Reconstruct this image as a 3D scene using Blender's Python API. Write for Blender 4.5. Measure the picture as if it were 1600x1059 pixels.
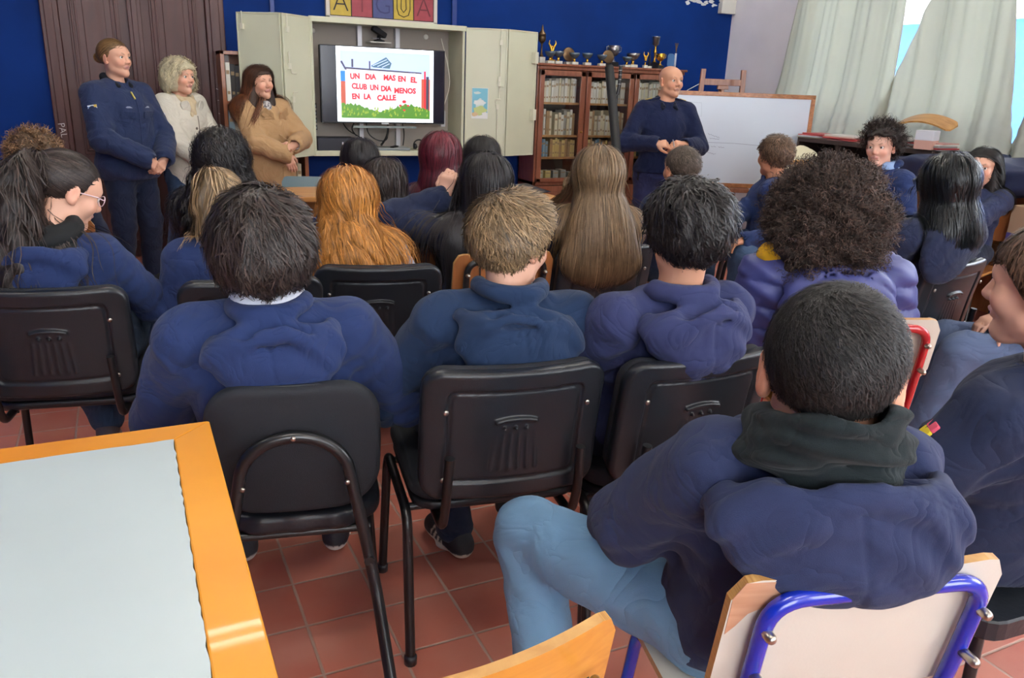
import bpy, bmesh, math, random
import numpy as np
from mathutils import Vector, Matrix

# ------------------------------------------------------------------ scene basics
for o in list(bpy.data.objects):
    bpy.data.objects.remove(o)
SC = bpy.context.scene
COL = SC.collection
R = math.radians
PI = math.pi

# camera: standing at the back of the room, phone held at about 1.4 m
CAM_F, CAM_PITCH, CAM_ROLL, CAM_YAW = 1246.9, .3112, .0385, .4535
def make_camera():
    cd = bpy.data.cameras.new('camera')
    cam = bpy.data.objects.new('camera', cd)
    COL.objects.link(cam)
    cd.sensor_fit = 'HORIZONTAL'; cd.sensor_width = 36.0
    cd.lens = CAM_F / 1600 * 36.0
    cd.clip_start = .02
    sp, cp = math.sin(CAM_PITCH), math.cos(CAM_PITCH)
    fw = Vector((math.sin(CAM_YAW) * cp, math.cos(CAM_YAW) * cp, -sp))
    r = Vector((math.cos(CAM_YAW), -math.sin(CAM_YAW), 0)); u = r.cross(fw)
    c, s = math.cos(CAM_ROLL), math.sin(CAM_ROLL)
    r2 = c * r + s * u; u2 = -s * r + c * u
    m = Matrix((r2, u2, -fw)).transposed().to_4x4()
    m.translation = Vector((0, 0, 1.4))
    cam.matrix_world = m
    SC.camera = cam
make_camera()

# daylight outside: a bright overcast sky
W = bpy.data.worlds.new('world'); SC.world = W; W.use_nodes = True
bg = W.node_tree.nodes['Background']
bg.inputs[0].default_value = (.90, .95, 1.0, 1); bg.inputs[1].default_value = 11.0
SC.view_settings.view_transform = 'Standard'
SC.view_settings.look = 'None'
SC.view_settings.gamma = 1.0
SC.view_settings.use_curve_mapping = False
SC.view_settings.exposure = 0.12
LAMP_STRENGTH = 53.0

# ------------------------------------------------------------------ materials
MATS = {}
def srgb(r, g, b):
    f = lambda v: (v / 255) / 12.92 if v / 255 <= .04045 else (((v / 255) + .055) / 1.055) ** 2.4
    return (f(r), f(g), f(b), 1)
def mat(name, col, rough=.6, metal=0, bump=0, bscale=200, var=0, vscale=8, vcol=None, spec=.5, coat=0, attr=False, sheen=0, emit=0, stretch=None, trans=0, wr=0):
    if name in MATS: return MATS[name]
    m = bpy.data.materials.new(name); m.use_nodes = True
    nt = m.node_tree; b = nt.nodes['Principled BSDF']
    c = srgb(*col)
    b.inputs['Base Color'].default_value = c
    b.inputs['Roughness'].default_value = rough
    b.inputs['Metallic'].default_value = metal
    b.inputs['Specular IOR Level'].default_value = spec
    b.inputs['Coat Weight'].default_value = coat
    if sheen:
        b.inputs['Sheen Weight'].default_value = sheen
    if emit:
        b.inputs['Emission Color'].default_value = c
        b.inputs['Emission Strength'].default_value = emit
    if trans: b.inputs['Transmission Weight'].default_value = trans
    src = None
    tc = nt.nodes.new('ShaderNodeTexCoord')
    mp = nt.nodes.new('ShaderNodeMapping'); nt.links.new(tc.outputs['Object'], mp.inputs[0])
    if stretch: mp.inputs['Scale'].default_value = stretch
    if var:
        n = nt.nodes.new('ShaderNodeTexNoise'); n.inputs['Scale'].default_value = vscale; n.inputs['Detail'].default_value = 6
        nt.links.new(mp.outputs[0], n.inputs[0])
        mx = nt.nodes.new('ShaderNodeMixRGB')
        c2 = srgb(*vcol) if vcol else (c[0] * (1 - var), c[1] * (1 - var), c[2] * (1 - var), 1)
        mx.inputs[1].default_value = c; mx.inputs[2].default_value = c2
        rp = nt.nodes.new('ShaderNodeMapRange'); rp.inputs[1].default_value = .35; rp.inputs[2].default_value = .68
        nt.links.new(n.outputs[0], rp.inputs[0]); nt.links.new(rp.outputs[0], mx.inputs[0])
        src = mx.outputs[0]
    if attr:
        a = nt.nodes.new('ShaderNodeAttribute'); a.attribute_name = 'Col'
        if src is None: src = a.outputs[0]
        else:
            mm = nt.nodes.new('ShaderNodeMixRGB'); mm.blend_type = 'MULTIPLY'; mm.inputs[0].default_value = 1
            nt.links.new(src, mm.inputs[1]); nt.links.new(a.outputs[0], mm.inputs[2]); src = mm.outputs[0]
    if src: nt.links.new(src, b.inputs['Base Color'])
    if bump:
        n = nt.nodes.new('ShaderNodeTexNoise'); n.inputs['Scale'].default_value = bscale; n.inputs['Detail'].default_value = 4
        nt.links.new(mp.outputs[0], n.inputs[0])
        bp = nt.nodes.new('ShaderNodeBump'); bp.inputs['Strength'].default_value = bump; bp.inputs['Distance'].default_value = .004
        nt.links.new(n.outputs[0], bp.inputs['Height']); nt.links.new(bp.outputs[0], b.inputs['Normal'])
    if wr:      # soft cloth creases
        n = nt.nodes.new('ShaderNodeTexNoise'); n.inputs['Scale'].default_value = 7; n.inputs['Detail'].default_value = 2.5; n.inputs['Distortion'].default_value = 1.6
        nt.links.new(mp.outputs[0], n.inputs[0])
        sb = nt.nodes.new('ShaderNodeMath'); sb.operation = 'SUBTRACT'; sb.inputs[1].default_value = .5
        ab = nt.nodes.new('ShaderNodeMath'); ab.operation = 'ABSOLUTE'; nt.links.new(n.outputs[0], sb.inputs[0]); nt.links.new(sb.outputs[0], ab.inputs[0])
        pw = nt.nodes.new('ShaderNodeMath'); pw.operation = 'POWER'; pw.inputs[1].default_value = .6; nt.links.new(ab.outputs[0], pw.inputs[0])
        b2 = nt.nodes.new('ShaderNodeBump'); b2.inputs['Strength'].default_value = wr; b2.inputs['Distance'].default_value = .03
        nt.links.new(pw.outputs[0], b2.inputs['Height'])
        if bump: nt.links.new(bp.outputs[0], b2.inputs['Normal'])
        nt.links.new(b2.outputs[0], b.inputs['Normal'])
    MATS[name] = m
    return m
def hair_mat(name, col, rough=.46, spec=.4):
    """strands carry their own light/dark variation in the Col attribute"""
    return mat(name, col, rough, spec=spec, attr=True, var=.25, vscale=14, bump=.25, bscale=260)
def wood_mat(name, c1, c2, rough=.4, scale=3, stretch=(1, 12, 12), coat=.2):
    if name in MATS: return MATS[name]
    m = mat(name, c1, rough, coat=coat)
    nt = m.node_tree; b = nt.nodes['Principled BSDF']
    tc = nt.nodes.new('ShaderNodeTexCoord'); mp = nt.nodes.new('ShaderNodeMapping'); mp.inputs['Scale'].default_value = stretch
    n = nt.nodes.new('ShaderNodeTexNoise'); n.inputs['Scale'].default_value = scale; n.inputs['Detail'].default_value = 8; n.inputs['Distortion'].default_value = .6
    rp = nt.nodes.new('ShaderNodeValToRGB')
    rp.color_ramp.elements[0].position = .3; rp.color_ramp.elements[0].color = srgb(*c1)
    rp.color_ramp.elements[1].position = .7; rp.color_ramp.elements[1].color = srgb(*c2)
    nt.links.new(tc.outputs['Object'], mp.inputs[0]); nt.links.new(mp.outputs[0], n.inputs[0])
    nt.links.new(n.outputs[0], rp.inputs[0]); nt.links.new(rp.outputs[0], b.inputs['Base Color'])
    return m

# ------------------------------------------------------------------ object helpers
def tag(o, label=None, cat=None, group=None, kind=None):
    if label: o['label'] = label
    if cat: o['category'] = cat
    if group: o['group'] = group
    if kind: o['kind'] = kind
    return o
def thing(name, label, cat, loc=(0, 0, 0), rz=0, group=None):
    o = bpy.data.objects.new(name, None); COL.objects.link(o)
    o.empty_display_size = .1
    o.location = loc; o.rotation_euler = (0, 0, rz)
    return tag(o, label, cat, group)
def link_mesh(name, me, m, parent=None, loc=None, rot=None):
    o = bpy.data.objects.new(name, me); COL.objects.link(o)
    if m is not None and not me.materials:
        for k in (m if isinstance(m, (list, tuple)) else [m]): me.materials.append(k)
    if parent: o.parent = parent
    if loc: o.location = loc
    if rot: o.rotation_euler = rot
    return o
def copy_tree(o, parent=None, loc=None, rz=None, label=None):
    c = o.copy(); COL.objects.link(c)
    if parent: c.parent = parent
    if loc is not None: c.location = loc
    if rz is not None: c.rotation_euler = (0, 0, rz)
    if label: c['label'] = label
    for ch in list(o.children): copy_tree(ch, c)
    return c

class MB:
    """collects shapes for one mesh object"""
    def __init__(s): s.v = []; s.f = []; s.mi = []; s.sm = []
    def add(s, vs, fs, mi=0, smooth=False):
        b = len(s.v); s.v += [tuple(v) for v in vs]
        for f in fs: s.f.append(tuple(b + i for i in f)); s.mi.append(mi); s.sm.append(smooth)
        return s
    def box(s, x0, x1, y0, y1, z0, z1, mi=0, M=None):
        vs = [Vector((x, y, z)) for x in (x0, x1) for y in (y0, y1) for z in (z0, z1)]
        if M is not None: vs = [M @ v for v in vs]
        return s.add(vs, [(0, 1, 3, 2), (4, 6, 7, 5), (0, 4, 5, 1), (2, 3, 7, 6), (0, 2, 6, 4), (1, 5, 7, 3)], mi)
    def rbox(s, x0, x1, y0, y1, z0, z1, r=.01, mi=0, M=None, axis='y', seg=4):
        """box whose outline is rounded in the plane perpendicular to axis, with a small edge bevel"""
        if axis == 'y': a0, a1, b0, b1, c0, c1 = x0, x1, z0, z1, y0, y1
        elif axis == 'z': a0, a1, b0, b1, c0, c1 = x0, x1, y0, y1, z0, z1
        else: a0, a1, b0, b1, c0, c1 = y0, y1, z0, z1, x0, x1
        def ring(ins, c):
            pts = []
            for (cx, cy, st) in ((a1 - r, b1 - r, 0), (a0 + r, b1 - r, 90), (a0 + r, b0 + r, 180), (a1 - r, b0 + r, 270)):
                for k in range(seg + 1):
                    t = R(st + 90 * k / seg)
                    pts.append((cx + (r - ins) * math.cos(t), cy + (r - ins) * math.sin(t), c))
            return pts
        e = min(r * .3, abs(c1 - c0) * .25, .004)
        rings = [ring(e, c0), ring(0, c0 + e), ring(0, c1 - e), ring(e, c1)]
        n = len(rings[0]); vs = []
        for rg in rings:
            for a, b, c in rg:
                v = Vector((a, c, b)) if axis == 'y' else Vector((a, b, c)) if axis == 'z' else Vector((c, a, b))
                vs.append(M @ v if M is not None else v)
        fs = [tuple(range(n))[::-1], tuple(3 * n + i for i in range(n))]
        for k in range(3):
            for i in range(n):
                j = (i + 1) % n; fs.append((k * n + i, k * n + j, (k + 1) * n + j, (k + 1) * n + i))
        return s.add(vs, fs, mi)
    def tube(s, pts, r=.01, seg=12, mi=0, flat=1.0, caps=True, closed=False):
        pts = [Vector(p) for p in pts]; n = len(pts)
        rr = r if isinstance(r, (list, tuple)) else [r] * n
        vs = []; up = None
        for i, p in enumerate(pts):
            if closed: t = (pts[(i + 1) % n] - pts[i - 1]).normalized()
            else: t = (pts[min(i + 1, n - 1)] - pts[max(i - 1, 0)]).normalized()
            if up is None:
                up = Vector((0, 0, 1)) if abs(t.z) < .9 else Vector((1, 0, 0))
            up = (up - t * up.dot(t)).normalized(); sd = t.cross(up)
            for k in range(seg):
                a = 2 * PI * k / seg
                vs.append(p + (up * math.sin(a) * flat + sd * math.cos(a)) * rr[i])
        fs = []
        for i in range(n if closed else n - 1):
            for k in range(seg):
                j = (i + 1) % n; l = (k + 1) % seg
                fs.append((i * seg + k, i * seg + l, j * seg + l, j * seg + k))
        s.add(vs, fs, mi, True)
        if caps and not closed:
            s.add(vs[:seg], [tuple(range(seg))[::-1]], mi); s.add(vs[-seg:], [tuple(range(seg))], mi)
        return s
    def lathe(s, prof, c=(0, 0, 0), seg=20, mi=0):
        vs = []; n = len(prof)
        for r, z in prof:
            for k in range(seg):
                a = 2 * PI * k / seg; vs.append((c[0] + r * math.cos(a), c[1] + r * math.sin(a), c[2] + z))
        fs = []
        for i in range(n - 1):
            for k in range(seg):
                l = (k + 1) % seg; fs.append((i * seg + k, i * seg + l, (i + 1) * seg + l, (i + 1) * seg + k))
        fs.append(tuple(range(seg))[::-1]); fs.append(tuple((n - 1) * seg + i for i in range(seg)))
        return s.add(vs, fs, mi, True)
    def build(s, name, m, parent=None, bevel=0, loc=None, rot=None):
        me = bpy.data.meshes.new(name)
        me.from_pydata(s.v, [], s.f)
        me.polygons.foreach_set('material_index', s.mi)
        me.polygons.foreach_set('use_smooth', s.sm)
        me.update()
        o = link_mesh(name, me, m, parent, loc, rot)
        if bevel:
            md = o.modifiers.new('bevel', 'BEVEL'); md.width = bevel; md.segments = 2; md.limit_method = 'ANGLE'; md.angle_limit = R(50)
        return o
def arc_path(pts, rad=.04, seg=6):
    """polyline with rounded corners"""
    pts = [Vector(p) for p in pts]; out = [pts[0]]
    for i in range(1, len(pts) - 1):
        a, b, c = pts[i - 1], pts[i], pts[i + 1]
        r = min(rad, (a - b).length * .49, (c - b).length * .49)
        p0 = b + (a - b).normalized() * r; p1 = b + (c - b).normalized() * r
        for k in range(seg + 1):
            t = k / seg; out.append((1 - t) ** 2 * p0 + 2 * t * (1 - t) * b + t * t * p1)
    out.append(pts[-1]); return out
def quick_box(name, m, x0, x1, y0, y1, z0, z1, parent=None, bevel=0):
    return MB().box(x0, x1, y0, y1, z0, z1).build(name, m, parent, bevel)
FONT = None
def text_mesh(txt, size, name='writing', m=None, parent=None, M=None, extrude=.0005, offset=0):
    cu = bpy.data.curves.new('t', 'FONT'); cu.body = txt; cu.size = size; cu.extrude = extrude; cu.offset = offset; cu.resolution_u = 3
    cu.align_x = 'CENTER'; cu.align_y = 'CENTER'
    o = bpy.data.objects.new('t', cu); COL.objects.link(o)
    dg = bpy.context.evaluated_depsgraph_get()
    me = bpy.data.meshes.new_from_object(o.evaluated_get(dg))
    bpy.data.objects.remove(o); bpy.data.curves.remove(cu)
    if M is not None: me.transform(M)
    return me if m is None else link_mesh(name, me, m, parent)

# ------------------------------------------------------------------ implicit surfaces
def smin(a, b, k):
    if k <= 0: return np.minimum(a, b)
    h = np.maximum(k - np.abs(a - b), 0) / k
    return np.minimum(a, b) - h * h * k * .25
def smax(a, b, k): return -smin(-a, -b, k)
def rotm(rx=0, ry=0, rz=0):
    return np.array(Matrix.Rotation(rz, 3, 'Z') @ Matrix.Rotation(ry, 3, 'Y') @ Matrix.Rotation(rx, 3, 'X'))
def d_ell(p, c, r, M=None):
    q = p - np.asarray(c, np.float32)
    if M is not None: q = q @ np.asarray(M, np.float32)
    r = np.asarray(r, np.float32)
    k0 = np.sqrt(((q / r) ** 2).sum(1)); k1 = np.sqrt(((q / (r * r)) ** 2).sum(1)) + 1e-6
    return k0 * (k0 - 1) / k1
def d_cap(p, a, b, r1, r2=None):
    r2 = r1 if r2 is None else r2
    a = np.asarray(a, np.float32); b = np.asarray(b, np.float32); ab = b - a
    q = p - a; t = np.clip((q @ ab) / max(1e-9, float(ab @ ab)), 0, 1)
    return np.sqrt(((q - t[:, None] * ab) ** 2).sum(1)) - (r1 + (r2 - r1) * t)
def d_box(p, c, h, r=0, M=None):
    q = p - np.asarray(c, np.float32)
    if M is not None: q = q @ np.asarray(M, np.float32)
    q = np.abs(q) - (np.asarray(h, np.float32) - r)
    return np.sqrt((np.maximum(q, 0) ** 2).sum(1)) + np.minimum(q.max(1), 0) - r
def d_tor(p, c, R1, r, M=None, sq=(1, 1)):
    """torus around local z; sq scales x,y"""
    q = p - np.asarray(c, np.float32)
    if M is not None: q = q @ np.asarray(M, np.float32)
    l = np.sqrt((q[:, 0] / sq[0]) ** 2 + (q[:, 1] / sq[1]) ** 2) - R1
    return np.sqrt((l * min(sq)) ** 2 + q[:, 2] ** 2) - r
class Fld:
    """list of smoothly joined primitives"""
    def __init__(s): s.L = []
    def ell(s, c, r, k=.03, M=None): s.L.append(('+', d_ell, (c, r, M), k)); return s
    def cap(s, a, b, r1, r2=None, k=.02): s.L.append(('+', d_cap, (a, b, r1, r2), k)); return s
    def box(s, c, h, r=0, k=.01, M=None): s.L.append(('+', d_box, (c, h, r, M), k)); return s
    def tor(s, c, R1, r, k=.02, M=None, sq=(1, 1)): s.L.append(('+', d_tor, (c, R1, r, M, sq), k)); return s
    def cut(s, fn, args, k=.01): s.L.append(('-', fn, args, k)); return s
    def keep(s, fn, k=.005): s.L.append(('&', fn, (), k)); return s      # intersect with fn(p)<0
    def disp(s, fn): s.L.append(('d', fn, (), 0)); return s
    def __call__(s, p):
        d = None
        for op, fn, a, k in s.L:
            v = fn(p, *a)
            if op == '+': d = v if d is None else smin(d, v, k)
            elif op == '-': d = smax(d, -v, k)
            elif op == '&': d = smax(d, v, k)
            else: d = d + v
        return d
def polygonise(fn, lo, hi, st):
    lo = np.asarray(lo, np.float32); hi = np.asarray(hi, np.float32)
    C = 4
    nc = np.ceil((hi - lo) / (st * C)).astype(int) + 1
    n = nc * C
    ax = [lo[i] + st * C * (np.arange(nc[i]) + .5) - st * .5 for i in range(3)]
    g = np.stack(np.meshgrid(*ax, indexing='ij'), -1).reshape(-1, 3).astype(np.float32)
    cd = fn(g).reshape(nc)
    act = np.abs(cd) < st * C * 1.35 + .012
    full = np.repeat(np.repeat(np.repeat(np.where(cd > 0, 1., -1.).astype(np.float32), C, 0), C, 1), C, 2)
    am = np.repeat(np.repeat(np.repeat(act, C, 0), C, 1), C, 2)
    idx = np.argwhere(am)
    pts = (lo + idx * st).astype(np.float32)
    vals = np.concatenate([fn(pts[i:i + 300000]) for i in range(0, len(pts), 300000)]) if len(pts) else np.zeros(0)
    full[am] = vals
    full[0] = full[-1] = 1; full[:, 0] = full[:, -1] = 1; full[:, :, 0] = full[:, :, -1] = 1
    s = full < 0
    cs = s[:-1, :-1, :-1].astype(np.int8)
    for dx, dy, dz in ((1,0,0),(0,1,0),(0,0,1),(1,1,0),(1,0,1),(0,1,1),(1,1,1)):
        cs = cs + s[dx:dx + n[0] - 1, dy:dy + n[1] - 1, dz:dz + n[2] - 1]
    cm = (cs > 0) & (cs < 8)
    ci = np.argwhere(cm)
    vid = np.full(cm.shape, -1, np.int32); vid[cm] = np.arange(len(ci))
    acc = np.zeros((len(ci), 3)); cnt = np.zeros(len(ci))
    cor = [(0,0,0),(1,0,0),(0,1,0),(1,1,0),(0,0,1),(1,0,1),(0,1,1),(1,1,1)]
    cv = [full[ci[:, 0] + c[0], ci[:, 1] + c[1], ci[:, 2] + c[2]] for c in cor]
    for a, b in ((0,1),(2,3),(4,5),(6,7),(0,2),(1,3),(4,6),(5,7),(0,4),(1,5),(2,6),(3,7)):
        va, vb = cv[a], cv[b]; m = (va < 0) != (vb < 0)
        t = np.where(m, va / np.where(m, va - vb, 1), 0)
        pa = np.array(cor[a]); pb = np.array(cor[b])
        acc += np.where(m[:, None], pa + t[:, None] * (pb - pa), 0); cnt += m
    V = lo + st * (ci + acc / np.maximum(cnt, 1)[:, None])
    F = []
    for axis in range(3):
        o = [0, 0, 0]; o[axis] = 1
        A = s[:n[0] - o[0], :n[1] - o[1], :n[2] - o[2]]; B = s[o[0]:, o[1]:, o[2]:]
        m = A != B
        e = np.argwhere(m); sg = A[m]
        u, w = [(1, 2), (2, 0), (0, 1)][axis]
        ok = (e[:, u] > 0) & (e[:, w] > 0); e = e[ok]; sg = sg[ok]
        q = []
        for du, dw in ((-1, -1), (0, -1), (0, 0), (-1, 0)):
            t = e.copy(); t[:, u] += du; t[:, w] += dw
            q.append(vid[t[:, 0], t[:, 1], t[:, 2]])
        q = np.stack(q, 1); q[~sg] = q[~sg][:, ::-1]
        F.append(q)
    F = np.concatenate(F); F = F[(F >= 0).all(1)]
    return V.astype(np.float32), F.astype(np.int32)
def np_mesh(name, V, F, smooth=True, col=None):
    me = bpy.data.meshes.new(name)
    me.vertices.add(len(V)); me.vertices.foreach_set('co', np.ascontiguousarray(V, np.float32).ravel())
    me.loops.add(F.size); me.loops.foreach_set('vertex_index', np.ascontiguousarray(F, np.int32).ravel())
    k = F.shape[1]
    me.polygons.add(len(F)); me.polygons.foreach_set('loop_start', np.arange(0, F.size, k, dtype=np.int32))
    me.polygons.foreach_set('loop_total', np.full(len(F), k, np.int32))
    if smooth: me.polygons.foreach_set('use_smooth', np.ones(len(F), bool))
    me.update(calc_edges=True)
    if col is not None:
        a = me.color_attributes.new('Col', 'FLOAT_COLOR', 'POINT')
        c = np.ones((len(V), 4), np.float32); c[:, :3] = col; a.data.foreach_set('color', c.ravel())
    return me
def sdf_obj(name, fn, lo, hi, st, m, parent=None, colfn=None, relax=1, loc=None):
    V, F = polygonise(fn, lo, hi, st)
    for _ in range(relax):      # pull the vertices onto the surface
        e = 1e-3; d = fn(V)
        g = np.stack([fn(V + np.eye(3, dtype=np.float32)[i] * e) - d for i in range(3)], 1) / e
        gl = np.maximum(np.sqrt((g * g).sum(1)), .3)
        V = V - g * np.clip(d / gl ** 2, -st * .5, st * .5)[:, None]
        V = V.astype(np.float32)
    me = np_mesh(name, V, F, True, colfn(V) if colfn else None)
    return link_mesh(name, me, m, parent, loc)
def folds(p, seed, amp=.004, f=28., stretch=(1, 1, 1)):
    rs = np.random.RandomState(seed)
    q = p * np.asarray(stretch, np.float32)
    w = q + .022 * np.sin(q[:, [1, 2, 0]] * 17 + rs.rand(3) * 6.3) + .010 * np.sin(q[:, [2, 0, 1]] * 37 + rs.rand(3) * 6.3)
    out = 0
    for i in range(4):
        k = rs.randn(3); k /= np.linalg.norm(k)
        s = np.sin(w @ (k * f * (1 + .45 * i)) + rs.rand() * 6.3)
        out = out + (np.abs(s) - .6) * (.62 ** i) * (-1 if i % 2 else 1)
    return out.astype(np.float32) * amp

# ------------------------------------------------------------------ people
A3 = lambda *v: np.array(v, np.float32)
def unit(v): v = np.asarray(v, float); return v / max(1e-9, np.linalg.norm(v))
def head_field(kind='youth', ears=True):
    f = Fld()
    f.ell((0, -.014, .030), (.073, .091, .076), 0)
    f.ell((0, .022, -.022), (.060, .066, .072), .03)
    f.ell((0, .030, .038), (.060, .052, .040), .03)
    jw = .040 if kind != 'man' else .046
    f.cap((-jw, .012, -.062), (0, .058, -.092), .020, .017, .03)
    f.cap((jw, .012, -.062), (0, .058, -.092), .020, .017, .03)
    f.cap((0, .070, -.090), (0, .066, -.086), .014, .014, .02)
    f.cap((-.034, .072, .022), (.034, .072, .022), .011, .011, .02)
    f.ell((-.036, .056, -.026), (.024, .024, .024), .02); f.ell((.036, .056, -.026), (.024, .024, .024), .02)
    for sx in (-1, 1):
        f.cut(d_ell, ((sx * .031, .094, .004), (.017, .016, .012)), .014)
    f.cap((0, .080, .014), (0, .101, -.024), .0062, .0105, .012)
    for sx in (-1, 1):
        f.cap((sx * .010, .090, -.029), (sx * .008, .094, -.029), .0078, .0078, .008)
        f.cap((sx * .044, .071, .012), (sx * .030, .0795, .015), .0045, .0055, .006)
        f.cap((sx * .030, .0795, .015), (sx * .018, .077, .010), .0055, .0045, .006)
        f.cap((sx * .043, .070, .000), (sx * .022, .078, -.004), .0035, .0045, .006)
    f.cap((-.019, .080, -.055), (0, .0885, -.0515), .004, .0065, .006)
    f.cap((.019, .080, -.055), (0, .0885, -.0515), .004, .0065, .006)
    f.cap((-.015, .080, -.061), (.015, .080, -.061), .0058, .0058, .006)
    if ears:
        for sx in (-1, 1):
            M = rotm(R(-8), 0, R(-sx * 24))
            f.ell((sx * .077, -.008, -.006), (.0080, .0185, .029), .006, M)
            f.cut(d_ell, ((sx * .0870, -.004, -.002), (.0065, .0105, .018), M), .006)
            f.ell((sx * .074, -.002, -.028), (.008, .011, .010), .006)
    return f
HEADS = {k: head_field(k) for k in ('youth', 'man')}
def ik(S, T, l1, l2, hint):
    S = np.array(S, float); T = np.array(T, float); v = T - S; d = np.linalg.norm(v)
    if d > (l1 + l2) * .995: T = S + v / d * (l1 + l2) * .995; v = T - S; d = np.linalg.norm(v)
    a = (l1 * l1 - l2 * l2 + d * d) / (2 * d); h = math.sqrt(max(0, l1 * l1 - a * a))
    u = v / d; hn = np.array(hint, float); hn = hn - u * (hn @ u); hn = unit(hn)
    return S + u * a + hn * h, T
def hand_prims(f, wrist, d, n, side, curl=.5, s=1.0, spread=.12, thumb=.6):
    """palm, four fingers of different lengths with two bends, a thumb from the side of the palm.
    d: direction of the hand, n: direction the palm faces, side: +1 thumb towards d x n, -1 other"""
    w = np.array(wrist, float); d = unit(d); n = np.array(n, float); n = unit(n - d * (n @ d)); a = np.cross(d, n) * side
    k = .004
    f.cap(w - d * .02 * s, w + d * .03 * s, .023 * s, .024 * s, .015)
    for t in (-.027, -.009, .009, .027):
        f.cap(w + d * .02 * s + a * t * s * .7, w + d * .078 * s + a * t * s, .0135 * s, .0115 * s, .012)
    L = [(.027, .042, .026, .020), (.009, .046, .030, .022), (-.009, .043, .028, .021), (-.027, .034, .021, .018)]
    for i, (t, l1, l2, l3) in enumerate(L):
        p = w + d * .078 * s + a * t * s; ang = 0; dd = unit(d + a * t * spread * 12)
        for j, l in enumerate((l1, l2, l3)):
            ang += curl * (1.0, 1.25, .8)[j] * (1 + .12 * (i - 1.5))
            v = dd * math.cos(ang) + n * math.sin(ang)
            q = p + v * l * s
            f.cap(p, q, (.0092, .0082, .0074)[j] * s, (.0084, .0076, .0066)[j] * s, k)
            p = q
    p = w + d * .018 * s + a * .020 * s + n * .004
    v = unit(d * .62 + a * .62 + n * thumb * .5)
    q = p + v * .042 * s; f.cap(p, q, .0155 * s, .0115 * s, .010)
    v = unit(d * .85 + a * .22 + n * thumb); r = q + v * .030 * s; f.cap(q, r, .0108 * s, .0095 * s, k)
    v = unit(d * .9 - a * .05 + n * thumb * 1.2); f.cap(r, r + v * .024 * s, .0095 * s, .0078 * s, k)

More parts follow.
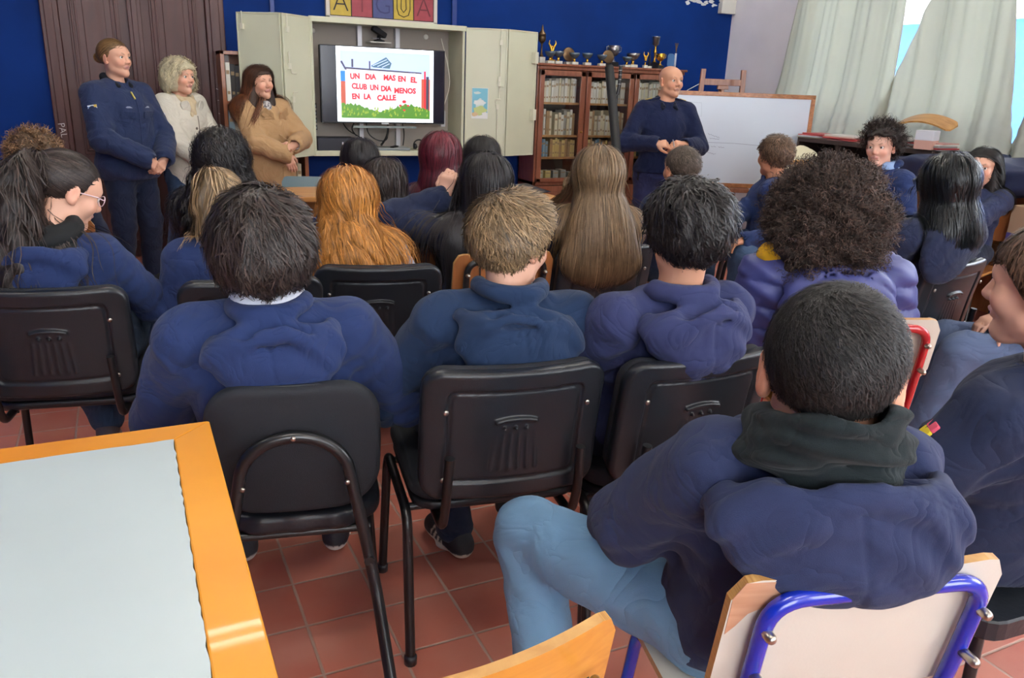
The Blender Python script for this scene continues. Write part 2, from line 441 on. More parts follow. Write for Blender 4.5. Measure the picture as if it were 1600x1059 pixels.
class Body:
    def __init__(b, **k):
        b.k = k; g = k.get
        b.pose = g('pose', 'sit'); b.hs = g('hs', 1.0); b.sc = g('sc', 1.0)
        top = g('top', 1.19); seat = g('seat', .45)
        b.kind = g('kind', 'youth')
        hx, hy = g('head', (0, -.02))
        b.Hm = rotm(R(g('pitch', 0)), R(g('roll', 0)), 0); b.Hm = rotm(0, 0, R(g('yaw', 0))) @ b.Hm
        b.hc = A3(hx, hy, top - .106 * b.hs)
        sz = b.hc[2] - g('neck', .178) * b.hs
        sx, sy = g('shc', (hx * .7, hy * .7 - .022))
        sh = g('sh', .155) * b.sc
        b.NB = A3(sx, sy, sz + .028)
        tw = R(g('twist', 0)); cx, sn = math.cos(tw), math.sin(tw)
        dr = g('shdrop', (0, 0))
        b.S = [A3(sx - sh * cx, sy - sh * sn, sz - .012 - dr[0]), A3(sx + sh * cx, sy + sh * sn, sz - .012 - dr[1])]
        b.sz = sz
        if b.pose == 'sit':
            b.P = A3(0, 0, seat + .105)
            b.hip = [A3(-.085, .02, seat + .075), A3(.085, .02, seat + .075)]
            kn = g('knees', ((-.13, .40, seat + .06), (.13, .40, seat + .06)))
            ft = g('feet', ((-.14, .42, .0), (.14, .42, .0)))
        else:
            b.P = A3(0, 0, top * .52)
            b.hip = [A3(-.08, 0, top * .50), A3(.08, 0, top * .50)]
            kn = g('knees', ((-.10, .02, top * .28), (.10, .02, top * .28)))
            ft = g('feet', ((-.11, -.02, 0), (.11, -.02, 0)))
        b.kn = [A3(*v) for v in kn]; b.ft = [A3(v[0], v[1], v[2] + .085) for v in ft]
        b.ftd = g('ftd', ((-.15, 1), (.15, 1)))
        ua, fa = .265 * b.sc * g('arm', 1), .235 * b.sc * g('arm', 1)
        hd = g('hands', (None, None))
        b.E = []; b.Wr = []; b.hp = []
        for i, s in ((0, -1), (1, 1)):
            h = hd[i]
            if h is None:
                h = dict(p=(s * .09, .24, seat + .19), d=(-s * .3, 1, -.3), n=(0, 0, -1), curl=.4) if b.pose == 'sit' else dict(p=(s * .2, .03, sz - .47), d=(0, .1, -1), n=(-s, 0, 0), curl=.3)
            hint = h.get('e', (s * .8, -.7, -.7))
            e, w = ik(b.S[i], h['p'], ua, fa, hint)
            b.E.append(e.astype(np.float32)); b.Wr.append(w.astype(np.float32)); b.hp.append(h)
        b.seat = seat
    def hl(b, p): return (p - b.hc) @ b.Hm.astype(np.float32) / b.hs      # to head space
    def hw(b, q): return np.asarray(q) * b.hs @ b.Hm.T + b.hc              # from head space
    def torso(b, f, i=0, bust=0, k=.05):
        P, NB = b.P, b.NB; c = b.sc
        up = NB - P
        mid = P + up * .38; ch = P + up * .68
        wb = b.k.get('bulk', 1.0)
        f.ell(P, (.150 * c * wb + i, .112 * wb + i, .115 + i), 0)
        f.ell(mid, (.132 * c * wb + i, .100 * wb + i, max(.14, up[2] * .36) + i), k)
        f.ell(ch + A3(0, .008, -.005), (.150 * c * (.4 + .6 * wb) + i, .100 * (.4 + .6 * wb) + i, .125 + i), k)
        for s in b.S: f.cap(NB + A3(0, -.005, -.02), s + (NB - s) * .12, .037 + i * .8, .043 + i, k)
        if bust:
            for sx in (-1, 1): f.ell(ch + A3(sx * .06, .082, -.01), (.06, .05, .055), .04)
    def arms(b, f, r=(.044, .038, .037, .026), i=0, k=.025, upto=1.0):
        for j in (0, 1):
            f.cap(b.S[j], b.E[j], r[0] + i, r[1] + i, k)
            f.cap(b.E[j], b.E[j] + (b.Wr[j] - b.E[j]) * upto, r[2] + i, r[3] + i, .02)
    def legs(b, f, r=(.078, .056, .055, .036), i=0, k=.03):
        for j in (0, 1):
            f.cap(b.hip[j], b.kn[j], r[0] + i, r[1] + i, k)
            f.cap(b.kn[j], b.ft[j], r[2] + i, r[3] + i, .025)
    def skin_fn(b):
        f = Fld(); b.torso(f, -.012); b.arms(f); b.legs(f)
        hf = HEADS[b.kind]
        L = f.L
        L.append(('+', lambda p: hf(b.hl(p)) * b.hs, (), 0))
        nk = b.hw((0, -.018, -.045))
        nr = b.k.get('nr', .047) * b.hs
        f.cap(nk, b.NB + A3(0, 0, -.01), nr, nr * 1.12, .025)
        for j, s in ((0, -1), (1, 1)):
            h = b.hp[j]
            hand_prims(f, b.Wr[j], h['d'], h['n'], h.get('side', s), h.get('curl', .4), .92 * b.hs * h.get('s', 1), thumb=h.get('thumb', .5))
            a = b.ft[j]; d = unit((b.ftd[j][0], b.ftd[j][1], 0)).astype(np.float32)
            f.cap(a + A3(0, 0, -.04), a + d * .12 + A3(0, 0, -.055), .030, .022, .03)
        return f
    def bounds(b, pad=.03):
        pts = np.array([b.hc + .14, b.hc - .14, b.P + .17, b.P - .17] + b.S + b.E + b.Wr + b.kn + b.ft + [b.ft[j] + A3(b.ftd[j][0] * .17, b.ftd[j][1] * .17, -.09) for j in (0, 1)] + [b.ft[j] - .08 for j in (0, 1)])
        h = [b.Wr[j] + unit(b.hp[j]['d']) * .2 for j in (0, 1)]
        pts = np.concatenate([pts, np.array(h)])
        return pts.min(0) - .09 - pad, pts.max(0) + .09 + pad

def skin_color(b, tone, lips=(.62, .30, .27), brow=(.10, .06, .04)):
    tone = np.array(tone, np.float32); lips = np.array(lips); brow = np.array(brow)
    def fn(V):
        q = b.hl(V); n = len(V)
        c = np.tile(tone, (n, 1)).astype(np.float32)
        def mixin(d, w, col, a=1.0):
            t = np.clip(.5 - d / w, 0, 1)[:, None] * a
            c[:] = c * (1 - t) + col * t
        red = tone * A3(1.08, .80, .76)
        for sx in (-1, 1): mixin(d_ell(q, (sx * .042, .075, -.028), (.022, .02, .018)), .02, red, .5)
        for sx in (-1, 1): mixin(d_ell(q, (sx * .080, -.006, -.006), (.012, .024, .034)), .01, red, .4)
        mixin(d_ell(q, (0, .104, -.024), (.013, .012, .012)), .01, red, .5)
        front = (q[:, 1] > .055)
        d = np.minimum(d_cap(q, (-.018, .086, -.0545), (0, .092, -.0515), .0050, .0062), d_cap(q, (.018, .086, -.0545), (0, .092, -.0515), .0050, .0062))
        d = np.minimum(d, d_cap(q, (-.014, .086, -.061), (.014, .086, -.061), .0058, .0058))
        mixin(np.where(front, d, 1), .004, lips, .85)
        for sx in (-1, 1):
            d = np.minimum(d_cap(q, (sx * .016, .086, .021), (sx * .032, .084, .027), .0042, .0042), d_cap(q, (sx * .032, .084, .027), (sx * .048, .070, .021), .0042, .0025))
            mixin(np.where(front, d, 1), .004, brow, .8)
            d = np.minimum(d_cap(q, (sx * .018, .080, .0075), (sx * .031, .084, .0105), .0022, .0022), d_cap(q, (sx * .031, .084, .0105), (sx * .044, .075, .0065), .0022, .0022))
            mixin(np.where(front, d, 1), .003, brow * .6, .7)
        return c
    return fn
def add_eyes(b, parent, iris=(70, 45, 30), gaze=(0, 1, 0)):
    me = EYE.get(iris)
    if me is None:
        V, F = polygonise(Fld().ell((0, 0, 0), (.0118, .0118, .0118)), (-.016,) * 3, (.016,) * 3, .0013)
        ww = srgb(225, 218, 212)[:3]; ir = srgb(*iris)[:3]
        c = np.tile(np.array(ww, np.float32), (len(V), 1)); r = np.hypot(V[:, 0], V[:, 2]); fr = V[:, 1] > 0
        c[fr & (r < .0058)] = ir; c[fr & (r < .0026)] = (.005, .005, .005)
        me = np_mesh('eye', V, F, True, c); EYE[iris] = me
        me.materials.append(mat('eye', (255, 255, 255), .12, attr=True))
    g = unit(gaze); yaw = math.atan2(-g[0], g[1]); pit = math.asin(g[2])
    for sx in (-1, 1):
        o = bpy.data.objects.new('eye', me); COL.objects.link(o); o.parent = parent
        M = Matrix(b.Hm.tolist()) @ Matrix.Rotation(yaw, 3, 'Z') @ Matrix.Rotation(pit, 3, 'X')
        o.matrix_local = Matrix.Translation(Vector(b.hw((sx * .031, .0728, .0030)).tolist())) @ M.to_4x4() @ Matrix.Scale(b.hs, 4)
EYE = {}

# ---- garments
def garment(b, parent, name, m, seed=1, i=.018, hem=None, col=None, st=.009, arms=True, collar=.075, amp=.006, puff=0, bust=0, cuff=1.0, open_front=None, up=None, skirt=None, r=None, f=24., fit=None):
    f0 = Fld(); b.torso(f0, i, bust)
    if arms:
        b.arms(f0, r or (.046, .044, .043, .034), i, .035, cuff)
    if hem is None: hem = b.seat + .03 if b.pose == 'sit' else b.P[2] - .05
    if skirt: skirt(f0)
    if fit: fit(f0)
    S, E = b.S, b.E
    def dd(p):
        v = folds(p, seed, amp, f, (1, 1, .75))
        for j in (0, 1):      # rings of creases at the elbow and above the cuff
            for q, rad in ((E[j], .11), (b.Wr[j], .08), (S[j] + (b.P - S[j]) * .25, .12)):
                w = np.exp(-((p - q) ** 2).sum(1) / (rad * rad * .5))
                v = v + w * (amp * 1.1 if amp > .003 else .002) * np.sin((p @ unit(b.P - S[j] + A3(.3, .2, 0)).astype(np.float32)) * 130 + 5 * p[:, 0] + seed)
        return v
    if amp: f0.disp(dd)
    if puff:
        def pf(p):
            t = p[:, 2] / puff + .15 * np.sin(p[:, 0] * 9 + seed) + p[:, 0] * .4
            return -.016 * np.sqrt(np.abs(np.sin(PI * t))) + .008 + .003 * np.sin(p[:, 0] * 60 + 8 * t)
        f0.disp(pf)
    hem_ = hem
    f0.keep(lambda p: hem_ - p[:, 2])
    # neck opening
    nk0 = b.NB + A3(0, 0, .02); nk1 = b.hw((0, -.005, -.03))
    f0.cut(d_cap, (nk0, nk1 + (nk1 - nk0) * .6, collar * .72, collar * .9), .01)
    for j in (0, 1):
        if arms: f0.cut(d_cap, (b.E[j] + (b.Wr[j] - b.E[j]) * (cuff + .05), b.E[j] + (b.Wr[j] - b.E[j]) * (cuff + .4), .036, .04), .004)
    lo, hi = b.bounds()
    lo = lo.copy(); lo[2] = hem - .03
    hi = hi.copy(); hi[2] = b.NB[2] + .14
    pp = np.array([b.P - .17 - i, b.P + .17 + i] + b.S + b.E + b.Wr); pad = .085 + i
    lo = np.maximum(lo, A3(*(pp.min(0)[:2] - pad), lo[2])); hi = np.minimum(hi, A3(*(pp.max(0)[:2] + pad), max(hi[2], pp[:, 2].max() + pad)))
    if skirt: lo[:2] -= .06; hi[:2] += .06
    b.top_fn = f0
    o = sdf_obj(name, f0, lo, hi, st, m, parent, col)
    return o
def snap(b, x, z, out=.002, y0=.45, up=None):
    """point on the front of the garment at local x, z"""
    ys = np.linspace(y0, -.1, 400); P = np.stack([np.full(400, x), ys, np.full(400, z)], 1).astype(np.float32)
    d = b.top_fn(P); k = int(np.argmax(d < 0)); return Vector((x, float(ys[k]) + out, z))
def cuffs(b, parent, m, t=1.0, r=.036, name='cuff'):
    for j in (0, 1):
        d = unit(b.Wr[j] - b.E[j]); c = b.E[j] + (b.Wr[j] - b.E[j]) * t
        MB().tube([c - d * .045, c - d * .035, c - d * .005, c], [r + .004, r + .009, r + .006, r - .002], 14).build(name, m, parent)
def collar(b, parent, m, h=.03, r=.058, name='shirt_collar', tilt=12, drop=0, y=0, open=.0, flare=1.15):
    """a standing or folded shirt collar around the neck"""
    M = Matrix.Rotation(R(tilt), 3, 'X'); c = Vector((b.NB + A3(0, .002 + y, .035 - drop)).tolist())
    mb = MB(); n = 28; vs = []; T = .004
    for rr, z in ((r + .002, -h * .2), (r, h), (r + T, h + .003), (r * flare + .006, -h * .15), (r * flare, -h * .35)):
        for k in range(n):
            a = -PI / 2 + PI * 2 * (k / (n - 1) - .5) * (1 - open)
            f = 1 + .1 * math.cos(a * 2)
            vs.append(c + M @ Vector((rr * math.cos(a), rr * f * math.sin(a), z)))
    fs = []
    for q in range(4):
        for k in range(n - 1):
            fs.append((q * n + k, q * n + k + 1, (q + 1) * n + k + 1, (q + 1) * n + k))
    for k in range(n - 1): fs.append((4 * n + k, 4 * n + k + 1, k + 1, k))
    mb.add(vs, fs, 0, True)
    return mb.build(name, m, parent)
def d_loop(p, c, sx, sy, r, zf, tw=0, xs=0):
    """closed tube lying round the neck whose height follows zf(y)"""
    q = p - np.asarray(c, np.float32)
    l = np.sqrt((q[:, 0] / sx) ** 2 + (q[:, 1] / sy) ** 2)
    g = np.sqrt((q[:, 0] / sx ** 2) ** 2 + (q[:, 1] / sy ** 2) ** 2) + 1e-6
    d1 = l * (l - 1) / g
    return np.sqrt(d1 ** 2 + (q[:, 2] - zf(q[:, 1]) - tw * q[:, 0] + xs * np.maximum(np.abs(q[:, 0]) - .03, 0)) ** 2) - r
def hood(b, parent, m, w=1.0, drop=1.0, seed=3, shift=0, tilt=0, st=.0075, name='hood', high=0, amp=.0022, puff=0, twist=0, tip=1.0, rim=.016, roll=True, yb=0):
    """hood lying on the back: a roll round the neck, a wider rim sagging behind it, and the loose bag below"""
    NB = b.NB + A3(0, -.010 - yb, .014); f = Fld(); dz = drop
    zn = lambda y: np.where(y > 0, .042 - .75 * y, .042 + .05 * y) + high
    zr = lambda y: np.where(y > -.01, .026 - .6 * (y + .01), .026 + .42 * dz * (y + .01)) + high * .5
    f.L.append(('+', d_loop, (NB + A3(shift * .3, -.050, 0), .112 * w, .086, rim, zr, twist, .50), 0))
    if roll: f.L.append(('+', d_loop, (NB + A3(0, -.008, 0), .074, .078, .021, zn, twist * .4), .02))
    sx = shift
    f.ell(NB + A3(sx * .5, -.100, -.075 * dz), (.128 * w, .044, .082 * dz), .030)
    f.ell(NB + A3(sx, -.108, -.138 * dz), (.080 * w * tip, .036, .062 * dz), .055)
    f.cut(d_ell, (NB + A3(sx * .3, -.120 if roll else -.098, .014 + high * .5), (.078 * w, .015 if roll else .028, .042), rotm(R(-18), 0, 0)), .012)
    f.cut(d_cap, (b.NB + A3(0, .005, -.1), b.hw((0, -.01, -.02)), .050, .056), .008)
    def dd(p):
        q = p - NB
        v = folds(p, seed, amp, 24., (1, 1, 1.3))
        env = np.exp(-((q[:, 2] + .07 * dz) / .08) ** 2)
        v = v + .0028 * np.sin((q[:, 2] + (q[:, 0] ** 2) * 5 + twist * q[:, 0]) * 75 + seed) * env
        x0 = sx * np.clip(-q[:, 2] / .14, 0, 1) + .01 * np.sin(seed)
        v = v + .0022 * np.exp(-((q[:, 0] - x0) / .005) ** 2) * (q[:, 1] < -.08) * (q[:, 2] < -.03)
        if puff: v = v - .012 * np.sqrt(np.abs(np.sin(PI * (q[:, 2] + q[:, 0] ** 2 * 3) / puff)))
        return v
    f.disp(dd)
    return sdf_obj(name, f, NB + A3(-.17 * w - .05 - abs(shift), -.22, -.23 * dz - .02), NB + A3(.17 * w + .05 + abs(shift), .13, .13 + high + abs(twist) * .1), st, m, parent)
def trousers(b, parent, m, seed=5, st=.011, i=.012, name='trousers', amp=.006, ank=.02):
    f = Fld(); b.legs(f, (.082, .062, .060, .048), i)
    f.ell(b.P + A3(0, 0, -.02), (.152 + i, .112 + i, .10 + i), .04)
    f.disp(lambda p: folds(p, seed, amp, 26., (1, .8, 1)))
    zt = (b.seat + .17) if b.pose == 'sit' else b.P[2] + .02
    f.keep(lambda p: p[:, 2] - zt)
    zb = min(b.ft[0][2], b.ft[1][2]) - .055 + ank
    f.keep(lambda p: zb - p[:, 2])
    pts = np.array([b.P - .17, b.P + .17] + b.kn + b.ft)
    return sdf_obj(name, f, pts.min(0) - .11, pts.max(0) + .11, st, m, parent)
def shoes(b, parent, up=(40, 40, 45), sole=(225, 222, 215), st=.006, stripes=False):
    upc = np.array(srgb(*up)[:3]); sc = np.array(srgb(*sole)[:3])
    for j in (0, 1):
        a = b.ft[j]; d = unit((b.ftd[j][0], b.ftd[j][1], 0)).astype(np.float32); s = np.cross(d, (0, 0, 1)).astype(np.float32)
        g = a + A3(0, 0, -.085)
        f = Fld().cap(g - d * .045 + A3(0, 0, .035), g + d * .12 + A3(0, 0, .034), .036, .035, 0)
        f.cap(g - d * .03 + A3(0, 0, .05), g - d * .015 + A3(0, 0, .085), .038, .036, .02)
        f.cap(g + A3(0, 0, .06), g + d * .09 + A3(0, 0, .035), .032, .03, .03)
        f.ell(g + d * .03 + A3(0, 0, .012), (.045, .045, .013), .01)
        z0 = float(g[2]) + .004
        f.keep(lambda p: z0 - p[:, 2])
        def cf(V):
            z = V[:, 2] - z0; u = (V - g) @ d
            t = (z < .022); c = np.where(t[:, None], sc, upc)
            if stripes:
                q = np.mod(u + z * .5, .022) < .009; q &= (z > .022) & (z < .06) & (u > .01) & (u < .08)
                c = np.where(q[:, None], sc, c)
            return c
        lo = g + np.minimum(-.11, -.11) ; V3 = A3(.19, .19, .135)
        sdf_obj('shoe', f, g - A3(.19, .19, .012), g + V3, st, mat('shoe', (255, 255, 255), .6, attr=True, bump=.2), parent, cf)

# ---- hair
def grad(fn, P, e=.002):
    d = fn(P); g = np.stack([fn(P + np.eye(3, dtype=np.float32)[i] * e) - d for i in range(3)], 1) / e
    return d, g / np.maximum(np.sqrt((g * g).sum(1)), 1e-4)[:, None]
def strands(fn, roots, flow, n=12, L=.12, grav=.5, w=.0016, clear=(.001, .006), curl=0, curlr=.005, seed=1, lift=0, tip=None, var=.35, jitter=.25, attract=.5, rootc=None, avoid=None):
    """roots Nx3; flow(p)-> Nx3 direction field; returns ribbons hugging the surface fn=clear"""
    rs = np.random.RandomState(seed); N = len(roots); P = roots.astype(np.float32).copy()
    Ls = (L * (.65 + .5 * rs.rand(N))).astype(np.float32) if np.isscalar(L) else L
    c0 = clear[0] + (clear[1] - clear[0]) * rs.rand(N).astype(np.float32) ** 1.5
    jit = rs.randn(N, 3).astype(np.float32) * jitter
    D = None; pts = []; nrm = []
    for i in range(n):
        d, g = grad(fn, P)
        tgt = c0 + lift * (i / n) ** 2
        corr = tgt - d
        corr = np.where(corr > 0, corr, np.where(corr > -.035, corr * attract, 0))
        if i == 0: corr = np.where(True, tgt - d, 0)
        P = P + g * corr[:, None]
        if avoid is not None:
            d2, g2 = grad(avoid, P); P = P + g2 * np.maximum(.0015 - d2, 0)[:, None]
        pts.append(P.copy()); nrm.append(g)
        v = flow(P) + jit * (1 + .0 * i) + A3(0, 0, -grav) * (.35 + i / n)
        v = v - g * (v * g).sum(1)[:, None] * (.95 if attract > 0 else .3)
        v = v / np.maximum(np.sqrt((v * v).sum(1)), 1e-4)[:, None]
        D = v if D is None else (D * .55 + v * .45)
        D = D / np.maximum(np.sqrt((D * D).sum(1)), 1e-4)[:, None]
        P = P + D * (Ls / n)[:, None]
    X = np.stack(pts, 1); G = np.stack(nrm, 1)
    T = np.gradient(X, axis=1); T /= np.maximum(np.sqrt((T * T).sum(2, keepdims=True)), 1e-5)
    Sd = np.cross(T, G); Sd /= np.maximum(np.sqrt((Sd * Sd).sum(2, keepdims=True)), 1e-5)
    if curl:
        t = np.linspace(0, 1, n)[None, :, None]
        ph = rs.rand(N)[:, None, None] * 6.28; cr = (curlr * (.6 + .8 * rs.rand(N)))[:, None, None] * np.minimum(1, t * 4)
        a = ph + curl * 6.28 * t * (.8 + .4 * rs.rand(N))[:, None, None]
        X = X + Sd * np.cos(a) * cr + G * (np.sin(a) * .8 + .5) * cr
    tp = np.ones(n); tp = np.sin(np.linspace(.55, PI * .97, n)) ** .6
    ww = (w * (.6 + .8 * rs.rand(N)))[:, None, None] * tp[None, :, None]
    A = X - Sd * ww * .5; B = X + Sd * ww * .5 ; 
    V = np.stack([A, B], 2).reshape(-1, 3)
    base = (np.arange(N)[:, None] * n * 2 + np.arange(n - 1)[None] * 2).reshape(-1)
    F = np.stack([base, base + 1, base + 3, base + 2], 1)
    br = (1 + var * rs.randn(N)).clip(.25, 2.2)
    col = np.ones((N, n, 3)) * br[:, None, None]
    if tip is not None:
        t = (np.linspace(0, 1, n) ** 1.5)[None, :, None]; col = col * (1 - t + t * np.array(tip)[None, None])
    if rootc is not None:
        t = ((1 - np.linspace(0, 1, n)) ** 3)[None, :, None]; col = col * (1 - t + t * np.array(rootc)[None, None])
    C = np.repeat(col, 2, 1).reshape(-1, 3)
    return V, F, C
def hair_object(b, parent, m, base, lo, hi, sets, st=.008, dark=.55, name='hair', amp=.0018, ff=(60, 60, 16)):
    V, F = polygonise(base, lo, hi, st)
    Vs, Fs, Cs = [V], [F], [np.ones((len(V), 3)) * dark]; off = len(V)
    for v, f, c in sets:
        Vs.append(v); Fs.append(f + off); Cs.append(c); off += len(v)
    V = np.concatenate(Vs).astype(np.float32); F = np.concatenate(Fs); C = np.concatenate(Cs)
    return link_mesh(name, np_mesh(name, V, F, True, C), m, parent)
def scalp_roots(b, N, line, seed=1, c=(0, -.014, .030), r=(.075, .093, .079)):
    """random points of the scalp (head space) kept by line(q) -> bool; returned in person space"""
    rs = np.random.RandomState(seed); q = rs.randn(N * 4, 3); q /= np.linalg.norm(q, axis=1)[:, None]
    q = q * np.array(r) + np.array(c); q = q[line(q)][:N]
    return (q * b.hs @ b.Hm.T + b.hc).astype(np.float32)
def hairline(nape=-.075, front=.058, ear=-.012, temple=.03):
    ys = [-.12, -.05, -.025, .012, .035, .06]; zs = [nape, nape, ear - .01, ear, temple, front]
    return lambda q: q[:, 2] - np.interp(q[:, 1], ys, zs)
def hair_cap(b, t=.008, line=None, k=.012, extra=None, lump=0, seed=1, lf=70, c=(0, -.014, .032), r=(.074, .092, .078)):
    """base volume in person space"""
    line = line or hairline(); f = Fld()
    r2 = (r[0] + t, r[1] + t, r[2] + t)
    f.ell(c, r2, 0)
    if extra: extra(f)
    f.keep(lambda q: -line(q), k)
    if lump: f.disp(lambda q: lump * np.sin(q[:, 0] * lf + 2 * np.sin(q[:, 1] * lf * .6 + seed)) * np.sin(q[:, 1] * lf * .8 + 1.3 * np.sin(q[:, 2] * lf * .7)))
    return lambda p: f(b.hl(p)) * b.hs
def face_zone(b, r=(.057, .070, .088), c=(0, .105, -.034)):
    return lambda p: d_ell(b.hl(p), c, r) * b.hs
def part_flow(b, side=0, back=.35, down=.5, part=0):
    """hair parted on top and led sideways and back, away from the face"""
    def fl(P):
        q = b.hl(P); n = len(q); v = np.zeros((n, 3), np.float32)
        v[:, 0] = np.tanh((q[:, 0] - part) / .012) * 1.0 + side; v[:, 1] = -back - 6 * np.maximum(0, q[:, 1]); v[:, 2] = -down * np.clip(1 - q[:, 2] / .1, .1, 1)
        return (v @ b.Hm.T).astype(np.float32)
    return fl
def union(*fs, k=.02):
    def g(p):
        d = fs[0](p)
        for f in fs[1:]: d = smin(d, f(p), k)
        return d
    return g
def crown_flow(b, crown=(0, -.05, .10), swirl=.4, fwd=0, side=0):
    """hair direction away from the crown, with a swirl; head space turned into person space"""
    def fl(P):
        q = b.hl(P); d = q - np.array(crown, np.float32)
        d = d / np.maximum(np.sqrt((d * d).sum(1)), .01)[:, None]
        s = np.stack([-d[:, 1], d[:, 0], 0 * d[:, 0]], 1)
        v = d + s * swirl + A3(side, fwd, 0)
        return (v @ b.Hm.T).astype(np.float32)
    return fl

# ------------------------------------------------------------------ the room
RX0, RX1, RY0, RY1, RH = -2.6, 5.56, -2.4, 6.74, 3.7
def floor_material():
    m = bpy.data.materials.new('red_floor_tiles'); m.use_nodes = True
    nt = m.node_tree; N = nt.nodes; Lk = nt.links; b = N['Principled BSDF']
    tc = N.new('ShaderNodeTexCoord'); sp = N.new('ShaderNodeSeparateXYZ'); Lk.new(tc.outputs['Object'], sp.inputs[0])
    def mth(op, a, bb=None):
        n = N.new('ShaderNodeMath'); n.operation = op
        for i, v in enumerate((a, bb)):
            if v is None: continue
            if isinstance(v, (int, float)): n.inputs[i].default_value = v
            else: Lk.new(v, n.inputs[i])
        return n.outputs[0]
    es, cells = [], []
    for ax, off in (('X', .118), ('Y', .032)):
        t = mth('DIVIDE', mth('ADD', sp.outputs[ax], 20 - off), .2)
        fr = mth('FRACT', t); cells.append(mth('FLOOR', t))
        es.append(mth('MINIMUM', fr, mth('SUBTRACT', 1.0, fr)))
    e = mth('MINIMUM', es[0], es[1])
    wn = N.new('ShaderNodeTexNoise'); wn.inputs['Scale'].default_value = 30; Lk.new(tc.outputs['Object'], wn.inputs[0])
    e2 = mth('ADD', e, mth('MULTIPLY', mth('SUBTRACT', wn.outputs[0], .5), .018))
    g = N.new('ShaderNodeMapRange'); g.inputs[1].default_value = .010; g.inputs[2].default_value = .026; Lk.new(e2, g.inputs[0])
    cb = N.new('ShaderNodeCombineXYZ'); Lk.new(cells[0], cb.inputs[0]); Lk.new(cells[1], cb.inputs[1])
    wh = N.new('ShaderNodeTexWhiteNoise'); wh.noise_dimensions = '3D'; Lk.new(cb.outputs[0], wh.inputs[0])
    cr = N.new('ShaderNodeValToRGB'); Lk.new(wh.outputs[0], cr.inputs[0])
    cr.color_ramp.elements[0].color = srgb(168, 90, 74); cr.color_ramp.elements[1].color = srgb(206, 124, 104)
    n1 = N.new('ShaderNodeTexNoise'); n1.inputs['Scale'].default_value = 5; n1.inputs['Detail'].default_value = 8; Lk.new(tc.outputs['Object'], n1.inputs[0])
    mr = N.new('ShaderNodeMapRange'); mr.inputs[1].default_value = .42; mr.inputs[2].default_value = .72; Lk.new(n1.outputs[0], mr.inputs[0])
    mx = N.new('ShaderNodeMixRGB'); mx.inputs[2].default_value = srgb(190, 140, 122); Lk.new(mth('MULTIPLY', mr.outputs[0], .45), mx.inputs[0]); Lk.new(cr.outputs[0], mx.inputs[1])
    n2 = N.new('ShaderNodeTexNoise'); n2.inputs['Scale'].default_value = 2.2; n2.inputs['Detail'].default_value = 5; Lk.new(tc.outputs['Object'], n2.inputs[0])
    gc = N.new('ShaderNodeMixRGB'); gc.inputs[1].default_value = srgb(140, 94, 80); gc.inputs[2].default_value = srgb(206, 184, 166); Lk.new(n2.outputs[0], gc.inputs[0])
    fm = N.new('ShaderNodeMixRGB'); Lk.new(g.outputs[0], fm.inputs[0]); Lk.new(gc.outputs[0], fm.inputs[1]); Lk.new(mx.outputs[0], fm.inputs[2])
    Lk.new(fm.outputs[0], b.inputs['Base Color'])
    rr = N.new('ShaderNodeMapRange'); rr.inputs[3].default_value = .24; rr.inputs[4].default_value = .48; Lk.new(n1.outputs[0], rr.inputs[0]); Lk.new(rr.outputs[0], b.inputs['Roughness'])
    bp = N.new('ShaderNodeBump'); bp.inputs['Strength'].default_value = .5; bp.inputs['Distance'].default_value = .003
    Lk.new(mth('ADD', g.outputs[0], mth('MULTIPLY', n1.outputs[0], .6)), bp.inputs['Height']); Lk.new(bp.outputs[0], b.inputs['Normal'])
    return m
M_BLUE = mat('blue_wall_paint', (6, 46, 116), .68, var=.25, vscale=2.5, bump=.25, bscale=9, spec=.12)
M_WHITE = mat('white_wall_paint', (242, 238, 242), .7, var=.06, vscale=3, bump=.15, bscale=20)
M_CEIL = mat('ceiling_paint', (225, 225, 222), .8)
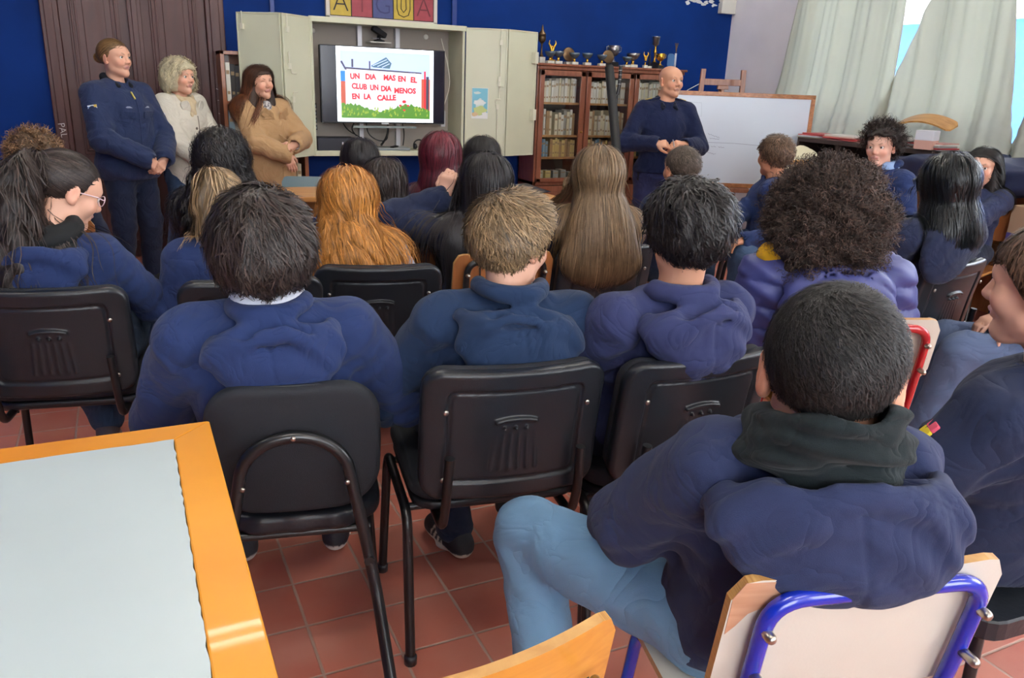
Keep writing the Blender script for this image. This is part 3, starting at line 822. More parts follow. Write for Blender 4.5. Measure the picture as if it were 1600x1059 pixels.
def structure():
    st = lambda o: tag(o, kind='structure')
    st(quick_box('floor', floor_material(), RX0, RX1 + .25, RY0 - .15, RY1 + .2, -.12, 0))
    st(quick_box('ceiling', M_CEIL, RX0, RX1, RY0, RY1, RH, RH + .1))
    # back wall with the doorway left out
    st(MB().box(RX0, -.36, RY1, RY1 + .15, 0, RH).box(.70, RX1 + .15, RY1, RY1 + .15, 0, RH).box(-.36, .70, RY1, RY1 + .15, 2.85, RH).build('wall_back', M_BLUE))
    st(quick_box('wall_left', M_BLUE, RX0 - .15, RX0, RY0, RY1, 0, RH))
    st(MB().box(RX0, RX1, RY0 - .15, RY0, 0, .95).box(RX0, RX1, RY0 - .15, RY0, 2.9, RH).box(RX0, -1.6, RY0 - .15, RY0, .95, 2.9).box(.6, 1.4, RY0 - .15, RY0, .95, 2.9).box(3.6, RX1, RY0 - .15, RY0, .95, 2.9).build('wall_rear', M_WHITE))
    wy = [(3.55, 5.60), (.9, 3.1), (-2.0, .3)]; w = MB()
    w.box(RX1, RX1 + .25, RY0, RY1, 0, 1.02).box(RX1, RX1 + .25, RY0, RY1, 3.1, RH)
    prev = RY1
    for a, b in wy: w.box(RX1, RX1 + .25, b, prev, 1.02, 3.1); prev = a
    w.box(RX1, RX1 + .25, RY0, prev, 1.02, 3.1)
    st(w.build('wall_right', M_WHITE))
    fm = mat('window_frame_paint', (122, 122, 150), .5)
    gl = bpy.data.materials.new('window_glass'); gl.use_nodes = True
    nt = gl.node_tree; nt.nodes.remove(nt.nodes['Principled BSDF'])
    a = nt.nodes.new('ShaderNodeBsdfTransparent'); g = nt.nodes.new('ShaderNodeBsdfGlossy'); g.inputs['Roughness'].default_value = .03
    fr = nt.nodes.new('ShaderNodeFresnel'); fr.inputs[0].default_value = 1.45; mx = nt.nodes.new('ShaderNodeMixShader')
    nt.links.new(fr.outputs[0], mx.inputs[0]); nt.links.new(a.outputs[0], mx.inputs[1]); nt.links.new(g.outputs[0], mx.inputs[2])
    nt.links.new(mx.outputs[0], nt.nodes['Material Output'].inputs[0])
    MATS['glass'] = gl
    for i, (a, b) in enumerate(wy):
        f = MB(); n = 3 if i == 0 else 2
        f.box(5.62, 5.70, a, b, 1.02, 1.08).box(5.62, 5.70, a, b, 3.04, 3.1)
        for k in range(n + 1):
            y = a + (b - a) * k / n; f.box(5.62, 5.70, max(a, y - .035), min(b, y + .035), 1.08, 3.04)
        f.box(5.63, 5.69, a, b, 2.35, 2.41)
        o = st(f.build('window_%d' % (i + 1), fm))
        st(quick_box('window_pane', gl, 5.655, 5.659, a + .03, b - .03, 1.08, 3.04, o))
    for i, (a, b) in enumerate(((-1.6, .6), (1.4, 3.6))):  # unseen rear windows, added so daylight fills the floor and the backs
        f = MB().box(a, b, RY0 - .1, RY0 - .03, .95, 1.01).box(a, b, RY0 - .1, RY0 - .03, 2.84, 2.9)
        for k in range(4): x = a + .03 + (b - a - .06) * k / 3; f.box(x - .03, x + .03, RY0 - .1, RY0 - .03, 1.01, 2.84)
        o = st(f.build('window_%d' % (i + 4), fm))
        st(quick_box('window_pane', gl, a + .03, b - .03, RY0 - .07, RY0 - .066, 1.01, 2.84, o))
    # curtains: thin cloth, translucent, hanging from a rail in heavy folds
    cm = bpy.data.materials.new('curtain_cloth'); cm.use_nodes = True
    nt = cm.node_tree; b = nt.nodes['Principled BSDF']; b.inputs['Base Color'].default_value = srgb(204, 204, 192); b.inputs['Roughness'].default_value = .85
    tr = nt.nodes.new('ShaderNodeBsdfTranslucent'); tr.inputs[0].default_value = srgb(208, 210, 198)
    mx = nt.nodes.new('ShaderNodeMixShader'); mx.inputs[0].default_value = .52
    nt.links.new(b.outputs[0], mx.inputs[1]); nt.links.new(tr.outputs[0], mx.inputs[2]); nt.links.new(mx.outputs[0], nt.nodes['Material Output'].inputs[0])
    def curtain(label, e0z, e1z, zb, seed, bulge=.10):
        """e0z, e1z: the two edges as (height, y) tables"""
        rs = random.Random(seed); nu, nv = 100, 60; vs = []
        ph = [rs.random() * 6.3 for _ in range(8)]
        tab = lambda tb, z: float(np.interp(z, [q[0] for q in tb], [q[1] for q in tb]))
        for v in range(nv + 1):
            t = v / nv; z = 3.2 + (zb - 3.2) * t
            e0, e1 = tab(e0z, z), tab(e1z, z)
            for u in range(nu + 1):
                s = u / nu; y = e0 + (e1 - e0) * s
                dg = y + .16 * (1 - t) * math.sin(y * 1.3 + ph[6])        # folds run slightly slanted
                x = 5.38 - bulge * t ** 2.5 + .022 * math.sin(dg * 17 + ph[1]) + .013 * math.sin(dg * 33 + ph[2] + 2 * t) + .005 * math.sin(dg * 71 + 5 * t + ph[3])
                if t > .80:
                    k = (t - .80) / .20
                    x -= .05 * k ** 1.2 + .014 * math.sin(y * 19 + 9 * t + ph[4]) * k + .012 * math.sin(z * 60 + y * 6) * k
                zz = z + (.03 * math.sin(y * 7 + ph[5]) + .012 * math.sin(y * 23)) * t ** 5
                vs.append((x, y, zz))
        fs = [(v * (nu + 1) + u, v * (nu + 1) + u + 1, (v + 1) * (nu + 1) + u + 1, (v + 1) * (nu + 1) + u) for v in range(nv) for u in range(nu)]
        o = MB().add(vs, fs, 0, True).build('curtain', cm)
        s_ = o.modifiers.new('thick', 'SOLIDIFY'); s_.thickness = .004
        tag(o, label, 'curtain')
    curtain('pale grey-green curtain hanging behind the whiteboard, left of the bright gap', [(1.1, 5.80), (1.6, 5.70), (3.2, 5.55)], [(1.1, 4.40), (1.42, 4.49), (1.9, 4.52), (2.1, 4.54), (3.2, 4.58)], 1.03, 3)
    curtain('pale grey curtain on the right of the bright gap, bunched at its foot', [(1.1, 4.62), (1.45, 4.53), (1.62, 4.46), (2.08, 4.32), (3.2, 4.0)], [(1.1, 3.44), (1.37, 3.52), (2.05, 3.68), (3.2, 3.80)], 1.03, 8, .12)
    curtain('pale curtain at the right edge of the photo, beyond the second gap', [(1.1, 3.47), (1.36, 3.40), (3.2, 3.3)], [(1.1, 2.7), (3.2, 2.8)], 1.03, 5)
    rail = MB().tube([(5.40, 5.75, 3.23), (5.40, .2, 3.23)], .014).build('curtain_rail', mat('rail_white', (210, 210, 210), .4))
    tag(rail, 'white curtain rail above the windows', 'rail')
    # blue building seen through the gap
    t = thing('blue_building', 'bright blue building outside, seen through the gap between the curtains', 'building', (10.5, 6.5, 0))
    quick_box('wall', mat('outside_blue', (38, 92, 170), .7), -.6, .6, -6, 6, 0, 2.35, t)
    quick_box('roof_edge', mat('outside_white', (225, 225, 225), .7), -.75, .7, -6.1, 6.1, 2.35, 2.5, t)
    # the carved wooden double door, with an unseen panel added behind to block leaking daylight
    st(quick_box('door_light_block', mat('light_block_dark', (40, 30, 30), .9), -.60, .95, RY1 + .15, RY1 + .2, 0, 3.0))
    dw = wood_mat('dark_red_door_wood', (68, 36, 34), (80, 44, 41), .5, 3, (5, 5, 1.0), .03)
    d = MB()
    for a, b in ((-.42, -.31), (.65, .78)): d.box(a, b, 6.70, 6.80, 0, 2.95)
    d.box(-.42, .78, 6.70, 6.80, 2.83, 2.98)
    for a, b in ((-.395, -.34), (.68, .745)): d.box(a, b, 6.685, 6.70, .3, 2.8)
    o = st(d.build('door_1', dw, None, .006))
    for i, (a, b) in enumerate(((-.31, .13), (.21, .65))):
        l = MB(); l.box(a, b, 6.745, 6.785, .01, 2.83)
        w_ = b - a
        for z0, z1 in ((.10, .62), (.78, 2.70)):
            l.box(a + .06, b - .06, 6.735, 6.745, z0, z1)
            for q in (.075, .10):      # stepped mouldings round the panel
                x0, x1, zz0, zz1 = a + q, b - q, z0 + q - .05, z1 - q + .05
                dpt = 6.722 if q < .09 else 6.728
                l.box(x0, x1, dpt, 6.745, zz0, zz0 + .014).box(x0, x1, dpt, 6.745, zz1 - .014, zz1)
                l.box(x0, x0 + .014, dpt, 6.745, zz0, zz1).box(x1 - .014, x1, dpt, 6.745, zz0, zz1)
            l.box(a + .15, b - .15, 6.728, 6.745, z0 + .10, z1 - .10)
        st(l.build('door_leaf', dw, o, .004))
    m = MB().box(.125, .215, 6.70, 6.75, .30, 2.83)
    m.box(.15, .19, 6.69, 6.70, .5, 2.6)
    st(m.build('door_post', dw, o, .006))
    c = MB()
    c.box(.09, .25, 6.67, 6.75, .0, .14).box(.10, .24, 6.675, 6.75, .14, .18).box(.115, .225, 6.66, 6.75, .18, .26)
    for z in (.20, .245, .29, .33): c.tube([(.11 + (z - .2) * .2, 6.665, z), (.23 - (z - .2) * .2, 6.665, z)], .010)
    c.tube([(.17 + .03 * math.cos(a), 6.665, .085 + .03 * math.sin(a)) for a in np.linspace(0, 6.0, 14)], .007)
    st(c.build('door_carving', dw, o))
    c = MB()
    for x in (-.325, .665):
        for z in (.70, .74, .78): c.tube([(x - .05, 6.69, z), (x + .05, 6.69, z)], .013)
        c.tube([(x + .03 * math.cos(a), 6.68, .74 + .03 * math.sin(a)) for a in np.linspace(0, 6.0, 14)], .008)
    st(c.build('door_carving', dw, o))
    chalk = mat('chalk_white', (215, 210, 208), .9)
    M = Matrix.Translation((-.375, 6.682, .955)) @ Matrix.Rotation(PI / 2, 4, 'X') @ Matrix.Rotation(-PI / 2 + .12, 4, 'Z')
    link_mesh('chalk_letters', text_mesh('PAL', .062, M=M, offset=-.0008), chalk, o)['kind'] = 'structure'
    sc = MB()
    for pts in (((.685, 1.27), (.70, 1.265), (.715, 1.27)), ((.69, 1.185), (.72, 1.19)), ((.705, 1.19), (.706, 1.165)), ((.715, 1.17), (.725, 1.18), (.735, 1.165), (.75, 1.175)), ((.69, 1.09), (.71, 1.083), (.73, 1.088)), ((.70, 1.01), (.72, 1.0))):
        sc.tube([(x, 6.683, z) for x, z in pts], .0018, 5)
    st(sc.build('chalk_scribble', chalk, o))
    # junction box, flaked plaster and a cable run on the blue wall
    o = st(MB().box(5.38, 5.55, 6.68, 6.74, 2.11, 2.26).build('trim_1', mat('box_white', (200, 198, 190), .6), None, .004))
    rs = random.Random(4)
    for k in range(9):
        cx, cz = 5.02 + .036 * k + rs.uniform(-.02, .02), 2.205 + rs.uniform(-.028, .028)
        n = 9; pts = [(cx + rs.uniform(.018, .042) * math.cos(6.283 * q / n), cz + rs.uniform(.008, .024) * math.sin(6.283 * q / n)) for q in range(n)]
        mb = MB().add([(x, 6.736, z) for x, z in pts] + [(x, 6.741, z) for x, z in pts], [tuple(range(n))] + [(q, (q + 1) % n, n + (q + 1) % n, n + q) for q in range(n)])
        st(mb.build('trim_2', mat('bare_plaster', (205, 205, 205), .9), o))
    st(MB().tube([(1.2, 6.73, 2.42), (3.4, 6.73, 2.40), (5.3, 6.73, 2.24), (5.4, 6.73, 2.2)], .006).build('trim_3', M_BLUE))
    st(quick_box('trim_4', mat('blue_conduit', (10, 46, 120), .4), 2.60, 2.64, 6.71, 6.74, 1.5, RH))
    st(quick_box('trim_5', mat('blue_conduit', (10, 46, 120), .4), 1.12, 1.15, 6.71, 6.74, 1.5, RH))
    sk = mat('baseboard_tile', (110, 52, 44), .4)
    st(quick_box('baseboard_left', sk, RX0, RX0 + .015, RY0, RY1, 0, .1))
    st(MB().box(RX0, -.44, 6.725, 6.74, 0, .1).box(.8, RX1, 6.725, 6.74, 0, .1).build('baseboard_back', sk))
    # fluorescent ceiling fittings
    tube_m = mat('tube_light', (255, 252, 240), .5, emit=LAMP_STRENGTH)
    hm = mat('fitting_white', (230, 230, 230), .5)
    names = ['above the front table', 'above the middle rows', 'above the standing women', 'in front of the whiteboard', 'near the right-hand windows', 'near the left wall', 'above the rear of the room', 'above the rear right corner']
    for k, (x, y) in enumerate([(-.3, .6), (2.4, 3.3), (.6, 4.7), (4.3, 5.3), (4.2, 2.0), (-1.6, 3.0), (.8, -1.3), (3.8, -1.2)]):
        t = thing('ceiling_light', 'white twin-tube ceiling light ' + names[k], 'ceiling light', (x, y, RH), 0, 'ceiling lights')
        quick_box('housing', hm, -.62, .62, -.13, .13, -.07, 0, t, .008)
        for s in (-.07, .07): MB().tube([(-.58, s, -.09), (.58, s, -.09)], .016, 10).build('lamp_tube', tube_m, t)
structure()

# ------------------------------------------------------------------ chairs and tables
M_BPL = mat('black_plastic', (31, 34, 39), .30, bump=.15, bscale=500, spec=.5)
M_BFAB = mat('black_upholstery', (29, 32, 39), .75, bump=.4, bscale=700)
M_BMET = mat('black_enamel_tube', (24, 25, 27), .28, spec=.6)
M_VIN = mat('black_vinyl', (30, 33, 39), .36, bump=.5, bscale=28)
M_CHROME = mat('steel_bolt', (180, 175, 165), .3, 1)
def rbox2(p, hx, hz, r):
    qx = np.abs(p[:, 0]) - (hx - r); qz = np.abs(p[:, 2]) - (hz - r)
    return np.sqrt(np.maximum(qx, 0) ** 2 + np.maximum(qz, 0) ** 2) + np.minimum(np.maximum(qx, qz), 0) - r
def bent(p, kx=.55, kz=.25):
    q = p.copy(); q[:, 1] = p[:, 1] - kx * p[:, 0] ** 2 + kz * p[:, 2] ** 2 - .02; return q
def slab(p, hx, hz, r, y0, y1, e=.008, k=0):
    a = rbox2(p, hx, hz, r) + e; c = (y0 + y1) / 2; h = (y1 - y0) / 2
    b = np.abs(p[:, 1] - c) - h + e
    return np.minimum(np.maximum(a, b), 0) + np.sqrt(np.maximum(a, 0) ** 2 + np.maximum(b, 0) ** 2) - e
def office_chair_meshes():
    # plastic outer shell of the backrest: rim, sunken panel, raised bar, three dots, ribs
    def shell(p):
        q = bent(p)
        d = slab(q, .228, .168, .055, -.030, .004, .012)
        pan = slab(q, .168, .122, .02, -.06, -.0225, .006)
        d = smax(d, -pan, .006)
        d = smin(d, slab(q - A3(.0, 0, .0), .158, .112, .02, -.026, -.018, .004), .004)
        bar = np.maximum(np.abs(np.sqrt(q[:, 0] ** 2 + (q[:, 2] + .12) ** 2) - .168) - .004, np.maximum(np.abs(q[:, 0]) - .052, -q[:, 2]))
        bar = np.maximum(bar, np.abs(q[:, 1] + .028) - .009)
        d = smin(d, bar, .006)
        for x in (-.028, 0, .028): d = smin(d, d_cap(q, (x, -.024, .022), (x, -.031, .022), .005), .003)
        for x in (-.050, -.030, -.010, .010, .030, .050): d = smin(d, d_cap(q, (x, -.024, .005), (x * 1.15, -.026, -.088), .0028, .0038), .005)
        return d
    V, F = polygonise(shell, (-.26, -.09, -.2), (.26, .10, .2), .0036); S1 = np_mesh('shell', V, F); S1.materials.append(M_BPL)
    V, F = polygonise(lambda p: slab(bent(p), .222, .162, .055, -.002, .038, .018), (-.26, -.09, -.2), (.26, .12, .2), .006); S2 = np_mesh('pad', V, F); S2.materials.append(M_BFAB)
    def seat(p):
        q = p[:, [0, 2, 1]].copy(); q[:, 1] = p[:, 2] - .12 * np.abs(p[:, 0]) ** 2 + .25 * np.maximum(0, p[:, 1] - .12) ** 2
        return slab(q, .235, .215, .07, 0, .05, .02)
    V, F = polygonise(seat, (-.27, -.25, -.04), (.27, .25, .09), .006); S3 = np_mesh('seat', V, F); S3.materials.append(M_BFAB)
    def under(p):
        q = p[:, [0, 2, 1]].copy(); q[:, 1] = p[:, 2]
        return slab(q, .228, .208, .07, -.022, .004, .008)
    V, F = polygonise(under, (-.27, -.25, -.04), (.27, .25, .02), .006); S4 = np_mesh('seat_shell', V, F); S4.materials.append(M_BPL)
    return S1, S2, S3, S4
OCM = office_chair_meshes()
CHAIR0 = {}
def office_chair(label, x, y, rz, group='black padded chairs with plastic shell backs', kz=0):
    """x, y: middle of the backrest on the floor plane; the chair faces +Y when rz is 0"""
    if 'office' in CHAIR0: return copy_tree(CHAIR0['office'], loc=(x, y, 0), rz=rz, label=label)
    t = thing('office_chair', label, 'chair', (x, y, 0), rz, group)
    b = link_mesh('backrest', OCM[0], None, t, (0, -.005, .635), (R(9), 0, 0))
    link_mesh('back_pad', OCM[1], None, t, (0, -.005, .635), (R(9), 0, 0))
    link_mesh('seat', OCM[2], None, t, (0, .30, .425))
    link_mesh('seat_shell', OCM[3], None, t, (0, .30, .422))
    for s in (-1, 1):
        path = arc_path([(s * .245, .055, 0), (s * .245, .10, .40), (s * .245, .44, .40), (s * .262, .47, 0)], .05)
        i = len(path) // 2
        MB().tube(path[:i + 1], .0135, 12, flat=1.0).build('leg', M_BMET, t)
        MB().tube(path[i:], .0135, 12).build('leg', M_BMET, t)
        for (px_, py_) in ((s * .245, .055), (s * .262, .47)):
            MB().lathe([(.017, 0), (.018, .02), (.015, .025)], (px_, py_, 0), 12).build('foot_cap', M_BPL, t)
        MB().tube(arc_path([(s * .17, .20, .395), (s * .17, .02, .395), (s * .17, -.012, .47), (s * .165, -.028, .60)], .05), .012, 10).build('back_bracket', M_BMET, t)
    for y_ in (.14, .40): MB().tube([(-.245, y_, .395), (.245, y_, .395)], .010, 10).build('cross_bar', M_BMET, t)
    for s in (-1, 1):
        for z in (.075, -.105): MB().lathe([(.007, 0), (.007, .003), (.004, .005)], (s * .175, z, .0), 10).build('bolt', M_CHROME, t, 0, (0, -.012, .635), (R(99), 0, 0))
    t.scale = (.94, 1, 1)
    CHAIR0['office'] = t
    return t
def arch_chair(label, x, y, rz):
    t = thing('padded_chair', label, 'chair', (x, y, 0), rz)
    f = lambda p: slab(bent(p, .7, .0), .185, .160, .095, -.018, .022, .016)
    sdf_obj('backrest', f, (-.21, -.06, -.18), (.21, .1, .18), .005, M_BFAB, t)
    t.children[-1].location = (0, 0, .618); t.children[-1].rotation_euler = (R(8), 0, 0)
    mb = MB(); pts = []
    for k in range(49):      # welted edge
        a = 2 * PI * k / 48; ca, sa = math.cos(a), math.sin(a)
        x_ = .182 * math.copysign(abs(ca) ** .62, ca); z_ = .157 * math.copysign(abs(sa) ** .62, sa)
        pts.append((x_, .7 * x_ * x_ + .02 - .0, z_))
    mb.tube(pts[:-1], .005, 8, closed=True); o = mb.build('piping', M_VIN, t.children[0])
    g = lambda p: slab(p[:, [0, 2, 1]], .190, .195, .12, -.028, .022, .018) + .0018 * np.sin(p[:, 0] * 70 + 9 * p[:, 1])
    o = sdf_obj('seat', g, (-.22, -.23, -.06), (.22, .23, .05), .006, M_VIN, t); o.location = (0, .235, .425)
    arch = [(-.205, -.30, .0), (-.165, -.075, .30), (-.145, -.045, .42)]
    for k in range(13):
        a = PI - PI * k / 12; arch.append((.115 * math.cos(a), -.030 - .0, .575 + .100 * math.sin(a)))
    arch += [(.145, -.045, .42), (.165, -.075, .30), (.205, -.30, .0)]
    arch = [Vector(p) for p in arch]
    MB().tube(arc_path(arch, .03, 3), .0135, 14).build('back_tube', M_BMET, t)
    for s in (-1, 1):
        MB().tube(arc_path([(s * .15, -.07, .38), (s * .165, .30, .395), (s * .19, .42, 0)], .05), .0115, 12).build('leg', M_BMET, t)
    MB().tube([(-.16, .06, .392), (.16, .06, .392)], .010).build('cross_bar', M_BMET, t)
    for x_, z_ in ((0, .675), (-.108, .565), (.108, .565)): MB().lathe([(.006, 0), (.006, .003), (.003, .005)], (x_, z_, 0), 10).build('bolt', M_CHROME, t, 0, (0, -.0405, 0), (R(90), 0, 0))
    return t
PLY = wood_mat('plywood_edge', (205, 160, 95), (170, 118, 62), .45, 6, (3, 3, 160), .1)
M_LAM = mat('cream_laminate', (205, 198, 184), .35, var=.08, vscale=5, bump=.05)
M_ORW = wood_mat('varnished_wood', (214, 150, 62), (190, 124, 44), .3, 3, (1.2, 14, 14), .4)
def slab_curved(name, w, h, th, kx, m, parent, r=.04, zc=0, mi_edge=None, n=24):
    """curved rectangular board (in x-z, thin in y), rounded corners, edge in its own material"""
    out = []
    for (cx, cz, st) in ((w / 2 - r, h / 2 - r, 0), (-w / 2 + r, h / 2 - r, 90), (-w / 2 + r, -h / 2 + r, 180), (w / 2 - r, -h / 2 + r, 270)):
        for k in range(7):
            a = R(st + 15 * k); out.append((cx + r * math.cos(a), cz + r * math.sin(a)))
    xs = np.linspace(-w / 2, w / 2, n)
    def zlim(x):
        ax = abs(x) - (w / 2 - r)
        return h / 2 if ax <= 0 else h / 2 - r + math.sqrt(max(0, r * r - ax * ax))
    mb = MB(); vs = []
    for x in xs:
        zl = zlim(x); y = kx * x * x
        vs += [(x, y - th / 2, zc - zl), (x, y - th / 2, zc + zl), (x, y + th / 2, zc + zl), (x, y + th / 2, zc - zl)]
    fb, ft = [], []
    for i in range(n - 1):
        a, b = i * 4, i * 4 + 4
        fb += [(a, b, b + 1, a + 1), (a + 2, b + 2, b + 3, a + 3)]; ft += [(a + 1, b + 1, b + 2, a + 2), (a + 3, b + 3, b, a)]
    mb.add(vs, fb, 0, True)
    k0 = len(mb.v); mb.add(vs, ft + [(0, 1, 2, 3), (n * 4 - 1, n * 4 - 2, n * 4 - 3, n * 4 - 4)], 1, False)
    return mb.build(name, [m, mi_edge or PLY], parent)
def school_chair(name, label, x, y, rz, tube, board=None, peel=False, kx=.25, bw=.40, tilt=10, bh=.20, tube_back=True, seat_m=None, seat_w=.38, seat_y=.24):
    board = board or M_LAM
    tm = tube; t = thing(name, label, 'chair', (x, y, 0), rz)
    bk = slab_curved('backrest', bw, bh, .014, kx, board, t, .035)
    bk.location = (0, 0, .79 - bh / 2); bk.rotation_euler = (R(tilt), 0, 0)
    if peel:
        mb = MB(); pts = [(-.195, .113), (-.12, .1155), (-.125, .100), (-.14, .090), (-.145, .078), (-.165, .068), (-.182, .058), (-.195, .036), (-.207, .02), (-.2085, .085)]
        mb.add([(a, kx * a * a - .0078, c) for a, c in pts] + [(a, kx * a * a - .0065, c) for a, c in pts], [tuple(range(10))] + [(k, (k + 1) % 10, 10 + (k + 1) % 10, 10 + k) for k in range(10)])
        mb.build('bare_patch', wood_mat('bare_ply', (196, 150, 118), (178, 128, 96), .6, 5), bk)
    st = slab_curved('seat', seat_w, seat_w, .014, .15, seat_m or board, t, .05); st.location = (0, seat_y, .44); st.rotation_euler = (R(-90), 0, 0)
    w = bw * .5 - .045
    path = arc_path([(-w - .02, -.13, 0), (-w, .03, .42), (-w, -.005, .60), (-w + .0, -.032, .765), (w, -.032, .765), (w, -.005, .60), (w, .03, .42), (w + .02, -.13, 0)], .055, 7)
    if tube_back: MB().tube(path, .0125, 14).build('back_tube', tm, t)
    else:
        for s in (-1, 1): MB().tube(arc_path([(s * (w + .02), -.13, 0), (s * w, .03, .42), (s * w, kx * w * w + .012, .60), (s * w, kx * w * w - .002, .70)], .055, 7), .0115, 12).build('leg', tm, t)
    for s in (-1, 1):
        MB().tube(arc_path([(s * w, .035, .41), (s * w, .38, .415), (s * (w + .02), .44, 0)], .05), .0125, 12).build('leg', tm, t)
        for z in (.635, .715): MB().lathe([(.008, -.03), (.008, 0), (.006, .005), (.003, .007)], (s * w, z, .045), 10).build('bolt', M_CHROME, t, 0, (0, 0, 0), (R(90), 0, 0))
    MB().tube([(-w, .10, .41), (w, .10, .41)], .010).build('cross_bar', tm, t)
    MB().tube([(-w, .33, .41), (w, .33, .41)], .010).build('cross_bar', tm, t)
    return t
M_BLUET = mat('blue_enamel_tube', (18, 42, 168), .22, coat=.5, spec=.6)
M_REDT = mat('red_enamel_tube', (176, 26, 34), .25, coat=.5)

office_chair('black plastic-shell chair under the boy with light-brown hair, front centre', .745, 1.50, R(-9))
office_chair('black plastic-shell chair under the dark-haired boy in the grey-blue hoodie', 1.20, 1.42, R(-1))
office_chair('black plastic-shell chair at the left edge, under the girl with the ponytail and glasses', -.24, 2.52, R(-10))
office_chair('black plastic-shell chair half hidden behind the dark-haired boy with the white collar', .315, 2.47, R(-2))
office_chair('black plastic-shell chair under the girl with long ginger hair', .735, 2.545, R(-13))
office_chair('black plastic-shell chair under the girl with long light-brown hair', 1.68, 2.62, R(0))
office_chair('black plastic-shell chair at the right, under the girl with long black hair', 2.88, 2.0, R(8))
arch_chair('black padded chair with a rounded back on a bent black tube, front left', .270, 1.60, R(-12))
school_chair('school_chair', 'white laminate school chair with blue tube frame and chipped corner, front right', .878, .642, R(-14), M_BLUET, peel=True, bw=.42, bh=.235)
school_chair('school_chair', 'white laminate school chair with red tube frame, behind the big dark head', 1.93, 1.56, R(-24), M_REDT, seat_m=M_ORW)
school_chair('wooden_school_chair', 'natural plywood school chair with curved back, bottom edge of the photo', .315, .67, R(4), M_BMET, board=M_ORW, kx=.75, bw=.36, tube_back=False, seat_w=.33, seat_y=.165)
M_RBW = wood_mat('reddish_chair_wood', (176, 112, 64), (150, 88, 48), .4, 3, (12, 12, 1.5))
school_chair('wooden_school_chair', 'brown wooden chair between the ginger girl and the light-brown boy', 1.26, 2.68, R(-4), M_BMET, board=M_RBW)

def front_table():
    t = thing('table', 'table with an orange wooden rim round a pale grey top, front left corner', 'table', (-.45, 1.04, 0))
    w = wood_mat('orange_table_wood', (232, 158, 40), (214, 134, 30), .42, 2.2, (1, 1, 1), .12)
    X0, X1, Y0, Y1, Z = -.62, .55, -.58, .50, .75; b = .068
    r = MB()
    def strip(a, b_, c, d): r.add([(x, y, z) for z in (Z - .028, Z) for x, y in (a, b_, c, d)], [(0, 3, 2, 1), (4, 5, 6, 7), (0, 1, 5, 4), (1, 2, 6, 5), (2, 3, 7, 6), (3, 0, 4, 7)])
    strip((X0, Y1), (X0 + b, Y1 - b), (X1 - b, Y1 - b), (X1, Y1)); strip((X1, Y1), (X1 - b, Y1 - b), (X1 - b, Y0 + b), (X1, Y0))
    strip((X1, Y0), (X1 - b, Y0 + b), (X0 + b, Y0 + b), (X0, Y0)); strip((X0, Y0), (X0 + b, Y0 + b), (X0 + b, Y1 - b), (X0, Y1))
    r.build('rim', w, t, .003)
    rs = random.Random(2); n = 60; pts = []
    for (x0, y0, x1, y1) in ((X0 + b, Y0 + b, X1 - b, Y0 + b), (X1 - b, Y0 + b, X1 - b, Y1 - b), (X1 - b, Y1 - b, X0 + b, Y1 - b), (X0 + b, Y1 - b, X0 + b, Y0 + b)):
        for k in range(n):
            f = k / n; j = rs.uniform(-.0022, .0006)
            dx, dy = (y1 - y0), -(x1 - x0); l = math.hypot(dx, dy)
            pts.append((x0 + (x1 - x0) * f + dx / l * j, y0 + (y1 - y0) * f + dy / l * j))
    N = len(pts)
    MB().add([(x, y, Z - .012) for x, y in pts] + [(x, y, Z + .0012) for x, y in pts], [tuple(range(N, 2 * N))] + [(k, (k + 1) % N, N + (k + 1) % N, N + k) for k in range(N)]).build('top_panel', mat('grey_laminate', (188, 200, 200), .32, var=.04, vscale=4), t)
    MB().box(X0 + .05, X1 - .05, Y0 + .05, Y1 - .05, Z - .09, Z - .028).build('apron', w, t)
    for x in (X0 + .06, X1 - .11):
        for y in (Y0 + .06, Y1 - .11): quick_box('leg', w, x, x + .05, y, y + .05, 0, Z - .03, t, .004)
front_table()
def desk(label, x0, x1, y0, y1, rz=0):
    t = thing('wooden_desk', label, 'desk', ((x0 + x1) / 2, (y0 + y1) / 2, 0), rz); hx, hy = (x1 - x0) / 2, (y1 - y0) / 2
    w = wood_mat('desk_wood', (208, 150, 88), (186, 124, 66), .35, 3, (1, 12, 12), .3)
    quick_box('desktop', w, -hx, hx, -hy, hy, .72, .75, t, .004)
    for s in (-1, 1):
        for q in (-1, 1): MB().tube([(s * (hx - .06), q * (hy - .06), 0), (s * (hx - .06), q * (hy - .06), .72)], .014).build('leg', M_BMET, t)
    MB().box(-hx + .05, hx - .05, -.01, .01, .6, .72).build('apron', w, t)
desk('orange wooden desk on the left, in front of the woman in the camel coat', .72, 1.38, 4.52, 4.95)
desk('orange wooden desk in the middle with a black folder on it', 1.72, 2.36, 4.24, 4.72)

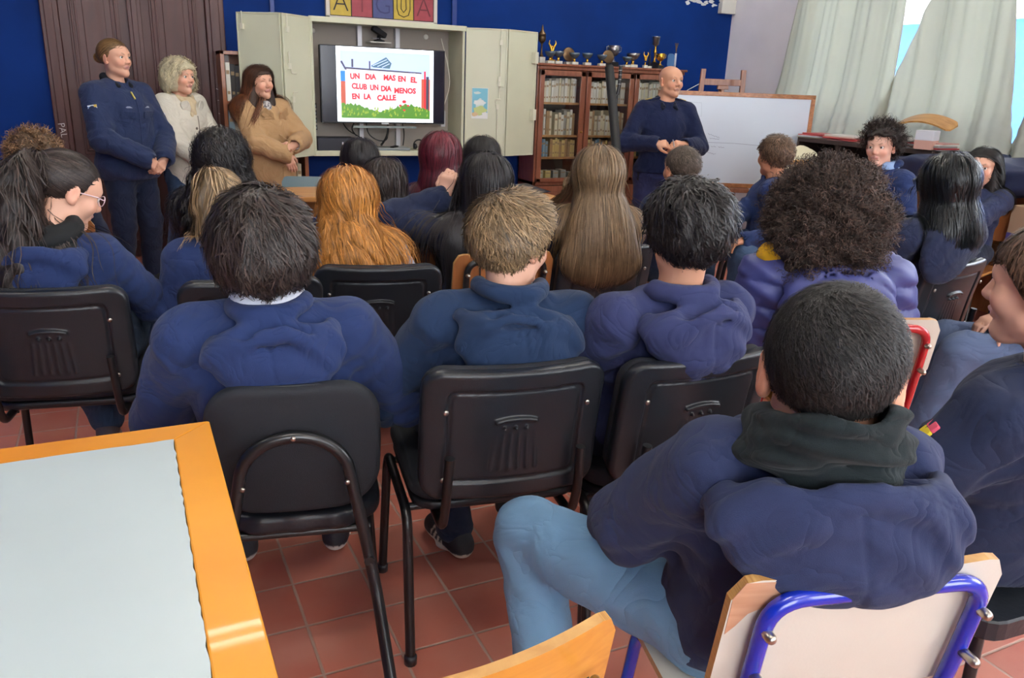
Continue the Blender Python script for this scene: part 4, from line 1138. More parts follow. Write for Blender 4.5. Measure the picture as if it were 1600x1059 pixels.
# ------------------------------------------------------------------ cabinet with the television
ORD = ['first', 'second', 'third', 'fourth', 'fifth', 'sixth', 'seventh', 'eighth', 'ninth', 'tenth', 'eleventh', 'twelfth', 'thirteenth', 'fourteenth', 'fifteenth', 'sixteenth', 'seventeenth', 'eighteenth', 'nineteenth', 'twentieth']
M_CREAM = mat('cream_metal', (204, 205, 180), .42, var=.06, vscale=3)
M_DARK = mat('dark_plastic', (22, 24, 30), .4)
def media_cabinet():
    t = thing('metal_cabinet', 'cream metal wall cabinet with folding doors standing open round the television', 'cabinet', (1.97, 6.40, 0))
    X0, X1, Z0, Z1, D = -.625, .625, .80, 1.81, .33
    b = MB()
    b.box(X0, X1, 0, D, Z1 - .03, Z1).box(X0, X1, 0, D, Z0, Z0 + .035).box(X0, X0 + .022, 0, D, Z0, Z1).box(X1 - .022, X1, 0, D, Z0, Z1)
    b.box(X0 - .008, X1 + .008, -.012, .0, Z1 - .035, Z1 + .004).box(X0 - .005, X1 + .005, -.012, 0, Z0 - .005, Z0 + .03)
    b.build('body', M_CREAM, t, .003)
    quick_box('back_panel', mat('grey_beige_panel', (168, 158, 148), .7), X0 + .02, X1 - .02, D - .012, D, Z0 + .03, Z1 - .03, t)
    al = mat('aluminium_rail', (205, 205, 208), .35, .3)
    for x in (-.19, .125): quick_box('mounting_rail', al, x, x + .035, D - .06, D - .012, Z0 + .035, Z1 - .03, t)
    for x, z in ((-.535, 1.725), (.40, 1.73)):
        MB().lathe([(.020, 0), (.020, .006), (.008, .010)], (0, 0, 0), 18).build('wall_socket', mat('white_plastic', (225, 222, 212), .5), t, 0, (x, D - .012, z), (R(90), 0, 0))
    def leaf(p, q, hand, latches, poster=False):
        p = Vector((p[0] - 1.97, p[1] - 6.40, 0)); q = Vector((q[0] - 1.97, q[1] - 6.40, 0)); w = (q - p).length
        a = math.atan2(q.y - p.y, q.x - p.x)
        m = MB().box(0, w, -.009, .009, Z0 - .0, Z1 - .005)
        for xx in (0, w - .012): m.box(xx, xx + .012, -.014, .012, Z0, Z1 - .005)
        m.box(0, w, -.014, .012, Z0, Z0 + .01).box(0, w, -.014, .012, Z1 - .015, Z1 - .005)
        o = m.build('door', M_CREAM, t, .002, p, (0, 0, a))
        hw = mat('cream_hardware', (214, 212, 192), .4)
        for (x, z, k) in latches:
            h = MB()
            if k == 'bolt': h.box(x - .012, x + .012, -.030, -.010, z - .02, z + .02).tube([(x, -.02, z), (x, -.02, z + .10)], .004, 8)
            elif k == 'boltd': h.box(x - .012, x + .012, -.030, -.010, z - .02, z + .02).tube([(x, -.02, z), (x, -.02, z - .16)], .004, 8)
            elif k == 'rod': h.tube([(x, -.02, z - .22), (x, -.02, z + .22)], .0045, 8)
            elif k == 'hook': h.tube(arc_path([(x, -.02, z + .05), (x, -.02, z), (x + .045, -.03, z)], .015), .004, 8)
            elif k == 'hooku': h.tube(arc_path([(x, -.02, z - .05), (x, -.02, z), (x + .045, -.03, z)], .015), .004, 8)
            else: h.box(x - .018, x + .018, -.052, -.012, z - .045, z + .045)
            h.build('latch' if k != 'box' else 'lock_box', hw, o)
        return o
    # bolts face the room, i.e. local -y of each leaf
    L1 = leaf((.832, 6.396), (1.095, 6.165), 0, [(.05, 1.71, 'bolt')])
    L2 = leaf((1.095, 6.165), (1.345, 6.39), 0, [(.045, 1.70, 'bolt'), (.05, 1.45, 'bolt'), (.07, 1.40, 'hook'), (.08, 1.27, 'hooku'), (.075, 1.22, 'boltd'), (.075, 1.0, 'boltd')])
    Rr = leaf((2.60, 6.395), (2.915, 6.27), 0, [(.285, 1.70, 'bolt'), (.285, 1.53, 'rod'), (.27, 1.36, 'hook'), (.28, 1.42, 'boltd'), (.25, 1.26, 'hooku'), (.27, 1.20, 'boltd'), (.27, .98, 'rod')])
    R2 = leaf((2.915, 6.27), (3.235, 6.385), 0, [(.30, 1.60, 'box'), (.30, 1.14, 'box')])
    # poster hangs on a door: a thing of its own
    a = math.atan2(-.125, .315)
    pt = thing('poster', 'small blue, white and yellow-green poster on the right cabinet door', 'poster', (2.60, 6.395, 0), a)
    cols = [('poster_blue', (118, 186, 206)), ('poster_pale', (208, 224, 220)), ('poster_green', (186, 200, 128)), ('poster_white', (225, 228, 224)), ('poster_sand', (206, 178, 138))]
    PM = [mat(n, c, .5) for n, c in cols]
    x0, x1, z0, z1 = .055, .19, 1.10, 1.345; y = -.0155
    m = MB().box(x0, x1, y, y + .001, z0, z1, 3)
    def blob(cx, cz, rx, rz, mi, k, n=20, wob=.15, s=1):
        pts = [(cx + rx * (1 + wob * math.sin(5 * a_ + s)) * math.cos(a_), cz + rz * (1 + wob * math.cos(4 * a_ + s)) * math.sin(a_)) for a_ in np.linspace(0, 2 * PI, n, endpoint=False)]
        m.add([(min(max(px_, x0 + .004), x1 - .004), y - .0003 * k, min(max(pz, z0 + .006), z1 - .004)) for px_, pz in pts], [tuple(range(n))[::-1]], mi)
    m.add([(x0 + .004, y - .0003, z0 + .03), (x1 - .004, y - .0003, z0 + .03), (x1 - .004, y - .0003, z1 - .004), (x0 + .004, y - .0003, z1 - .004)], [(0, 1, 2, 3)], 0)
    blob(.12, 1.215, .035, .045, 1, 2); blob(.12, 1.23, .05, .02, 3, 3, s=2); blob(.125, 1.165, .055, .036, 2, 4); blob(.08, 1.135, .03, .016, 4, 5); blob(.165, 1.14, .025, .014, 3, 6); blob(.1, 1.305, .03, .01, 1, 7)
    m.build('print', PM, pt)
    return t
media_cabinet()
def television():
    t = thing('television', 'black flat television showing a slide of a white wall with red letters', 'television', (1.925, 6.43, 1.0))
    W2, H = .507, .575; z0 = .045
    MB().rbox(-W2, W2, -.004, .035, z0, z0 + H, .008).build('casing', M_DARK, t)
    quick_box('stand_bar', mat('grey_metal', (120, 130, 128), .4, .5), -.26, .26, -.01, .01, z0 - .035, z0 - .018, t)
    quick_box('maker_badge', mat('badge', (170, 176, 176), .3, .6), -.03, .03, -.007, -.003, z0 - .006, z0 + .008, t)
    quick_box('dark_screen', mat('screen_off', (14, 16, 34), .18, spec=.5), -W2 + .008, W2 - .008, -.0065, -.004, z0 + .012, z0 + H - .008, t)
    def E(n, c, s=.85): return mat('screen_' + n, c, .3, emit=s)
    ms = [E('white', (235, 245, 255), 1.35), E('sky', (176, 196, 240)), E('wall', (206, 206, 214)), E('grass', (78, 128, 48)), E('red', (206, 40, 52)), E('brick', (176, 84, 66)), E('blue', (40, 120, 210)), E('tank', (70, 104, 124)), E('line', (60, 60, 80)), E('grass2', (136, 160, 60)), E('wall2', (190, 190, 200))]
    y = -.0068; m = MB()
    def poly(pts, mi, k): m.add([(x, y - .00012 * k, z) for x, z in pts], [tuple(range(len(pts)))], mi)
    sx0, sx1, sz0, sz1 = -.383, .407, z0 + .012, z0 + H - .006
    poly([(sx0, sz0), (sx1, sz0), (sx1, sz1), (sx0, sz1)], 0, 0)
    px0, px1, pz0, pz1 = -.352, .378, sz0 + .028, sz1 - .030
    U = lambda u, v: (px0 + (px1 - px0) * u, pz0 + (pz1 - pz0) * v)
    R4 = lambda u0, u1, v0, v1, mi, k: poly([U(u0, v0), U(u1, v0), U(u1, v1), U(u0, v1)], mi, k)
    R4(0, 1, 0, 1, 1, 1)
    R4(0, .08, .1, .55, 5, 2); R4(0, .06, .55, .70, 6, 3)
    R4(.90, 1, .1, .62, 5, 2); R4(.93, .95, .1, .74, 4, 3); R4(.955, .985, .1, .66, 8, 3)
    poly([U(.05, .10), U(.90, .08), U(.90, .72), U(.05, .76)], 2, 4)
    poly([U(.05, .735), U(.90, .70), U(.90, .72), U(.05, .76)], 8, 5)
    poly([U(.33, .79), U(.50, .93), U(.56, .84), U(.54, .76), U(.36, .77)], 7, 6)
    for k in range(3): poly([U(.35 + .05 * k, .80 - .01 * k), U(.505 + .015 * k, .90 - .03 * k), U(.51 + .015 * k, .89 - .03 * k), U(.355 + .05 * k, .79 - .01 * k)], 1, 7)
    R4(.31, .325, .74, .86, 8, 6); R4(.12, .14, .76, .88, 8, 6); poly([U(.0, .84), U(.02, .85), U(.07, .72), U(.05, .72)], 8, 6)
    rs = random.Random(7)
    n = 60; top = [U(u, .165 + .05 * math.sin(u * 9 + 1) + rs.uniform(-.02, .03)) for u in np.linspace(1, 0, n)]
    poly([U(0, 0), U(1, 0)] + top, 3, 8)
    for k in range(60):
        u, v = rs.random(), rs.uniform(.02, .15); poly([U(u, v), U(u + .02, v + .005), U(u + .012, v + .05)], 9, 9)
    for k in range(14): u, v = rs.uniform(.08, .8), rs.uniform(.22, .7); R4(u, u + rs.uniform(.02, .08), v, v + .015, 10, 5)
    pic = m.build('picture', ms, t)
    rm = ms[4]
    def word(txt, u, v, size, rot=0, sx=1.0):
        x, z = U(u, v)
        M = Matrix.Translation((x, y - .0016, z)) @ Matrix.Rotation(PI / 2, 4, 'X') @ Matrix.Rotation(R(rot), 4, 'Z') @ Matrix.Diagonal((sx, 1, 1, 1))
        link_mesh('red_letters', text_mesh(txt, size, M=M, offset=.0026, extrude=.0002), rm, pic)
    s = .056
    for txt, u, v, w_ in (('UN', .155, .625, 1), ('DiA', .325, .625, 1), ('MAS', .535, .62, 1.0), ('EN', .675, .61, 1.0), ('EL', .81, .60, 1.05),
                      ('CLUB', .20, .475, .95), ('UN', .365, .465, .9), ('DíA', .495, .455, 1), ('MENOS', .71, .43, 1.05), ('EN', .16, .325, .95), ('LA', .285, .325, .95), ('CALLE', .50, .315, 1.05)):
        word(txt, u, v, s, rs.uniform(-3, 3), w_ * .92)
    for (u, v, r) in ((.70, .265, .018), (.655, .205, .011), (.745, .205, .011), (.70, .135, .011), (.70, .20, .005)):
        x, z = U(u, v); MB().add([(x + r * math.cos(a), y - .0015, z + r * .7 * math.sin(a)) for a in np.linspace(0, 2 * PI, 6, endpoint=False)], [tuple(range(6))]).build('red_ball_patch', rm, pic)
television()
def cabinet_contents():
    # video camera on a small white shelf
    t = thing('small_shelf', 'narrow white shelf above the television inside the cabinet', 'shelf', (1.93, 6.60, 1.665))
    quick_box('board', mat('white_plastic', (225, 222, 212), .5), -.085, .085, -.07, .07, -.008, 0, t)
    t = thing('conference_camera', 'black camera tilted on its stand above the television', 'camera', (1.93, 6.58, 1.665))
    MB().lathe([(.045, 0), (.045, .012), (.02, .018), (.016, .05)], seg=18).build('stand', M_DARK, t)
    MB().rbox(-.065, .065, -.02, .02, -.022, .022, .012).build('body', M_DARK, t, 0, (0, 0, .075), (0, R(28), R(10)))
    quick_box('silver_top', mat('silver_plastic', (170, 172, 176), .35), -.06, .06, -.018, .02, .023, .027, t.children[-1])
    t = thing('recorder_box', 'black electronic box at the lower left inside the cabinet', 'recorder', (1.535, 6.52, .835))
    MB().rbox(-.155, .155, -.10, .10, 0, .095, .006).build('casing', mat('dark_bluish_plastic', (34, 34, 48), .45), t)
    quick_box('front_plate', mat('dark_bluish_plastic2', (26, 26, 38), .3), -.15, .15, -.102, -.10, .008, .088, t)
    quick_box('indicator', mat('white_mark', (200, 200, 210), .5), .035, .045, -.104, -.102, .045, .065, t)
    t = thing('laptop', 'flat grey laptop lying closed below the television', 'laptop', (1.985, 6.50, .835), R(-4))
    MB().rbox(-.15, .15, -.10, .10, .0, .010, .012, axis='z').build('base', mat('laptop_grey', (130, 138, 142), .35, .4), t)
    MB().rbox(-.15, .15, -.10, .10, .011, .019, .012, axis='z').build('lid', mat('laptop_lid', (158, 166, 168), .3, .4), t)
    t = thing('phone', 'slim dark device lying on the laptop', 'phone', (2.02, 6.49, .8545), R(52))
    MB().rbox(-.06, .06, -.015, .015, 0, .010, .006, axis='z').build('body', M_DARK, t)
    t = thing('headset', 'black headset lying at the lower right inside the cabinet', 'headset', (2.235, 6.50, .835))
    MB().tube([(.045 * math.cos(a), 0, .035 + .045 * math.sin(a)) for a in np.linspace(0, PI, 14)], .006).build('headband', M_DARK, t)
    for s in (-1, 1): MB().lathe([(.022, 0), (.026, .01), (.02, .024)], (0, 0, 0), 14).build('ear_cushion', M_DARK, t, 0, (s * .045, 0, .026), (0, R(s * -90), 0))
    cab = mat('black_cable', (20, 20, 22), .5)
    runs = [([(1.62, 6.66, 1.08), (1.66, 6.62, .98), (1.76, 6.6, .93), (1.85, 6.58, .86)], 'black cable looping down behind the recorder box'),
            ([(1.76, 6.66, 1.08), (1.69, 6.6, .99), (1.72, 6.55, .94)], 'short black cable crossing above the recorder box'),
            ([(1.83, 6.66, 1.06), (1.83, 6.6, .95), (1.90, 6.56, .90), (1.98, 6.55, .90), (2.0, 6.6, 1.06)], 'black cable hanging in a loop below the middle of the television'),
            ([(2.02, 6.66, 1.06), (2.0, 6.6, .94), (1.93, 6.56, .865)], 'thick black cable running to the back of the laptop'),
            ([(2.14, 6.66, 1.06), (2.15, 6.62, .95), (2.13, 6.6, .86)], 'black cable hanging at the right rail'),
            ([(2.47, 6.62, 1.72), (2.52, 6.58, 1.5), (2.53, 6.56, 1.35), (2.47, 6.58, 1.15)], 'white cable bowed along the right side inside the cabinet'),
            ([(1.37, 6.6, 1.15), (1.40, 6.56, 1.10), (1.38, 6.56, 1.0), (1.39, 6.56, .9)], 'black cable at the left edge inside the cabinet')]
    for p, lab in runs:
        o = MB().tube(arc_path(p, .1, 8), .0045 if 'thick' not in lab else .009, 8).build('cable', mat('white_cable', (222, 220, 205), .5) if lab.startswith('white') else cab)
        tag(o, lab, 'cable')
    t = thing('power_adapter', 'white power unit at the right inside the cabinet, beside the television', 'power adapter', (2.46, 6.56, 1.02)); quick_box('body', mat('grey_white_plastic', (196, 200, 206), .5), -.02, .02, -.03, .03, 0, .13, t, .004)
    for k in range(4):
        t = thing('network_box', 'small dark network box at the left inside the cabinet, ' + ['lowest', 'second from below', 'third from below', 'topmost'][k] + ' of four', 'network box', (1.378, 6.54, .985 + .055 * k))
        quick_box('body', M_DARK, -.018, .018, -.05, .05, 0, .04, t, .003); quick_box('port_row', mat('port_grey', (140, 150, 160), .5), -.012, .012, -.052, -.05, .01, .025, t)
cabinet_contents()
def letter_sign():
    t = thing('letter_sign', 'row of coloured letter tiles in a white frame above the cabinet', 'sign', (2.0, 6.70, 1.815))
    fr = MB().box(-.46, .46, -.01, .03, 0, .03).box(-.46, -.43, -.01, .03, 0, .27).box(.43, .46, -.01, .03, 0, .27).box(-.46, .46, -.01, .03, .24, .27)
    fr.build('frame', mat('sign_frame', (200, 192, 182), .6), t, .002)
    cols = [(186, 158, 50), (150, 52, 66), (58, 66, 122), (190, 162, 58), (150, 48, 62)]
    ink = [(28, 22, 24), (118, 40, 54), (38, 42, 96), (30, 24, 24), (98, 26, 40)]
    quick_box('backing', mat('sign_black', (26, 22, 26), .7), -.43, .43, 0, .02, .03, .24, t)
    for k, ch in enumerate('ATGUA'):
        x0 = -.428 + .1715 * k
        p = quick_box('letter_tile', mat('sign_tile_%d' % (k if k != 3 else 0), cols[k], .5, var=.15, vscale=20), x0 + .003, x0 + .166, -.004, 0, .036, .232, t)
        M = Matrix.Translation((x0 + .085, -.0055, .130)) @ Matrix.Rotation(PI / 2, 4, 'X') @ Matrix.Diagonal((1.0, 1.05, 1, 1))
        im = mat('sign_ink_%d' % k, ink[k], .6)
        if ch == 'U':
            m = MB(); o = [(-.055, .075), (-.055, -.02), (-.04, -.065), (0, -.08), (.04, -.065), (.055, -.02), (.055, .075), (.018, .075), (.022, -.02), (0, -.045), (-.022, -.02), (-.018, .075), (-.055, .075)]
            m.tube([(x0 + .085 + a, -.0055, .135 + b) for a, b in o], .0035, 6); m.build('letter', im, p)
        else: link_mesh('letter', text_mesh(ch, .20, M=M, offset=-.004), im, p)
letter_sign()

# ------------------------------------------------------------------ books and shelves
BOOKC = [('cream', (214, 206, 176)), ('white', (222, 220, 208)), ('pale yellow', (214, 190, 122)), ('tan', (178, 146, 104)), ('blue', (84, 124, 150)), ('brown', (116, 78, 56)), ('red', (150, 62, 54)), ('grey', (160, 160, 150)), ('dark', (52, 50, 52)), ('pale blue', (140, 164, 178)), ('ivory', (206, 200, 186)), ('mauve', (140, 118, 146))]
BOOKM = {}
def book(label, x, y, z, w, h, d, ci, group, lean=0, rz=0):
    """unit book: spine towards -y, base at z=0"""
    if ci not in BOOKM:
        cov = mat('book_cover_' + BOOKC[ci][0].replace(' ', '_'), BOOKC[ci][1], .6)
        pg = mat('book_pages', (215, 208, 190), .8)
        t = thing('book', 'x', 'book')
        MB().box(0, 1, .0, .03, 0, 1).box(0, .06, 0, 1, 0, 1).box(.94, 1, 0, 1, 0, 1).build('cover', cov, t)
        quick_box('pages', pg, .06, .94, .03, .97, .015, .985, t)
        MB().box(.12, .88, -.004, 0, .70, .80).box(.2, .8, -.004, 0, .18, .26).build('spine_band', mat('spine_band_' + ('dark' if ci not in (8, 5) else 'light'), (164, 138, 104) if ci not in (8, 5) else (150, 130, 96), .6), t.children[0])
        BOOKM[ci] = t; o = t
    else: o = copy_tree(BOOKM[ci])
    o.location = (x, y, z); o.scale = (w, d, h); o.rotation_euler = (0, lean, rz)
    o['label'] = label; o['category'] = 'book'; o['group'] = group
    return o
def book_row(x0, x1, y, z, hmin, hmax, where, group, cols, seed, wr=(.018, .036), gap=0, dp=.16):
    rs = random.Random(seed); x = x0 + .003; k = 0
    while True:
        w = rs.uniform(*wr)
        if x + w > x1 - .002: break
        ci = rs.choice(cols); h = rs.uniform(hmin, hmax)
        place = (ORD[k] if k < 20 else 'farthest') + ' from the left'
        book('%s book %s, %s' % (BOOKC[ci][0], where, place), x, y + rs.uniform(0, .015), z, w * .94, h, dp, ci, group)
        x += w; k += 1
        if gap and rs.random() < gap: x += .03
def bookcase():
    t = thing('bookcase', 'reddish wooden bookcase with three glass doors under the trophies', 'bookcase', (4.04, 6.40, 0))
    wd = wood_mat('reddish_bookcase_wood', (142, 88, 66), (116, 66, 48), .35, 4, (10, 10, 1.2), .35)
    X0, X1, H, D = -.775, .70, 1.545, .31
    b = MB()
    b.box(X0, X0 + .03, 0, D, 0, H).box(X1 - .03, X1, 0, D, 0, H).box(X0, X1, D - .012, D, 0, H)
    b.box(X0, X1, 0, D, 0, .08).box(X0, X1, 0, D, .53, .565)
    for x in (-.30, .205): b.box(x - .02, x + .02, .0, D, .08, H)
    b.build('body', wd, t, .003)
    MB().box(X0 - .02, X1 + .07, -.035, D, H, H + .02).box(X0 - .01, X1 + .05, -.02, D, H - .03, H).build('cornice', wd, t, .006)
    lining = mat('bookcase_back', (52, 36, 34), .8)
    quick_box('back_lining', lining, X0 + .03, X1 - .03, D - .018, D - .012, .565, H - .03, t)
    bays = [(X0 + .03, -.32), (-.28, .185), (.225, X1 - .03)]
    shelves = [.565, .775, .965, 1.245]
    sm = wood_mat('shelf_wood', (196, 150, 92), (172, 124, 72), .5, 4, (1, 10, 10))
    for i, (a, c) in enumerate(bays):
        for z in shelves[1:]: quick_box('shelf', sm, a, c, .035, D - .02, z - .018, z, t)
        d = MB(); fw = .045
        d.box(a - .012, a - .012 + fw, -.022, 0, .56, H - .035).box(c + .012 - fw, c + .012, -.022, 0, .56, H - .035)
        d.box(a - .012, c + .012, -.022, 0, .56, .56 + fw * .8).box(a - .012, c + .012, -.022, 0, H - .035 - fw, H - .035)
        o = d.build('glass_door', wd, t, .004)
        quick_box('pane', MATS['glass'], a - .012 + fw, c + .012 - fw, -.013, -.010, .56 + fw * .8, H - .035 - fw, o)
        MB().lathe([(.006, 0), (.010, .01), (.006, .02)], (0, 0, 0), 12).build('knob', mat('brass', (180, 140, 70), .3, .9), o, 0, (c - .01, -.022, 1.0), (R(90), 0, 0))
        d = MB().box(a - .012, c + .012, -.020, 0, .085, .525).box(a + .04, c - .04, -.026, -.02, .14, .47)
        o = d.build('lower_door', wd, t, .004)
        MB().lathe([(.006, 0), (.010, .01), (.006, .02)], (0, 0, 0), 12).build('knob', mat('brass', (180, 140, 70), .3, .9), o, 0, (c - .02, -.026, .32), (R(90), 0, 0))
    dn = ['left', 'middle', 'right']
    pal = [[0, 1, 10, 10, 1, 7], [0, 1, 0, 3, 10, 7], [2, 2, 0, 3, 3, 4, 9], [3, 0, 7, 10]]
    for i, (a, c) in enumerate(bays):
        for j, (z, hm, hM) in enumerate(((1.245, .17, .21), (.965, .17, .225), (.775, .13, .165))):
            xs = 4.04 + a
            if i == 0 and j == 2:
                book_row(xs + .004, xs + .15, 6.46, z, hm, hM, 'on the left case\'s third shelf, blue end', 'books behind the left bookcase door', [4, 9, 4, 11], 60)
                book_row(xs + .155, 4.04 + c, 6.46, z, hm, hM, 'on the left case\'s third shelf, yellowish end', 'books behind the left bookcase door', [2, 3, 2, 0], 61)
            else:
                book_row(xs + .004, 4.04 + c, 6.46, z, hm, hM, 'on the %s shelf behind the %s glass door' % (['top', 'second', 'third'][j], dn[i]), 'books behind the %s bookcase door' % dn[i], pal[j], 20 + i * 5 + j, gap=.04)
        rs = random.Random(i + 90)
        for k in range(5):
            ci = rs.choice([3, 0, 7, 2]); x = 4.04 + a + .05 + k * .078
            book('small %s booklet behind the %s glass door\'s foot, %s from the left' % (BOOKC[ci][0], dn[i], ORD[k]), x, 6.47, .565, .055, rs.uniform(.06, .10), .1, ci, 'booklets on the lowest bookcase shelf')
bookcase()
def left_shelf():
    t = thing('wooden_shelf_unit', 'narrow brown wooden shelf unit half hidden by the open left cabinet door', 'shelf unit', (.70, 6.42, 0))
    wd = wood_mat('brown_shelf_wood', (150, 88, 48), (122, 66, 36), .4, 4, (10, 10, 1.2))
    b = MB().box(0, .028, 0, .27, 0, 1.54).box(.575, .603, 0, .27, 0, 1.54).box(0, .603, .26, .27, 0, 1.54).box(0, .603, 0, .27, 1.515, 1.54)
    b.build('body', wd, t, .002)
    for z in (.10, .47, .86, 1.19): quick_box('shelf', wd, .028, .575, .005, .26, z - .02, z, t)
    g = 'folders and books on the brown shelf unit'
    for k, (x, w, h, ci, z) in enumerate([(.735, .03, .27, 1, 1.19), (.768, .03, .26, 8, 1.19), (.80, .03, .25, 8, 1.19), (.832, .03, .26, 5, 1.19), (.735, .04, .26, 9, .86), (.777, .03, .25, 1, .86), (.81, .03, .23, 8, .86), (.845, .03, .25, 3, .86), (1.10, .03, .26, 8, .47), (1.133, .025, .24, 7, .47), (1.161, .022, .26, 1, .47), (1.186, .03, .25, 3, .47), (1.22, .03, .26, 0, .47), (1.062, .03, .25, 5, .47)]):
        book('%s folder on the brown shelf unit, %s' % (BOOKC[ci][0], ['leftmost on the top shelf', 'second on the top shelf', 'third on the top shelf', 'fourth on the top shelf', 'leftmost on the middle shelf', 'second on the middle shelf', 'third on the middle shelf', 'fourth on the middle shelf', 'second of the low leaning group', 'third of the low leaning group', 'fourth of the low leaning group', 'fifth of the low leaning group', 'last of the low leaning group', 'first of the low leaning group'][k]), x, 6.45, z, w, h, .2, ci, g)
left_shelf()

# ------------------------------------------------------------------ trophies
M_GOLD = mat('trophy_gold', (206, 160, 66), .25, .95); M_SILV = mat('trophy_silver', (150, 148, 150), .28, .95); M_MARB = mat('trophy_marble', (216, 212, 200), .4, var=.2, vscale=30)
M_BRON = mat('trophy_bronze', (110, 88, 66), .35, .85); M_GREYG = mat('trophy_smoked', (92, 106, 120), .2, .4); M_BLK = mat('trophy_black', (24, 22, 26), .3)
def trophy(label, x, z1, kind, m=M_SILV, base=M_MARB, s=1.0, y=6.50):
    t = thing('trophy', label, 'trophy', (x, y, 1.566), 0, 'trophies along the top of the bookcase')
    t.scale = (s, s, s)
    if kind == 'bowl':
        quick_box('base', base, -.032, .032, -.025, .025, 0, .022, t, .002)
        MB().lathe([(.014, .022), (.010, .035), (.014, .045), (.008, .052)], seg=14).build('stem', M_GOLD, t)
        MB().lathe([(.008, .052), (.03, .062), (.045, .082), (.052, .102), (.049, .102), (.028, .068), (.001, .06)], seg=22).build('bowl', m, t)
    elif kind == 'figure':
        quick_box('base', base, -.022, .022, -.018, .018, 0, .028, t, .002)
        m_ = MB().lathe([(.010, .028), (.006, .045), (.009, .055)], seg=12)
        for q in (-1, 1): m_.tube([(0, 0, .07), (q * .012, 0, .11), (q * .028, 0, .135), (q * .022, 0, .155)], [.012, .010, .006, .003], 8)
        m_.lathe([(.002, .105), (.008, .112), (.002, .122)], seg=10); m_.build('winged_figure', M_GOLD, t)
    elif kind == 'cup':
        quick_box('base', base, -.03, .03, -.025, .025, 0, .03, t, .002)
        MB().lathe([(.022, .03), (.008, .045), (.006, .06), (.014, .068)], seg=14).build('stem', m, t)
        MB().lathe([(.010, .066), (.03, .078), (.038, .10), (.042, .135), (.038, .135), (.03, .1), (.001, .075)], seg=22).build('cup', m, t)
        for q in (-1, 1): MB().tube([(q * .036, 0, .128), (q * .058, 0, .125), (q * .056, 0, .10), (q * .030, 0, .085)], .003, 6).build('handle', m, t)
    elif kind == 'plate':
        quick_box('base', base, -.028, .028, -.02, .02, 0, .018, t, .002)
        MB().lathe([(.001, -.004), (.045, -.003), (.05, 0), (.045, .003), (.001, .004)], seg=24).build('disc', m, t, 0, (0, 0, .068), (R(80), 0, 0))
    elif kind == 'urn':
        quick_box('base', base, -.028, .028, -.025, .025, 0, .05, t, .002)
        MB().lathe([(.02, .05), (.008, .08), (.006, .15), (.012, .16)], seg=14).build('stem', m, t)
        MB().lathe([(.01, .16), (.03, .18), (.034, .205), (.03, .225), (.036, .228), (.03, .24), (.012, .265), (.008, .29), (.002, .31)], seg=20).build('urn', m, t)
    elif kind == 'obelisk':
        quick_box('base', base, -.02, .02, -.018, .018, 0, .02, t)
        MB().add([(-.012, -.012, .02), (.012, -.012, .02), (.012, .012, .02), (-.012, .012, .02), (-.002, -.002, .17), (.002, -.002, .17), (.002, .002, .17), (-.002, .002, .17)], [(0, 1, 5, 4), (1, 2, 6, 5), (2, 3, 7, 6), (3, 0, 4, 7), (4, 5, 6, 7)]).build('spire', m, t)
    elif kind == 'plaque':
        quick_box('base', base, -.035, .035, -.02, .02, 0, .012, t)
        MB().rbox(-.035, .035, -.004, .004, .012, .125, .025).build('plate', m, t)
    elif kind == 'rod':
        quick_box('base', base, -.016, .016, -.016, .016, 0, .02, t)
        MB().lathe([(.008, .02), (.008, .12)], seg=12).build('column', mat('column_white', (210, 214, 226), .3), t)
        m_ = MB()
        for q in (-1, 0, 1): m_.tube([(0, 0, .12), (q * .004, 0, .16), (q * .014, 0, .195)], .003, 6)
        m_.build('spray', M_BRON, t)
    elif kind == 'big':
        quick_box('base', base, -.028, .028, -.028, .028, 0, .05, t)
        MB().lathe([(.02, .05), (.008, .07), (.008, .12), (.016, .14), (.006, .17), (.012, .185)], seg=14).build('stem', M_GOLD, t)
        MB().lathe([(.01, .185), (.028, .195), (.033, .255), (.035, .26), (.031, .26), (.001, .2)], seg=20).build('cup', m, t)
